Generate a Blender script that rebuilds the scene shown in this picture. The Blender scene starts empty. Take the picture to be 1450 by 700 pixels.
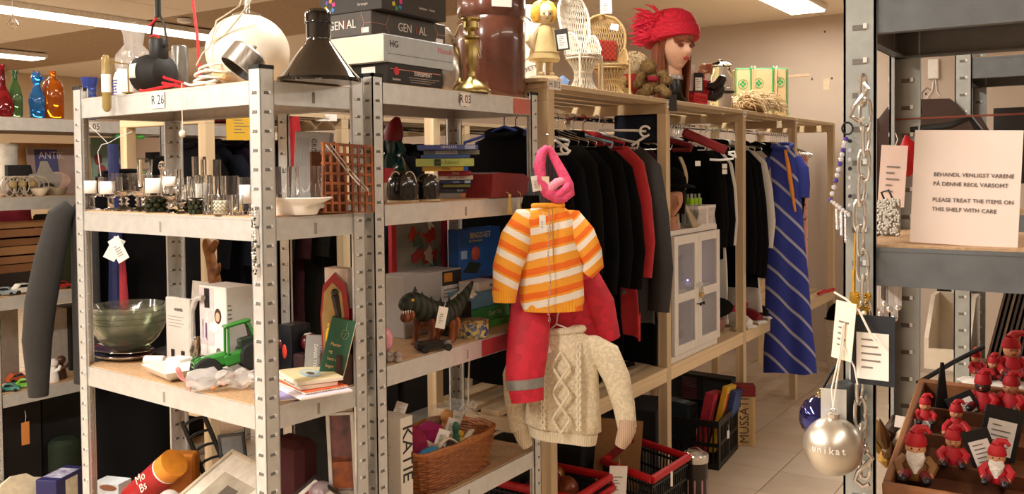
import bpy, bmesh, math, random
from mathutils import Vector as V, Matrix as Mx, Euler
random.seed(7)
PI = math.pi
SC = bpy.context.scene
COL = SC.collection

# ---------------------------------------------------------------- camera
FPX, CX, CY, EYE = 1288.94, 725.0, 275.81, 1.5
PITCH, ROLL, YAW = 0.0293131, -0.0101681, 0.579832
FW = V((-math.sin(YAW)*math.cos(PITCH), math.cos(YAW)*math.cos(PITCH), -math.sin(PITCH)))
_r = V((math.cos(YAW), math.sin(YAW), 0)); _u = _r.cross(FW)
RT = math.cos(ROLL)*_r + math.sin(ROLL)*_u
UP = -math.sin(ROLL)*_r + math.cos(ROLL)*_u
CAMP = V((0, 0, EYE))
cd = bpy.data.cameras.new('camera')
cam = bpy.data.objects.new('camera', cd); COL.objects.link(cam)
cd.sensor_width = 36; cd.lens = FPX*36/1450; cd.shift_y = -(350-CY)/1450; cd.clip_start = .05
cam.matrix_world = Mx(((RT.x, UP.x, -FW.x, 0), (RT.y, UP.y, -FW.y, 0), (RT.z, UP.z, -FW.z, EYE), (0, 0, 0, 1)))
SC.camera = cam

# ---------------------------------------------------------------- world, lamps, exposure
w = bpy.data.worlds.new('world'); SC.world = w; w.use_nodes = True
w.node_tree.nodes['Background'].inputs[0].default_value = (1, .86, .72, 1)
w.node_tree.nodes['Background'].inputs[1].default_value = .03
SC.view_settings.view_transform = 'Standard'; SC.view_settings.look = 'None'
SC.view_settings.exposure = 0.28; SC.view_settings.gamma = 1
CEIL = 2.63
# fluorescent ceiling fittings: (x, y centre, length); rows run along the aisles
FIX = [(-1.78, 5.6, 1.9), (-6.1, 3.6, 2.6), (-8.5, 4.1, 1.4), (-7.6, 7.2, 1.2), (-4.2, 1.2, 1.5), (-1.78, 2.55, 1.2), (-3.9, -1.2, 1.8),
       (-1.78, -.4, 2.4), (.6, 2.6, 1.8), (.6, .0, 2.4), (-5.9, -.6, 1.8), (1.9, 5.2, 1.8)]
LAMP_W = 37
for i, (x, y, ln) in enumerate(FIX):
    ld = bpy.data.lights.new('ceiling_lamp', 'AREA'); ld.shape = 'RECTANGLE'; ld.size = .22; ld.size_y = ln
    ld.energy = LAMP_W*ln/1.8*(.62 if i == 0 else 1.75 if i in (6, 7, 10) else .25 if i in (8, 9) else .9); ld.color = (1, .95, .87)
    lo = bpy.data.objects.new('ceiling_lamp', ld); COL.objects.link(lo); lo.location = (x, y, CEIL-.062)

# ---------------------------------------------------------------- helpers
def ray(x, y): return ((x-CX)/FPX)*RT + (-(y-CY)/FPX)*UP + FW
def PZ(x, y, z): d = ray(x, y); return CAMP + d*((z-EYE)/d.z)
def PX(x, y, X): d = ray(x, y); return CAMP + d*(X/d.x)
def PY(x, y, Y): d = ray(x, y); return CAMP + d*(Y/d.y)
def PD(x, y, D): return CAMP + ray(x, y)*D
def mpp(P): return (V(P)-CAMP).dot(FW)/FPX
def along(P, d, px):                       # distance along d from P at which the image column px is reached
    q = V(P)-CAMP; k = (px-CX)/FPX; d = V(d)
    return -(RT.dot(q)-k*FW.dot(q))/(RT.dot(d)-k*FW.dot(d))
def hgt(P, py):                            # height above P at which the image row py is reached
    q = V(P)-CAMP; k = -(py-CY)/FPX
    return -(UP.dot(q)-k*FW.dot(q))/(UP.z-k*FW.z)

def lin(h):
    if not isinstance(h, str): return tuple(h)
    c = [int(h[i:i+2], 16)/255 for i in (0, 2, 4)]
    return tuple(x/12.92 if x <= .04045 else ((x+.055)/1.055)**2.4 for x in c)
_mc = {}
def mat(col, rough=.6, metal=0, trans=0, emis=0, bump=0, scale=40, var=.12, ior=1.45, coat=0, sheen=0, alpha=1, col2=None, thr=None, kind='noise', stretch=(1, 1, 1), sss=0, spec=.5):
    key = (col, rough, metal, trans, emis, bump, scale, var, ior, coat, sheen, alpha, col2, thr, kind, stretch, sss, spec)
    if key in _mc: return _mc[key]
    m = bpy.data.materials.new('mat_%d' % len(_mc)); m.use_nodes = True; nt = m.node_tree; N = nt.nodes; L = nt.links
    b = N['Principled BSDF']; c = lin(col)
    b.inputs['Roughness'].default_value = rough; b.inputs['Metallic'].default_value = metal
    b.inputs['Transmission Weight'].default_value = trans; b.inputs['IOR'].default_value = ior
    b.inputs['Coat Weight'].default_value = coat; b.inputs['Sheen Weight'].default_value = sheen; b.inputs['Alpha'].default_value = alpha
    if sss: b.inputs['Subsurface Weight'].default_value = sss; b.inputs['Subsurface Radius'].default_value = (.02, .01, .006)
    b.inputs['Base Color'].default_value = (*c, 1); b.inputs['Specular IOR Level'].default_value = spec
    if emis: b.inputs['Emission Color'].default_value = (*c, 1); b.inputs['Emission Strength'].default_value = emis
    if (var and not trans) or bump or col2:
        tc = N.new('ShaderNodeTexCoord'); mp = N.new('ShaderNodeMapping'); mp.inputs['Scale'].default_value = stretch
        L.new(tc.outputs['Object'], mp.inputs[0])
        if kind == 'noise': t = N.new('ShaderNodeTexNoise'); t.inputs['Scale'].default_value = scale; t.inputs['Detail'].default_value = 4; out = t.outputs[0]
        elif kind == 'voronoi': t = N.new('ShaderNodeTexVoronoi'); t.inputs['Scale'].default_value = scale; out = t.outputs['Color']
        elif kind == 'wave': t = N.new('ShaderNodeTexWave'); t.inputs['Scale'].default_value = scale; t.inputs['Distortion'].default_value = 6; t.inputs['Detail'].default_value = 3; t.inputs['Detail Scale'].default_value = 1.2; out = t.outputs[0]
        elif kind == 'dbands': t = N.new('ShaderNodeTexWave'); t.bands_direction = 'DIAGONAL'; t.inputs['Scale'].default_value = scale; t.inputs['Distortion'].default_value = .2; out = t.outputs[0]
        elif kind == 'bands': t = N.new('ShaderNodeTexWave'); t.inputs['Scale'].default_value = scale; t.inputs['Distortion'].default_value = .3; out = t.outputs[0]
        else: t = N.new('ShaderNodeTexChecker'); t.inputs['Scale'].default_value = scale; out = t.outputs[1]
        L.new(mp.outputs[0], t.inputs['Vector'])
        rp = N.new('ShaderNodeValToRGB'); L.new(out, rp.inputs[0])
        c2 = lin(col2) if col2 else tuple(max(0, x*(1-var)) for x in c)
        c1 = c if col2 else tuple(min(1, x*(1+var)) for x in c)
        e = rp.color_ramp.elements; e[0].color = (*c2, 1); e[1].color = (*c1, 1)
        if thr: e[0].position = thr; e[1].position = min(1, thr+.06)
        else: e[0].position = .3; e[1].position = .7
        L.new(rp.outputs[0], b.inputs['Base Color'])
        if bump:
            bp = N.new('ShaderNodeBump'); bp.inputs['Strength'].default_value = bump; bp.inputs['Distance'].default_value = .004
            L.new(out, bp.inputs['Height']); L.new(bp.outputs[0], b.inputs['Normal'])
    _mc[key] = m; return m
def glass(col='ffffff', rough=.02): return mat(col, rough, trans=1, var=0)
def film(col='ffffff', alpha=.25): return mat(col, .08, alpha=alpha, var=0)

class G:
    def __init__(s): s.v = []; s.f = []; s.m = []
    def add(s, vs, fs, mi=0, M=None):
        o = len(s.v)
        s.v += [tuple(M @ V(v)) for v in vs] if M is not None else [tuple(v) for v in vs]
        s.f += [tuple(i+o for i in f) for f in fs]; s.m += [mi]*len(fs); return s
    def box(s, a, b, mi=0, M=None, r=0):
        x0, y0, z0 = a; x1, y1, z1 = b
        if r:
            r = min(r, abs(x1-x0)*.45, abs(y1-y0)*.45, abs(z1-z0)*.45)
            bm = bmesh.new()
            for x, sx in ((x0, 1), (x1, -1)):
                for y, sy in ((y0, 1), (y1, -1)):
                    for z, sz in ((z0, 1), (z1, -1)):
                        for q in ((x, y+sy*r, z+sz*r), (x+sx*r, y, z+sz*r), (x+sx*r, y+sy*r, z)): bm.verts.new(q)
            bmesh.ops.convex_hull(bm, input=bm.verts[:]); bmesh.ops.dissolve_limit(bm, angle_limit=.01, verts=bm.verts[:], edges=bm.edges[:])
            bm.verts.index_update(); vs = [v.co[:] for v in bm.verts]; fs = [[v.index for v in f.verts] for f in bm.faces]; bm.free()
            return s.add(vs, fs, mi, M)
        vs = [(x, y, z) for x in (x0, x1) for y in (y0, y1) for z in (z0, z1)]
        return s.add(vs, [(0, 1, 3, 2), (4, 6, 7, 5), (0, 4, 5, 1), (2, 3, 7, 6), (0, 2, 6, 4), (1, 5, 7, 3)], mi, M)
    def cb(s, c, d, mi=0, M=None, r=0):          # box by centre and size
        return s.box([c[i]-d[i]/2 for i in range(3)], [c[i]+d[i]/2 for i in range(3)], mi, M, r)
    def loft(s, rings, mi=0, M=None, caps=True, closed=True):
        n = len(rings[0]); vs = [p for r in rings for p in r]; fs = []
        for i in range(len(rings)-1):
            for j in range(n if closed else n-1):
                a = i*n+j; b = i*n+(j+1) % n; fs.append((a, b, b+n, a+n))
        if caps and closed: fs.append(tuple(range(n))[::-1]); fs.append(tuple(range((len(rings)-1)*n, len(rings)*n)))
        return s.add(vs, fs, mi, M)
    def lathe(s, prof, n=20, mi=0, M=None, caps=True, sx=1, sy=1, ripple=None):
        rings = []
        for r, z in prof:
            ring = []
            for j in range(n):
                a = 2*PI*j/n; k = r*(ripple(a, z) if ripple else 1); ring.append((k*math.cos(a)*sx, k*math.sin(a)*sy, z))
            rings.append(ring)
        return s.loft(rings, mi, M, caps)
    def tube(s, pts, r=.003, n=6, mi=0, M=None, closed=False, caps=True):
        pts = [V(p) for p in pts]; k = len(pts); rs = r if isinstance(r, (list, tuple)) else [r]*k
        rings = []; prev = None
        for i in range(k):
            a = pts[(i-1) % k] if (i or closed) else pts[0]; b = pts[(i+1) % k] if (i < k-1 or closed) else pts[-1]
            t = (b-a); t = t.normalized() if t.length > 1e-9 else V((0, 0, 1))
            if prev is None: u = t.orthogonal().normalized()
            else:
                u = prev-t*prev.dot(t); u = u.normalized() if u.length > 1e-6 else t.orthogonal().normalized()
            prev = u; v = t.cross(u)
            rings.append([pts[i]+rs[i]*(math.cos(2*PI*j/n)*u+math.sin(2*PI*j/n)*v) for j in range(n)])
        if closed: rings.append(rings[0])
        return s.loft(rings, mi, M, caps and not closed)
    def ell(s, c, r, n=14, m=9, mi=0, M=None):
        if not isinstance(r, (list, tuple)): r = (r, r, r)
        prof = [(max(.002, math.sin(PI*i/m)), -math.cos(PI*i/m)) for i in range(m+1)]
        T_ = Mx.Translation(c) @ Mx.Diagonal((*r, 1))
        return s.lathe(prof, n, mi, (M @ T_) if M is not None else T_)
    def prism(s, poly, z0, z1, mi=0, M=None):
        n = len(poly); vs = [(x, y, z0) for x, y in poly]+[(x, y, z1) for x, y in poly]
        fs = [tuple(range(n))[::-1], tuple(range(n, 2*n))]+[(i, (i+1) % n, (i+1) % n+n, i+n) for i in range(n)]
        return s.add(vs, fs, mi, M)
    def sheet(s, nu, nv, fn, mi=0, M=None):
        vs = [fn(i/nu, j/nv) for j in range(nv+1) for i in range(nu+1)]; w = nu+1
        return s.add(vs, [(j*w+i, j*w+i+1, (j+1)*w+i+1, (j+1)*w+i) for j in range(nv) for i in range(nu)], mi, M)

def build(name, g, mats, parent=None, sharp=35, solid=0, sub=0, kind=None, label=None):
    me = bpy.data.meshes.new(name)
    if g is not None:
        me.from_pydata(g.v, [], g.f); me.polygons.foreach_set('material_index', g.m)
        me.polygons.foreach_set('use_smooth', [True]*len(g.f)); me.set_sharp_from_angle(angle=math.radians(sharp))
    for m in (mats if isinstance(mats, (list, tuple)) else [mats]): me.materials.append(m)
    o = bpy.data.objects.new(name, me); COL.objects.link(o)
    if parent is not None: o.parent = parent
    if solid: md = o.modifiers.new('solid', 'SOLIDIFY'); md.thickness = solid; md.offset = 0
    if sub: md = o.modifiers.new('sub', 'SUBSURF'); md.levels = sub; md.render_levels = sub
    if kind: o['kind'] = kind
    if label: o['label'] = label
    return o
def tagit(o, label, cat, group=None):
    o['label'] = label; o['category'] = cat
    if group: o['group'] = group
    return o
def T(name, label, cat, loc=(0, 0, 0), rz=0, group=None, rot=None):
    o = bpy.data.objects.new(name, None); COL.objects.link(o); o.empty_display_size = .05
    o.location = loc; o.rotation_euler = rot if rot else (0, 0, rz)
    return tagit(o, label, cat, group)
def S(name, g, mats, label, cat, loc=(0, 0, 0), rz=0, group=None, rot=None, **k):
    o = build(name, g, mats, **k); o.location = loc; o.rotation_euler = rot if rot else (0, 0, rz)
    return tagit(o, label, cat, group)
def attach(o, t):                          # make a placed mesh a part of a thing, where it is
    o.parent = t; o.matrix_parent_inverse = t.matrix_basis.inverted()
    for k in ('label', 'category', 'group'):
        if k in o: del o[k]
def copy_tree(o, parent=None):
    c = o.copy(); COL.objects.link(c)
    if parent is not None: c.parent = parent
    for ch in list(o.children): copy_tree(ch, c)
    return c
_fc = {}
def txt(parent, body, size, loc, rot=(PI/2, 0, 0), col='202020', name='lettering', m=None, al='CENTER', ex=.0004, sx=1, sp=1):
    cu = bpy.data.curves.new(name, 'FONT'); cu.body = body; cu.size = size; cu.align_x = al; cu.align_y = 'CENTER'; cu.extrude = ex
    cu.resolution_u = 2; cu.space_line = sp
    cu.materials.append(m or mat(col, .5, var=0))
    tmp = bpy.data.objects.new(name, cu); me = bpy.data.meshes.new_from_object(tmp); bpy.data.objects.remove(tmp); bpy.data.curves.remove(cu); me.name = name
    o = bpy.data.objects.new(name, me); COL.objects.link(o); o.location = loc; o.rotation_euler = rot; o.scale = (sx, 1, 1)
    if parent is not None: o.parent = parent
    return o
def rotm(x=0, y=0, z=0, t=(0, 0, 0)): return Mx.Translation(t) @ Euler((x, y, z)).to_matrix().to_4x4()
LEFT, RIGHT = (PI/2, 0, 0), (PI/2, 0, PI/2)      # text facing local -y / local +x
FACECAM = YAW                                      # rz that turns local -y towards the camera

# ---------------------------------------------------------------- shared materials
STEEL = mat('d2d2cf', .36, .5, kind='noise', scale=35, var=.07, bump=.02)
STEELP = mat('a9afae', .38, .6, kind='noise', scale=30, var=.12)
STEEL_SHADE = mat('6c7277', .45, .6, kind='noise', scale=30, var=.12)  # same steel darkened: the shade on the unlit shelf lips is put into the colour
BOARD = mat('bb9873', .65, kind='noise', scale=160, var=.22)
PINE = mat('d8be98', .55, kind='wave', scale=2.2, var=.16, stretch=(1, 1, .12))
PINEY = mat('d8be98', .55, kind='wave', scale=2.2, var=.16, stretch=(1, .12, 1))
PINEX = mat('d8be98', .55, kind='wave', scale=2.2, var=.16, stretch=(.12, 1, 1))
BLACK = mat('101010', .5, var=.2)
GLOSSB = mat('060606', .06, var=0, coat=1)
WHITE = mat('e9e5de', .5, var=.03)
PAPER = mat('efe9e2', .7, var=.03)
CHROME = mat('d8d8d8', .12, 1, var=0)
BRASS = mat('a8955f', .28, 1, var=.1)
CLEAR = glass()
# ---------------------------------------------------------------- the room
def struct(name, g, m, parent=None, label=None):
    o = build(name, g, m, parent)
    if parent is None: o['kind'] = 'structure'
    return o
WALLM = mat('bfae9e', .85, kind='noise', scale=3, var=.04)
WALLL = mat('d2b998', .85, kind='noise', scale=3, var=.04)
CEILM = mat('e2d3bf', .9, kind='noise', scale=90, var=.04)
def tile_mat():
    m = bpy.data.materials.new('floor_tiles'); m.use_nodes = True; nt = m.node_tree; N = nt.nodes; L = nt.links
    b = N['Principled BSDF']; b.inputs['Roughness'].default_value = .45
    tc = N.new('ShaderNodeTexCoord'); mp = N.new('ShaderNodeMapping'); mp.inputs['Location'].default_value = (1.334, -4.40, 0)
    t = N.new('ShaderNodeTexBrick'); t.offset = 0; t.inputs['Scale'].default_value = 1; t.inputs['Brick Width'].default_value = .304; t.inputs['Row Height'].default_value = .317
    t.inputs['Mortar Size'].default_value = .0035; t.inputs['Color1'].default_value = (*lin('c6b39c'), 1); t.inputs['Color2'].default_value = (*lin('bfac95'), 1); t.inputs['Mortar'].default_value = (*lin('6a5444'), 1)
    L.new(tc.outputs['Object'], mp.inputs[0]); L.new(mp.outputs[0], t.inputs['Vector']); L.new(t.outputs[0], b.inputs['Base Color']); return m
g = G(); g.box((-10.3, -3, -.05), (3, 7.05, 0)); fl = struct('floor', g, tile_mat())
tm = [mat(c, .42, kind='noise', scale=6, var=.06) for c in ('c6b39c', 'c1ae97', 'cab8a2')]
g = G(); g.box((-.1502, -.1567, 0), (.1502, .1567, .003), r=.0015)
first = []
for k in range(3):
    o = build('floor_tile', g, tm[k], fl); first.append(o); o.location = (-1.334+.152-.304*4+.304*k, 4.40+.1585-.317*3, 0)
for j in range(11):
    for i in range(10):
        if j == 0 and i < 3: continue
        c = first[random.randrange(3)].copy(); COL.objects.link(c); c.parent = fl
        c.location = (-1.334+.152+.304*(i-4), 4.40+.1585+.317*(j-3), 0)
        if c.location.y > 6.9: c.scale.y = .45; c.location.y = 6.97
g = G(); g.box((-10.3, -3, CEIL), (3, 7.05, CEIL+.05)); ce = struct('ceiling', g, mat('a58c70', .9))
g = G(); g.box((-.596, -1.196, -.008), (.596, 1.196, 0))
p0 = None
for i in range(11):
    for j in range(4):
        if p0 is None: o = p0 = build('ceiling_panel', g, CEILM, ce)
        else: o = p0.copy(); COL.objects.link(o); o.parent = ce
        o.location = (-9.6+1.2*i, -1.8+2.4*j, CEIL)
        if j == 3: o.location.y = 6.225; o.scale.y = 1650/2392
g = G(); g.box((-10.4, 7.05, 0), (3.1, 7.15, CEIL)); wf = struct('wall_far', g, WALLM)
g = G(); g.box((-10.4, -3, 0), (-10.3, 7.05, CEIL)); struct('wall_left', g, WALLL)
g = G(); g.box((3, -3, 0), (3.1, 7.05, CEIL)); struct('wall_right', g, WALLM)
g = G(); g.box((-10.4, -3.1, 0), (3.1, -3, CEIL)); struct('wall_back', g, WALLM)
for (x0, y0, x1, y1) in ((1115, 104, 1147, 110), (1166, 111, 1175, 128)):
    a = PY(x0, y1, 7.05); b = PY(x1, y0, 7.05); g = G(); g.box((a.x, 7.046, a.z), (b.x, 7.05, b.z)); build('paint_patch', g, mat('d9bfa2', .8), wf)
for q in ((1150, 112), (1178, 111), (1168, 45), (1311, 133)):
    a = PY(*q, 7.05); g = G(); g.cb((a.x, 7.047, a.z), (.013, .006, .016), r=.003); build('wall_plug', g, mat('5a4436'), wf)
# ceiling fittings
for i, (x, y, ln) in enumerate(FIX):
    lab = ['long fluorescent fitting near the far wall over the wooden racks', 'long fluorescent fitting over the coloured bottles', 'short bright strip at the ceiling edge above the red bottle', 'small distant strip light by the left wall corner', 'fluorescent fitting behind the black spotlight', 'fluorescent fitting above the chain and cardigan', 'fluorescent fitting over the aisle beside the glass shelf', 'fluorescent fitting behind the viewer over the main aisle', 'fluorescent fitting over the metal shelf with the notice', 'fluorescent fitting behind the viewer near the right wall', 'fluorescent fitting behind the viewer near the left wall', 'fluorescent fitting over the far right corner'][i]
    t = T('ceiling_light', lab, 'ceiling light', (x, y, CEIL-.008), group='ceiling strip lights')
    g = G(); g.box((-.13, -ln/2-.02, -.04), (.13, ln/2+.02, 0), r=.004); build('housing', g, mat('e8e0d4', .5), t)
    g = G(); g.box((-.115, -ln/2, -.052), (.115, ln/2, -.038)); build('diffuser', g, mat('fff1dc', .4, emis=5.0, var=0), t)
# ---------------------------------------------------------------- galvanised shelving and wooden racks
FLG = .042
def post_geo(Ht, sx, sy):
    g = G(); t = .003
    g.box((0, 0, 0), (FLG*sx, t*sy, Ht)); g.box((0, 0, 0), (t*sx, FLG*sy, Ht))
    g.box((FLG*sx, 0, 0), ((FLG-.003)*sx, .008*sy, Ht)); g.box((0, FLG*sy, 0), (.008*sx, (FLG-.003)*sy, Ht))
    return g
def slot_geo(Ht, sx, sy):
    g = G(); z = .03
    while z < Ht-.02:
        for a in (0, 1):
            for d, mi in ((.0012, 0), (.003, 1)):
                w0, w1, h0, h1 = (.012, .030, -.0035, .0035) if mi == 0 else (.026, .031, -.002, .005)
                if a == 0:
                    g.box((w0*sx, -d*sy, z+h0), (w1*sx, (.003+d)*sy, z+h1), mi)
                else:
                    g.box((-d*sx, w0*sy, z+h0), ((.003+d)*sx, w1*sy, z+h1), mi)
        z += .046
    return g
SLOTM = [mat('6d6a64', .6), mat('eef0f0', .3, .5, var=0)]
def shelving(label, loc, rz, W, D, levels, Ht, lip=.055, cap=True, lipm=STEEL, postm=STEEL):
    t = T('metal_shelving', label, 'shelving', loc, rz)
    for x, sx in ((0, 1), (W, -1)):
        for y, sy in ((0, 1), (D, -1)):
            p = build('post', post_geo(Ht, sx, sy), postm, t); p.location = (x, y, 0)
            build('slot', slot_geo(Ht, sx, sy), SLOTM, p, kind='stuff')
            if cap:
                g = G(); g.box((-.001*sx, -.001*sy, Ht-.007), (FLG*sx, .006*sy, Ht+.003)); g.box((-.001*sx, -.001*sy, Ht-.007), (.006*sx, FLG*sy, Ht+.003)); build('post_cap', g, BLACK, p)
    for z in levels:
        g = G(); g.box((.012, .012, z-.008), (W-.012, D-.012, z+.004)); b = build('shelf', g, BOARD, t)
        g = G()
        for (a, c) in (((.004, .004), (W-.004, .007)), ((.004, D-.007), (W-.004, D-.004)), ((.004, .004), (.007, D-.004)), ((W-.007, .004), (W-.004, D-.004))):
            g.box((*a, z-lip), (*c, z))
            cx, cy = (a[0]+c[0])/2, (a[1]+c[1])/2
            if c[0]-a[0] > c[1]-a[1]:
                s = 1 if cy < D/2 else -1
                g.box((a[0], cy, z-lip), (c[0], cy+.016*s, z-lip+.003)); g.box((a[0], cy-.0025*s, z-.004), (c[0], cy+.010*s, z+.001))
            else:
                s = 1 if cx < W/2 else -1
                g.box((cx, a[1], z-lip), (cx+.016*s, c[1], z-lip+.003)); g.box((cx-.0025*s, a[1], z-.004), (cx+.010*s, c[1], z+.001))
        build('shelf_lip', g, lipm, b)
        g = G(); g.box((W*.5-.004, .0028, z-.046), (W*.5+.004, .0042, z-.018)); g.box((W-.0042, D*.5-.004, z-.046), (W-.0028, D*.5+.004, z-.018)); build('lip_slot', g, mat('8f8a82'), b, kind='stuff')
    return t
def plate(t, body, c, rot, w, h, size, name='shelf_label'):
    g = G(); g.box((-w/2, -h/2, 0), (w/2, h/2, .0008)); p = build(name, g, PAPER, t); p.location = c; p.rotation_euler = rot
    txt(p, body, size, (0, 0, .001), (0, 0, 0), '1c1c1c', sx=.9); return p

Y2 = -.0708851                                             # small turn of the glassware shelf
UX = V((math.cos(Y2), math.sin(Y2), 0)); UY = V((-math.sin(Y2), math.cos(Y2), 0)); UZ = V((0, 0, 1))
A0 = V((-1.686, 1.486, 0)); B0 = A0-UX*.878
Z26 = (1.714, 1.384, .924, .495, .06); S26 = [z+.004 for z in Z26]
r26 = shelving('galvanised shelf unit with glassware, nearest in the middle, labelled R 26', B0, Y2, .878, .334, Z26, 1.75)
q = PZ(210, 141, 1.69); lx = (q-B0).dot(UX)
plate(r26, 'R 26', (lx-.005, .0012, 1.690), LEFT, .060, .042, .036)
Z03 = (1.735, 1.40, .955, .517, .08); S03 = [z+.004 for z in Z03]
F03 = -1.655
r03 = shelving('galvanised shelf unit holding books and toys, second bay labelled R 03', (F03, 1.848, 0), PI/2, .848, .37, Z03, 1.757)
plate(r03, 'R 03', (PX(659, 139, F03).y-1.848, .0012, 1.712), LEFT, .050, .040, .036)
g = G(); g.box((.70, .0010, 1.682), (.80, .0036, 1.733)); build('tape_strip', g, mat('c06a5c', .5), r03, label='reddish strip on the front of the top shelf')
g = G(); g.box((.50, .0010, .903), (.79, .0036, .953)); build('tape_strip', g, mat('a3323c', .5), r03, label='red strip on the front of the toy shelf')
F05 = -4.0
r05 = shelving('galvanised shelf unit with coloured bottles on top, furthest to the left', (F05, 2.02, 0), PI/2, .90, .42, (1.742, 1.392, .958, .534, .06), 1.765, cap=False)
plate(r05, 'R 05', (PX(126, 178, F05).y-2.02+.02, .0012, 1.714), LEFT, .07, .045, .042)
r05b = shelving('galvanised shelf unit whose post stands beside the glassware shelf post', (F05, 2.965, 0), PI/2, .45, .42, (1.742, 1.392, .958, .534, .06), 1.765, cap=False)
rr = shelving('galvanised shelf unit with the printed care notice, close on the right', (-.305, 1.30, 0), 0, .95, .355, (1.728, 1.386, .90, .45, .06), 2.0, lip=.051, lipm=STEEL_SHADE, postm=STEELP)
rr2 = shelving('galvanised shelf unit standing behind the one with the printed notice', (-.352, 2.75, 0), 0, .95, .36, (1.785, 1.36, .90, .45, .06), 2.0, lip=.055, lipm=STEEL_SHADE, postm=STEELP)

def wood_rack(label, X, D, ys, ztop, zlow, sign=None, rail=1.715, low_from=0):
    t = T('clothes_rack', label, 'clothes rack', (X, ys[0], 0))
    pw = .045
    for k, y in enumerate(ys):
        y -= ys[0]
        for x in (-pw, -D):
            g = G(); g.box((x, y, 0), (x+pw, y+pw, ztop-.065), r=.002); build('post', g, PINE, t)
        g = G(); g.box((-D, y, ztop-.065), (0, y+pw, ztop-.020), r=.002); build('cross_beam', g, PINEX, t)
        g = G(); g.box((-D, y+.001, zlow-.065), (-.046, y+pw-.001, zlow-.020), r=.002); build('cross_beam', g, PINEX, t)
    n = 5; gap = .032; wd = (D-gap*(n-1))/n
    for k in range(len(ys)-1):
        ya, yb = ys[k]-ys[0], ys[k+1]-ys[0]
        for i in range(n):
            x1 = -i*(wd+gap)
            g = G(); g.box((x1-wd, ya+(.0 if k == 0 else pw/2)+.001, ztop-.020), (x1, yb+pw/2+(pw/2 if k == len(ys)-2 else 0)-.001, ztop), r=.002); build('top_slat', g, PINEY, t)
            x2 = min(x1, -.0); g = G()
            ua = ya+(pw+.001 if i in (0, n-1) else pw/2+.001); ub = yb-.001 if i in (0, n-1) else yb+pw/2-.001
            g.box((x2-wd, ua, zlow-.020), (x2, ub, zlow), r=.002); build('shelf_slat', g, PINEY, t)
        g = G(); g.box((-.022, ya+pw+.001, zlow-.065), (-.001, yb-.001, zlow-.021), r=.002); build('shelf_beam', g, PINEY, t)
    g = G(); g.tube([(-D/2, .02, rail), (-D/2, ys[-1]-ys[0]+.03, rail)], .0125, 10); build('rail', g, CHROME, t)
    return t
RY = [2.765, 3.79, 4.815, 5.80, 6.755]; RX = -1.655
rack = wood_rack('long pine clothes rack with slatted top beside the aisle', RX, .56, RY, 1.802, .592)
g = G(); g.box((-.30, -.03, 1.803), (-.005, .075, 1.818), r=.002); build('end_block', g, PINEX, rack)
plate(rack, 'H 012', (.0015, .045, 1.795), RIGHT, .085, .036, .034, 'rack_sign')
for y in RY[1:4]: plate(rack, '018', (.0015, y-RY[0]+.028, 1.778), RIGHT, .045, .03, .02, 'rack_sign')
rack2 = wood_rack('pine clothes rack of dark clothes standing behind the steel shelves', -2.92, .55, [2.30, 3.05, 4.0, 4.95, 5.9], 1.75, .592)
# ---------------------------------------------------------------- placing on the shelves
def on26(px, d, z): P = B0+UY*d+UZ*z; return P+UX*along(P, UX, px)
def _on(P, D, px): P = V(P); D = V(D); return P+D*along(P, D, px)
def on03(px, d, z): return _on((F03-d, 2.2, z), (0, 1, 0), px)
def on05(px, d, z): return _on((F05-d, 2.2, z), (0, 1, 0), px)
def onR(px, d, z): return _on((RX-d, 3.2, z), (0, 1, 0), px)
def onRR(px, d, z): return _on((0, 1.30+d, z), (1, 0, 0), px)
def cbox(name, label, cat, P, left, right, top, mats, group=None, rz=0, r=.002, dx=None, dy=None, H=None):
    """box whose near upright edge stands at P; left face runs to column left, right face to column right"""
    ux, uy = (UX, UY) if rz else (V((1, 0, 0)), V((0, 1, 0)))
    W = dx or -along(P, ux, left); D = dy or along(P, uy, right); H = H or hgt(P, top)
    t = T(name, label, cat, P, rz, group); g = G(); g.box((-W, 0, 0), (0, D, H), r=r); build('body', g, mats, t)
    return t, W, D, H
def rect(t, a, b, c, d, face, m, name='print', off=.0006, W=0):
    """flat printed patch on the left (-y) or right (+x) face of a box thing: a..b across, c..d up"""
    g = G()
    if face == 'L': g.box((a, -off, c), (b, .0002, d))
    elif face == 'R': g.box((-.0002, a, c), (off, b, d))
    else: g.box((a, c, W-.0002), (b, d, W+off))
    return build(name, g, m, t)
RED = mat('b3202a', .6, var=.08); INK = mat('23201f', .5, var=0); CREAM = mat('e8d9bb', .6, var=.05)
def tag(label, P, rz, w=.04, h=.06, col='f2ede6', tilt=0, frame=None, lines=True, name='price_tag', string=0):
    t = T(name, label, 'tag', P, 0, rot=(0, tilt, rz)); g = G()
    if frame: g.box((-w/2, -.0015, -h), (w/2, 0, 0), r=.0006); build('sleeve', g, mat(frame, .6), t); g = G(); g.box((-w*.36, -.0022, -h*.92), (w*.36, -.0014, -h*.25)); build('card', g, mat(col, .7, var=.02), t)
    else: g.box((-w/2, -.001, -h), (w/2, 0, 0)); build('card', g, mat(col, .7, var=.03), t)
    if lines:
        g = G(); random.seed(int(w*9e3))
        for i in range(5): g.box((-w*.25, -.0028, -h*(.36+.1*i)), (-w*.25+w*random.uniform(.2, .5), -.001, -h*(.36+.1*i)+h*.022))
        build('print', g, mat('7d7771', .7, var=0), t, kind='stuff')
    if string:
        g = G(); g.tube([(0, -.0005, -.004), (.004, 0, string*.5), (0, 0, string)], .0008, 5); build('string', g, mat('e6ddcf', .8), t)
    return t
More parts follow.
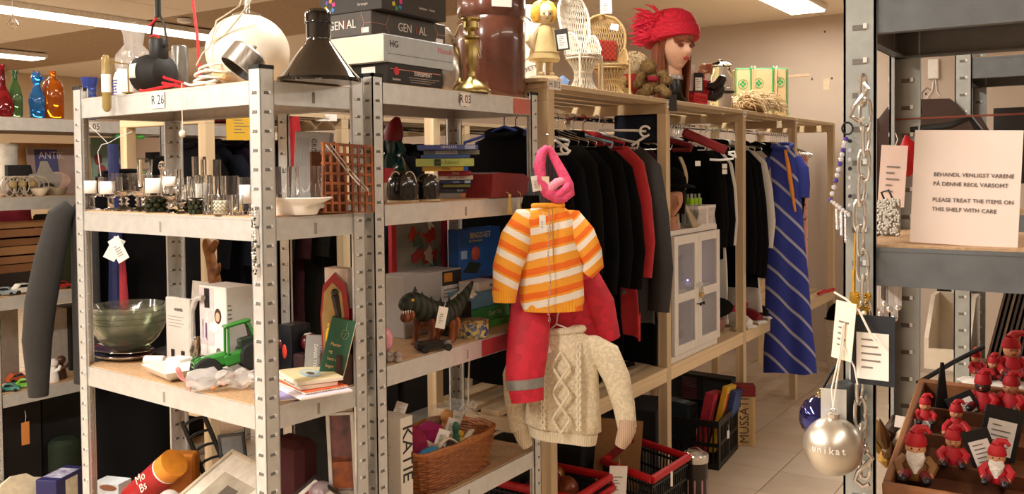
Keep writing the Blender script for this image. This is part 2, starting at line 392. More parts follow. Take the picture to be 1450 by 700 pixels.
def arc(c, r, a0, a1, n=12, ax='xz'):
    out = []
    for i in range(n+1):
        a = a0+(a1-a0)*i/n; x, y = r*math.cos(a), r*math.sin(a)
        out.append({'xz': (c[0]+x, c[1], c[2]+y), 'yz': (c[0], c[1]+x, c[2]+y), 'xy': (c[0]+x, c[1]+y, c[2])}[ax])
    return out

z = S26[0]
# black spotlight hanging on its cord
P = on26(219, .10, z); k = mpp(P); t = T('spotlight', 'matt black spotlight with yoke and red flex beside the R 26 label', 'lamp', P, Y2)
g = G(); g.lathe([(.012, -.058), (.036, -.056), (.050, -.044), (.056, -.015), (.056, .02), (.050, .045), (.034, .056), (.008, .058)], 26, M=rotm(0, PI/2, .25, (-.004, 0, .062))); build('lamp_head', g, mat('141414', .62, var=.05), t)
g = G(); g.lathe([(.024, .10), (.026, .104), (.026, .155), (.024, .158)], 20, M=Mx.Translation((.026, .0, 0))); build('neck', g, mat('161616', .5), t)
g = G(); g.tube([(-.012, 0, .135), (-.014, 0, .16), (-.004, 0, .195), (.016, 0, .225), (.026, 0, .235), (.036, 0, .225), (.056, 0, .195), (.064, 0, .16), (.062, 0, .135)], .0035, 8); g.tube([(-.016, 0, .137), (.066, 0, .137)], .005, 8); build('yoke', g, BLACK, t)
g = G(); g.tube([(.026, 0, .22), (.026, 0, CEIL-z-.02)], .009, 8); build('suspension_tube', g, mat('1c1d1d', .4), t)
g = G(); g.tube([(.026, 0, .158), (.026, -.003, .168), (.012, -.004, .172), (-.006, -.004, .168)], .0035); g.tube([(-.014, -.004, .20), (.0, -.004, .205), (.02, -.004, .215), (.026, -.004, .23)], .0035)
g.tube([(.01, -.05, .012), (.05, -.062, .006), (.10, -.05, .012), (.13, -.02, .02), (.11, 0, .03)], .0042); g.tube([(.06, 0, .02), (.09, -.03, .028), (.13, -.02, .02), (.15, 0, .014)], .0042); g.tube([(.05, .0, .05), (.08, -.02, .045), (.12, -.02, .035), (.15, .02, .02)], .004)
build('flex', g, mat('c8202b', .6), t, label='red fabric flex', kind='stuff')
g = G(); M_ = rotm(0, 0, .25, (-.004, 0, .062)); vs = [(x, -r*math.cos(a), r*math.sin(a)) for a in [-.28+.11*q for q in range(8)] for x, r in ((-.040, .0535), (-.012, .0572))]; g.add(vs, [(2*q, 2*q+1, 2*q+3, 2*q+2) for q in range(7)], M=M_); build('sticker', g, PAPER, t, solid=.0008)
# red flex running up to the ceiling
P = on26(283, .16, z); g = G(); g.tube([(0, 0, .0), (0, 0, .03), (-.001, 0, .08), (-.006, 0, .16), (-.02, 0, .24), (-.036, 0, .32), (-.04, 0, .5), (-.04, 0, CEIL-z-.01)], .0042)
S('flex_cord', g, mat('cf2a2f', .6), 'red fabric cord hanging from the ceiling beside the white globe', 'cord', P, Y2)
# amber filled glass tube hooked over the shelf edge
P = on26(151, -.020, z); k = mpp(P); t = T('glass_tube', 'amber filled glass tube with label hanging at the left shelf edge', 'glass tube', P, Y2); z0, z1 = hgt(P, 159), hgt(P, 77)
g = G(); r = .0125; g.lathe([(.002, z0), (r*.7, z0+.004), (r, z0+.014), (r, z1-.014), (r*.6, z1-.003), (.002, z1)], 16); build('tube', g, film('a8925c', .6), t)
g = G(); g.lathe([(.002, z0+.002), (r*.6, z0+.005), (r*.8, z0+.014), (r*.8, z0+.05), (.002, z0+.05)], 14); build('filling', g, mat('9a7d25', .3), t)
g = G(); g.lathe([(r+.0008, z0+.055), (r+.0008, z0+.105)], 14, caps=False); build('sticker', g, PAPER, t)
g = G(); g.tube([(.0, 0, z1-.02), (.03, .01, z1-.024), (.06, .03, z1-.03), (.062, .03, z1-.034)], .0022); g.tube([(.06, .03, z1-.03), (.062, .03, .0)], .0022); g.lathe([(.018, 0), (.018, .003)], 12, M=Mx.Translation((.062, .03, 0))); build('wire_holder', g, BRASS, t)
# cellophane wrapped glass and pill jar
P = on26(190, .17, z); t = T('wrapped_glass', 'crinkled cellophane bag standing behind the black spotlight', 'wrapped gift', P, Y2)
def bag(r, H, seed, pinch=.55, n=20, tw=1):
    random.seed(seed); ph = [random.uniform(0, 6.28) for _ in range(4)]; rings = []
    for i in range(9):
        u = i/8; rr = r*(.85+.25*math.sin(PI*u*.9)) if u < .7 else r*(pinch+.9*(u-.7)); ring = []
        for j in range(n):
            a = 2*PI*j/n; q = rr*(1+.14*math.sin(3*a+ph[0]+4*u)+.10*math.sin(7*a+ph[1]-5*u)+.06*math.sin(11*a+ph[2]))
            ring.append((q*math.cos(a), q*math.sin(a)*.8, H*u+(.012*math.sin(5*a+ph[3]) if i == 8 else 0)))
        rings.append(ring)
    return rings
H = hgt(P, 37); g = G(); g.loft(bag(.050, H, 3), caps=False); build('cellophane', g, film('f6f4f0', .22), t)
g = G(); g.lathe([(.03, .002), (.03, .01), (.005, .014), (.004, .07), (.03, .085), (.036, .13), (.034, .15)], 16, caps=False); build('goblet', g, CLEAR, t)
P = on26(175, .09, z); t = T('glass_jar', 'white jar printed with blue lettering left of the black spotlight', 'jar', P, Y2)
H = hgt(P, 98); g = G(); g.lathe([(.024, 0), (.027, .004), (.027, H*.68), (.022, H*.86), (.016, H*.93), (.016, H)], 20); build('body', g, mat('eeebe6', .35), t)
for i in range(6): txt(t, ['Natural soap', 'hand made', 'bath salts', 'lavender', 'rose & mint', 'for the bath'][i], .0085, (0, -.0285, .008+.0085*i), LEFT, '3c4aa0', sx=.8)
P = on26(256, .24, z); g = G(); H = hgt(P, 65); g.lathe([(.021, .0), (.023, .004), (.024, H-.004), (.022, H), (.018, H), (.018, .01)], 20, caps=True)
S('tumbler', g, mat('77746e', .25, .3), 'smoky grey tumbler standing behind the black spotlight', 'glass', P, Y2)
# white cable coil with plug
P = on26(300, .075, z); t = T('cable_coil', 'coiled white flex with plug beside the globe lamp', 'cable', P, Y2); g = G(); random.seed(4)
for i in range(6):
    c = (random.uniform(-.02, .02), random.uniform(-.015, .015), .008+.008*i); r = random.uniform(.028, .042); tl = random.uniform(-.5, .5)
    g.tube([(c[0]+r*math.cos(a), c[1]+r*.7*math.sin(a), c[2]+r*tl*math.cos(a)*.5+abs(r*tl*.5)) for a in [2*PI*j/18 for j in range(18)]], .0032, 6, closed=True)
g.tube([(-.03, -.06, .012), (0, -.065, .004), (.05, -.06, .006), (.09, -.05, .012)], .0032); build('flex', g, mat('ece6da', .5), t, kind='stuff')
g = G(); g.box((.0, -.02, .03), (.045, .012, .05), r=.006, M=rotm(0, .3, .3)); build('plug', g, mat('d8b98a', .5), t)
# globe lamp
P = on26(352, .185, z); k = mpp(P); R = 58*k; t = T('globe_lamp', 'large white glass globe pendant lamp with steel cap', 'lamp', P, Y2)
g = G(); g.lathe([(.05, .002)]+[(R*math.sin(a), R*.93-R*.93*math.cos(a)) for a in [.5+(PI-.75)*i/14 for i in range(15)]], 36); build('globe', g, mat('efe6d6', .35, var=.02, sss=.2), t)
zc = R*1.86; g = G(); g.lathe([(.04, zc-.014), (.042, zc-.010), (.040, zc-.002), (.02, zc+.006), (.008, zc+.010), (.008, zc+.045), (.014, zc+.05), (.014, zc+.058), (.003, zc+.06)], 22); build('cap', g, CHROME, t)
g = G(); g.tube([(.0, -.01, zc+.06), (-.006, -.02, zc+.02), (.004, -.1, zc-.03), (.004, -R-.01, zc-.10), (.0, -R-.03, zc-.12), (-.02, -R-.035, zc-.15)], .0022); g.tube([(.004, -R-.008, zc-.09), (.04, -R*.9, zc-.07), (.085, -.09, zc-.03), (.10, -.05, zc+.03), (.09, 0, zc+.13), (.09, 0, CEIL-z-.02)], .0026); build('flex', g, mat('c9c0a6', .5), t)
# little steel downlight
P = on26(343, .038, z); t = T('downlight', 'small brushed steel cylinder spotlight leaning before the globe lamp', 'lamp', P, Y2)
M_ = rotm(-.62, .28, 0, (0, 0, .050)); g = G(); g.lathe([(.044, -.022), (.046, -.02), (.046, .032), (.042, .036), (.006, .038), (.005, .055), (.002, .056)], 28, M=M_, caps=False); build('housing', g, mat('b9b6b0', .3, .9, kind='bands', scale=60, var=.1), t)
g = G(); g.lathe([(.043, -.020), (.030, .012), (.004, .014)], 24, M=M_, caps=False); build('reflector', g, mat('15110f', .35), t)
P = on26(352, -.006, z-.004); t = T('pull_cord', 'thin white pull cord with a round wooden bead at its end', 'cord', on26(278, -.012, 0)+UZ*0, Y2); q = on26(278, -.012, 1.70); zb = q.z+hgt(q, 184)
g = G(); g.tube([(0, .01, 1.722), (0, -.002, 1.725), (0, -.003, 1.70), (0, -.003, zb)], .0012, 5); build('cord', g, mat('ddd2be', .7), t); g = G(); g.ell((0, -.003, zb-.008), .0095); build('bead', g, mat('e5d6bf', .5), t)
# black conical pendant
P = on26(452, .165, z); k = mpp(P); t = T('pendant_lamp', 'glossy black conical pendant lamp standing on its wide brim', 'lamp', P, Y2); Rb = 59*k; H = hgt(P, 14)
g = G(); g.lathe([(Rb-.004, .0), (Rb, .003), (Rb, .010), (Rb-.006, .016), (Rb*.82, .030), (Rb*.32, H*.545), (Rb*.285, H*.58), (Rb*.285, H*.62), (Rb*.295, H*.64), (Rb*.295, H*.80), (Rb*.31, H*.82), (Rb*.31, H*.965), (Rb*.26, H), (Rb*.2, H), (Rb*.2, H*.9)], 44); build('shade', g, GLOSSB, t)
g = G(); g.lathe([(Rb*.315, H*.80), (Rb*.32, H*.81), (Rb*.32, H*.825), (Rb*.315, H*.835)], 30, caps=False); build('collar_ring', g, mat('2a2a2c', .1, .6), t)
# board games
z = S03[0]
P = on03(550, .012, z); e, W, D, H = cbox('game_box', 'black EXPERIMENT science kit box, bottom of the game pile', 'box', P, 490, 627, 88, mat('17130f', .4), 'boxed games on the R 03 shelf')
txt(e, 'EXPERIMENT', H*.30, (.001, D*.62, H*.58), RIGHT, 'f0e6e2', sx=.82); rect(e, D*.03, D*.96, H*.70, H*.725, 'R', mat('ff9b8e', .4)); txt(e, 'kosmos', H*.19, (.001, D*.14, H*.22), RIGHT, 'e8dcd6')
g = G(); g.lathe([(H*.2, 0), (H*.2, .001)], 20, M=rotm(0, PI/2, 0, (0, D*.14, H*.62))); build('emblem', g, mat('d03038', .4), e)
for i in range(3): rect(e, D*.36+.004*i, D*(.93-.08*i), H*(.36-.11*i), H*(.385-.11*i), 'R', mat('b9aaa4', .5))
rect(e, -W*.62, -W*.30, H*.25, H*.85, 'L', PAPER, 'sticker')
P2 = P+UZ*(H+.0005); P2 = on03(544, .008, P2.z); e, W, D, H = cbox('game_box', 'white and silver box lying second from the bottom of the game pile', 'box', P2, 446, 643, 47, [mat('b9c3cb', .45, var=.05)], 'boxed games on the R 03 shelf')
g = G(); g.box((-W, -.0012, .001), (-.0005, .0001, H-.001)); build('end_panel', g, mat('efe6d2', .6, var=.03), e, label='cream end panel'); txt(e, 'HG', H*.34, (.001, D*.13, H*.66), RIGHT, '2b2a2c'); txt(e, 'Mosaik', H*.34, (.001, D*.86, H*.70), RIGHT, 'dd8f96'); rect(e, D*.05, D*.97, H*.30, H*.315, 'R', mat('4b5058', .5)); rect(e, -W*.62, -W*.47, H*.86, H*.93, 'L', INK)
g = G(); g.box((-W*.98, .004, H), (-.004, D-.004, H+.0015)); build('lid_edge', g, mat('8d9094', .5), e)
P3 = on03(526, .055, P2.z+H+.002); e, W, D, H = cbox('game_box', 'dark grey board game box with white capitals, third up in the game pile', 'box', P3, 441, 631, 14, [mat('4e4a47', .45, var=.06)], 'boxed games on the R 03 shelf')
pk = mat('c98f80', .5, var=0)
for f, n, rot in (('L', W, LEFT), ('R', D, RIGHT)):
    c = -n*.46 if f == 'L' else n*.53; o = (c, -.001, H*.5) if f == 'L' else (.001, c, H*.5)
    txt(e, 'GEN', H*.52, (o[0]-(n*.105 if f == 'L' else 0), o[1]-(n*.105 if f == 'R' else 0), o[2]), rot, 'efe9e0', sx=.9); txt(e, 'i', H*.5, (o[0]+(n*.045 if f == 'L' else 0), o[1]+(n*.045 if f == 'R' else 0), o[2]), rot, 'd6453c'); txt(e, 'AL', H*.52, (o[0]+(n*.14 if f == 'L' else 0), o[1]+(n*.14 if f == 'R' else 0), o[2]), rot, 'efe9e0', sx=.9)
    g = G()
    for s, a in ((1, .30), (-1, .30)):
        b0 = c-s*n*a
        pts = [(b0, .98), (b0-s*n*.05, .5), (b0, .02)]; pts2 = [(b0-s*n*.05, .5), (b0-s*n*.25, .5)]
        for pp in (pts, pts2): g.tube([((u, -.0006, H*v) if f == 'L' else (.0006, u, H*v)) for u, v in [(max(min(u, (0 if f == 'L' else n)-.002), (-n if f == 'L' else 0)+.002), v) for u, v in pp]], .0009, 4)
    build('printed_line', g, pk, e, kind='stuff')
    rect(e, *((-n*.16, -n*.04) if f == 'L' else (n*.86, n*.96)), H*.10, H*.32, f, PAPER, 'sticker')
P4 = on03(541, .02, P3.z+H+.001); e, W, D, H = cbox('game_box', 'black game box with coloured diamond dots, topmost of the game pile', 'box', P4, 453, 632, -40, mat('322e2c', .45), 'boxed games on the R 03 shelf', H=.085)
for c0, f, n in ((-W*.83, 'L', W), (D*.22, 'R', D)):
    for i, c in enumerate(('3f9a4c', '3f7fc4', 'd83a8c', 'e08a2c', '5a57a8', 'd9cc30')):
        a = PI*2*i/6-1.8; u, v = c0+.016*math.cos(a), .025+.016*math.sin(a); g = G(); M_ = rotm(PI/2, 0, 0 if f == 'L' else PI/2, (u, -.0003, v) if f == 'L' else (.0003, u, v)) @ rotm(0, 0, a)
        g.box((-.0055, -.0055, 0), (.0055, .0055, .0008), M=M_); build('dot', g, mat(c, .5), e)
txt(e, 'Strategie', .011, (-W*.3, -.001, .020), LEFT, 'cfc7c0'); txt(e, 'Spielspass  -  Familie', .009, (.001, D*.68, .024), RIGHT, 'cfc7c0')
# steel teapot half hidden behind the boxes
P = on03(628, .12, z); t = T('steel_jug', 'polished steel jug with a curved wire handle beside the brown crock', 'jug', P)
k = mpp(P); H = hgt(P, 40); g = G(); g.lathe([(.045, 0), (.058, .006), (.066, H*.3), (.062, H*.55), (.045, H*.8), (.028, H*.95), (.02, H), (.004, H+.004)], 30); build('body', g, mat('bdb4aa', .22, 1), t)
g = G(); g.tube([(.02, .03, H*.86), (.03, .05, H*1.05), (.035, .085, H*1.12), (.04, .12, H*.95), (.04, .14, H*.72), (.04, .15, H*.6)], .0055, 8); build('handle', g, CHROME, t)
# brass candlestick
P = on03(668, .035, z); k = mpp(P); H = hgt(P, 26); R = 28*k; t = T('candlestick', 'brass candlestick with octagonal stem before the brown crock', 'candlestick', P, .2)
g = G(); g.lathe([(R, 0), (R, .006), (R*.92, .014), (R*.62, .030), (R*.30, .044), (R*.22, .055), (R*.24, .062), (R*.20, .07)], 24); build('foot', g, BRASS, t)
g = G(); g.lathe([(R*.20, .068), (R*.28, H*.35), (R*.34, H*.7), (R*.30, H*.72)], 8); build('stem', g, BRASS, t)
g = G(); g.lathe([(R*.22, H*.71), (R*.48, H*.735), (R*.48, H*.75), (R*.24, H*.77), (R*.22, H*.82), (R*.40, H*.87), (R*.38, H*.95), (R*.52, H*.98), (R*.52, H), (R*.3, H), (R*.28, H*.9)], 24); build('cup', g, BRASS, t)
# stoneware crock
P = on03(697, .145, z); k = mpp(P); R = 49*k; t = T('stoneware_crock', 'large brown glazed stoneware crock with a white label', 'crock', P)
H = hgt(P, -4); g = G(); g.lathe([(R*.9, 0), (R*.93, .006), (R*.96, .03), (R*.97, H*.55), (R*.99, H*.74), (R*.93, H*.78), (R*.97, H*.80), (R*1.0, H*.84), (R*1.0, H*.96), (R*.97, H), (R*.86, H), (R*.84, H*.8)], 48); build('body', g, mat('5b3428', .22, coat=.5, kind='noise', scale=14, var=.25), t)
g = G(); a = math.atan2(-.62, .78); g.box((-.035, -R*1.005, H*.85), (.035, -R*.985, H*.93), M=rotm(0, 0, a+PI/2)); build('sticker', g, PAPER, t)
# hanging crystal and ceiling sensor
P = PZ(18, 12, CEIL-.03); P = PD(18, 20, 4.2); t = T('hanging_crystal', 'small clear glass drop hanging from the ceiling at the left edge', 'ornament', P); g = G(); g.tube([(0, 0, 0), (0, 0, CEIL-P.z-.009)], .0012, 5); build('string', g, mat('9a8f84', .5), t); g = G(); g.lathe([(.002, -.07), (.022, -.055), (.024, -.045), (.010, -.02), (.003, 0)], 10); build('drop', g, CLEAR, t)
P = PZ(261, 27, CEIL-.009); t = T('smoke_detector', 'small white sensor on the ceiling between red flex and black spotlight', 'sensor', P); g = G(); g.lathe([(.03, -.03), (.05, -.024), (.052, -.002), (.052, .0)], 20); build('housing', g, WHITE, t)
# ---------------------------------------------------------------- things on top of the pine rack
ZR = 1.8035
SKIN = mat('d9a98b', .5, var=.04, sss=.1)
def head_geo(w=.075, h=.115, d=.095, n=36, m=30):
    """a head facing local -y, chin at z=0, crown at z=2h"""
    def f(u, v):
        a = 2*PI*u; th = PI*v; zz = -math.cos(th); s = max(.02, math.sin(th))
        x = w*s*math.sin(a); y = -d*s*math.cos(a)
        if zz < 0: q = 1+.42*zz*zz*(0 if math.cos(a) > .75 else 1); x *= (1-.34*(-zz)**1.5); y *= (1-.20*(-zz)**2) if y < 0 else (1-.45*(-zz))
        fr = max(0, math.cos(a)); nx = x/w
        def bump(cx, cz, sx, sz): return math.exp(-((abs(nx)-cx)/sx)**2-((zz-cz)/sz)**2)*(1 if fr > .2 else 0)
        y -= d*(.30*bump(0, -.27, .13, .10)+.16*bump(0, -.10, .10, .16)+.10*bump(0, -.53, .26, .045)+.10*bump(0, -.63, .24, .045)+.10*bump(0, -.86, .28, .13)+.05*bump(.35, .14, .22, .07))
        y += d*(.17*bump(.36, -.02, .19, .09)+.06*bump(0, -.58, .22, .03)+.05*bump(0, -.73, .3, .06))
        x *= 1+.05*bump(.7, -.28, .3, .2)
        return (x, y, h+h*zz)
    g = G(); g.sheet(n, m, f); return g
def hair_locks(seed, pts_fn, n, r=.006, k=7):
    random.seed(seed); g = G()
    for i in range(n):
        pts = pts_fn(i, n); m = len(pts); g.tube(pts, [r*(1.0 if j < m-2 else (.7 if j == m-2 else .25)) for j in range(m)], 5)
    return g
# printed bag
P = _on((-1.9, 2.96, ZR), (1, 0, 0), 752); t = T('paper_bag', 'white printed paper bag standing behind the yellow girl figurine', 'bag', P, FACECAM+.1); H = hgt(P, 8)
g = G(); g.box((-.055, -.02, 0), (.055, .02, H), r=.004); build('body', g, mat('f0ece4', .6), t); txt(t, 'SAFETY', .022, (-.012, -.021, .07), (PI/2, -.4, 0), '2c2c2c'); txt(t, 'HOME', .014, (-.02, -.021, .108), (PI/2, -.35, 0), '2c2c2c')
g = G(); g.box((-.056, -.0212, 0), (-.032, -.0202, .075)); build('print', g, RED, t, label='red corner print'); g = G(); g.tube([(-.03, -.021, .0), (-.036, -.021, .07), (-.05, -.021, .15), (-.04, -.021, H-.03), (.0, -.023, H-.06)], .0025); build('print_line', g, INK, t)
# girl figurine
P = onR(771, .085, ZR+.015); k = mpp(P); H = hgt(P, 3); t = T('figurine', 'pale yellow girl figurine with blond bob and long dress', 'figurine', P, FACECAM+.30); s = H/.30
PY1, PY2 = mat('d8c49a', .35, kind='noise', scale=25, var=.12), mat('cfa23c', .4, kind='noise', scale=60, var=.25)
g = G(); g.lathe([(.066*s, 0), (.068*s, .008*s), (.05*s, .018*s), (.03*s, .022*s)], 18, sy=.8, ripple=lambda a, z: 1+.08*math.sin(5*a)); build('plinth', g, PY1, t)
for sx in (-1, 1):
    g = G(); g.lathe([(.013*s, 0), (.0125*s, .03*s), (.017*s, .062*s)], 12, M=Mx.Translation((.020*s*sx, 0, .02*s))); g.ell((.020*s*sx, -.014*s, .025*s), (.014*s, .024*s, .011*s)); build('leg', g, PY1, t)
g = G(); g.lathe([(.040*s, .072*s), (.056*s, .074*s), (.062*s, .084*s), (.056*s, .105*s), (.058*s, .108*s), (.050*s, .13*s), (.038*s, .175*s), (.034*s, .200*s), (.02*s, .212*s), (.012*s, .218*s)], 32, sy=.75, ripple=lambda a, z: 1+.05*math.sin(9*a)*max(0, 1-z/(.2*s))); build('dress', g, mat('dcc48c', .4, kind='noise', scale=18, var=.14), t)
for sx in (-1, 1):
    g = G(); g.tube([(.026*s*sx, 0, .200*s), (.046*s*sx, -.004*s, .175*s), (.056*s*sx, -.006*s, .145*s), (.052*s*sx, -.014*s, .125*s), (.048*s*sx, -.018*s, .112*s)], [.015*s, .018*s, .021*s, .012*s, .008*s], 10); build('arm', g, PY1, t)
hg = head_geo(.036*s, .042*s, .036*s, 24, 20); o = build('head', hg, mat('e2cba0', .4, var=.05), t); o.location = (0, -.004*s, .212*s)
g = G(); hp = []
for i in range(26):
    a = PI*(.30+1.40*i/25); x, y = math.sin(a), -math.cos(a); x0 = .016*s*x
    hp.append([(x0, .0, .298*s), (.030*s*x, .030*s*y*.8+.002, .290*s), (.041*s*x, .040*s*y, .268*s), (.043*s*x, .042*s*y, .245*s), (.036*s*x, .035*s*y, .226*s)])
for p_ in hp: g.tube(p_, [.010*s, .011*s, .010*s, .009*s, .006*s], 6)
build('hair', g, PY2, t, kind='stuff')
g = G(); g.ell((.013*s, -.038*s, .250*s), .0035*s, 8, 6); build('eye', g, INK, t); g = G(); g.ell((-.013*s, -.038*s, .250*s), .0035*s, 8, 6); build('eye', g, INK, t); g = G(); g.ell((0, -.036*s, .232*s), (.006*s, .002*s, .002*s), 8, 6); build('mouth', g, mat('b0584a'), t)
q = P+V((.055, -.05, .215)); tag('black framed price tag hanging on the yellow girl figurine', PD(794, 41, mpp(P)*FPX-.06), FACECAM, .048, .078, frame='3a3632', tilt=-.12, string=.02)
# blue toy animal behind the wicker chairs
P = onR(797, .20, ZR); t = T('plush_star', 'blue printed soft star lying between figurine and wicker chair', 'soft toy', P, FACECAM); g = G(); k = mpp(P)
pl = [((.045 if i % 2 == 0 else .022)*math.cos(PI*i/5+.3), (.045 if i % 2 == 0 else .022)*math.sin(PI*i/5+.3)) for i in range(10)]; g.prism(pl, -.012, .012, M=rotm(PI/2, 0, 0, (0, 0, .038))); build('body', g, mat('4f7fd0', .6, col2='a9c4ec', kind='voronoi', scale=60), t, sub=1)
# wicker peacock chairs
def wicker_chair(label, P, H, rz, m, m2, seatw, group='miniature wicker chairs on the rack', cushion=False, pads=True):
    t = T('wicker_chair', label, 'miniature chair', P, rz, group); R = seatw/2; zs = H*.36
    g = G(); nn = 26
    for i in range(nn):
        for sgn in (1, -1):
            a = 2*PI*i/nn; pts = []
            for q in range(7):
                u = q/6; rr = R*(.80-.42*math.sin(PI*min(1, u*1.05))+.18*u); b = a+sgn*.55*u; pts.append((rr*math.cos(b), rr*math.sin(b)*.9, .004+(zs-.008)*u))
            g.tube(pts, .0016, 4)
    build('base', g, m, t, kind='stuff')
    for zz, rr in ((.004, R*.80), (zs*.52, R*.47), (zs*.9, R*.93)):
        g = G(); g.tube([(rr*math.cos(2*PI*j/24), rr*.9*math.sin(2*PI*j/24), zz) for j in range(24)], .0032, 6, closed=True); build('base_ring', g, m2, t)
    g = G(); g.lathe([(R*.2, zs-.006), (R*.98, zs-.006), (R, zs), (R*.95, zs+.004), (R*.2, zs+.004)], 28, sy=.9); build('seat', g, mat('c9ac7c', .7, kind='checker', scale=160, var=.25, col2='9a7c50') if m is not WK else mat('ddd2bf', .7, kind='checker', scale=160, var=.25, col2='a99b86'), t)
    hb = H-zs; wb = R*1.25
    def bk(u, v):      # u -1..1 across, v 0..1 up
        ww = R*.85+(wb-R*.85)*math.sin(PI*.5*min(1, v*1.3)); ww *= math.sqrt(max(0, 1-max(0, (v-.55)/.45)**2)) if v > .55 else 1
        return (u*ww, R*.70+.10*hb*v-(1-.35*v)*.10*R*(u*u)*4, zs+hb*v)
    fr = [bk(-1, v/16) for v in range(16)]+[bk(u/8-1, 1) for u in range(0, 1)]+[bk(0, 1)]+[bk(1, v/16) for v in range(15, -1, -1)]
    g = G(); g.tube(fr, .0055, 7); build('back_frame', g, m2, t)
    g = G()
    for i in range(-9, 10):
        for sg in (1, -1):
            pts = []
            for q in range(9):
                v = q/8*.97; u = i/9+sg*.55*(v-.5)
                if abs(u) <= 1: pts.append(bk(u, v))
            if len(pts) > 2: g.tube(pts, .0015, 4)
    build('back_lattice', g, m, t, kind='stuff')
    for sx in (-1, 1):
        ap = [(sx*R*(.80+.10*math.sin(PI*u)), R*.6-R*1.15*u, zs+hb*.30*math.sin(PI*(.12+.80*u))+hb*.05*(1-u)) for u in [q/10 for q in range(11)]]
        g = G(); g.tube(ap, .0045, 6); build('arm_rail', g, m2, t); g = G()
        for q in range(1, 10):
            for dq in (-1, 1):
                b = ap[min(10, max(0, q+2*dq))]; g.tube([ap[q], ((ap[q][0]+b[0])/2, (ap[q][1]+b[1])/2, zs+(ap[q][2]-zs)*.5), (b[0]*.97, b[1], zs)], .0013, 4)
        build('arm_lattice', g, m, t, kind='stuff')
        g = G(); g.tube([(sx*R*.88, -R*.52, zs), (sx*R*.90, -R*.54, 0)], .005, 6); build('leg', g, m2, t)
    if cushion: g = G(); g.cb((0, R*.45, zs+hb*.30), (R*1.25, .012, hb*.38), r=.008); build('cushion', g, mat('b8402e', .7, kind='checker', scale=90, col2='8c2a20'), t)
    return t
WK, WKF = mat('ddd6c8', .6), mat('e4ddd0', .5); TN, TNF = mat('cfae77', .6), mat('d2b27c', .5)
P = onR(826, .105, ZR); wicker_chair('white wicker peacock chair in miniature beside the yellow figurine', P, .40, FACECAM+.8, WK, WKF, .155)
P = onR(864, .12, ZR); wicker_chair('natural wicker peacock chair in miniature with a red cushion', P, .355, FACECAM+.35, TN, TNF, .16, cushion=True)
tag('white label hung on the arch of the natural wicker chair', PD(858, -2, mpp(P)*FPX-.11), FACECAM, .048, .062, string=.01); tag('small white card on the red cushion of the wicker chair', PD(871, 34, mpp(P)*FPX-.10), FACECAM, .034, .026, tilt=.2, lines=False)
# cuddly toys
P = onR(897, .16, ZR+.004); t = T('plush_toy', 'fluffy blond soft toy with a red jumper beside the wicker chair', 'soft toy', P, FACECAM); random.seed(9); t.scale = (1.22, 1.22, 1.15)
TW = mat('c4a874', .9, kind='noise', scale=180, var=.4, bump=.6); g = G(); g.ell((0, 0, .055), (.05, .045, .06)); build('body', g, mat('b8323f', .85, kind='noise', scale=120, var=.2, bump=.4), t)
g = G(); g.ell((.0, -.01, .135), (.05, .046, .045)); build('head', g, mat('e6d5b8', .9, bump=.5, scale=150, var=.2), t)
for sx in (-1, 1):
    g = G(); g.tube([(.03*sx, -.01, .075), (.055*sx, -.04, .05), (.045*sx, -.06, .025)], [.02, .02, .016], 8); build('arm', g, TW, t); g = G(); g.tube([(.02*sx, -.02, .02), (.03*sx, -.06, .018), (.035*sx, -.075, .02)], [.022, .02, .02], 8); build('leg', g, TW, t)
g = G()
for i in range(170):
    a, b = random.uniform(0, 2*PI), random.uniform(-.1, 1.5); p = V((.048*math.cos(a)*math.cos(b), -.01+.046*math.sin(a)*math.cos(b), .138+.044*math.sin(b))); n_ = (p-V((0, -.01, .135))).normalized(); q = p+n_*.014+V((0, 0, -.008)); g.tube([p, p+n_*.008, q], [.003, .0022, .0008], 4)
build('hair', g, mat('e3cfa4', .85, var=.2), t, kind='stuff')
P = onR(922, .075, ZR+.004); t = T('plush_toy', 'brown knitted soft toy with dangling limbs before the mannequin head', 'soft toy', P, FACECAM); t.scale = (1.25, 1.25, 1.2)
KN = mat('8f7446', .95, kind='noise', scale=140, var=.5, bump=.8, col2='5a4526')
g = G(); g.ell((0, 0, .06), (.035, .03, .05)); build('body', g, KN, t); g = G(); g.ell((-.012, -.012, .115), (.032, .03, .03)); build('head', g, KN, t)
for i, (a, b) in enumerate((((-.03, -.01, .09), (-.055, -.05, .05)), ((.03, -.01, .09), (.055, -.03, .065)), ((-.02, -.02, .03), (-.03, -.07, .016)), ((.02, -.02, .03), (.045, -.06, .016)))):
    g = G(); g.tube([a, V(a).lerp(V(b), .5)+V((0, -.012, .012)), b], [.015, .017, .014], 8); g.ell(b, .019, 10, 7); build('arm' if i < 2 else 'leg', g, KN, t)
g = G(); g.cb((0, -.028, .07), (.045, .02, .022), r=.007); build('scarf', g, mat('8e1f2c', .9), t)
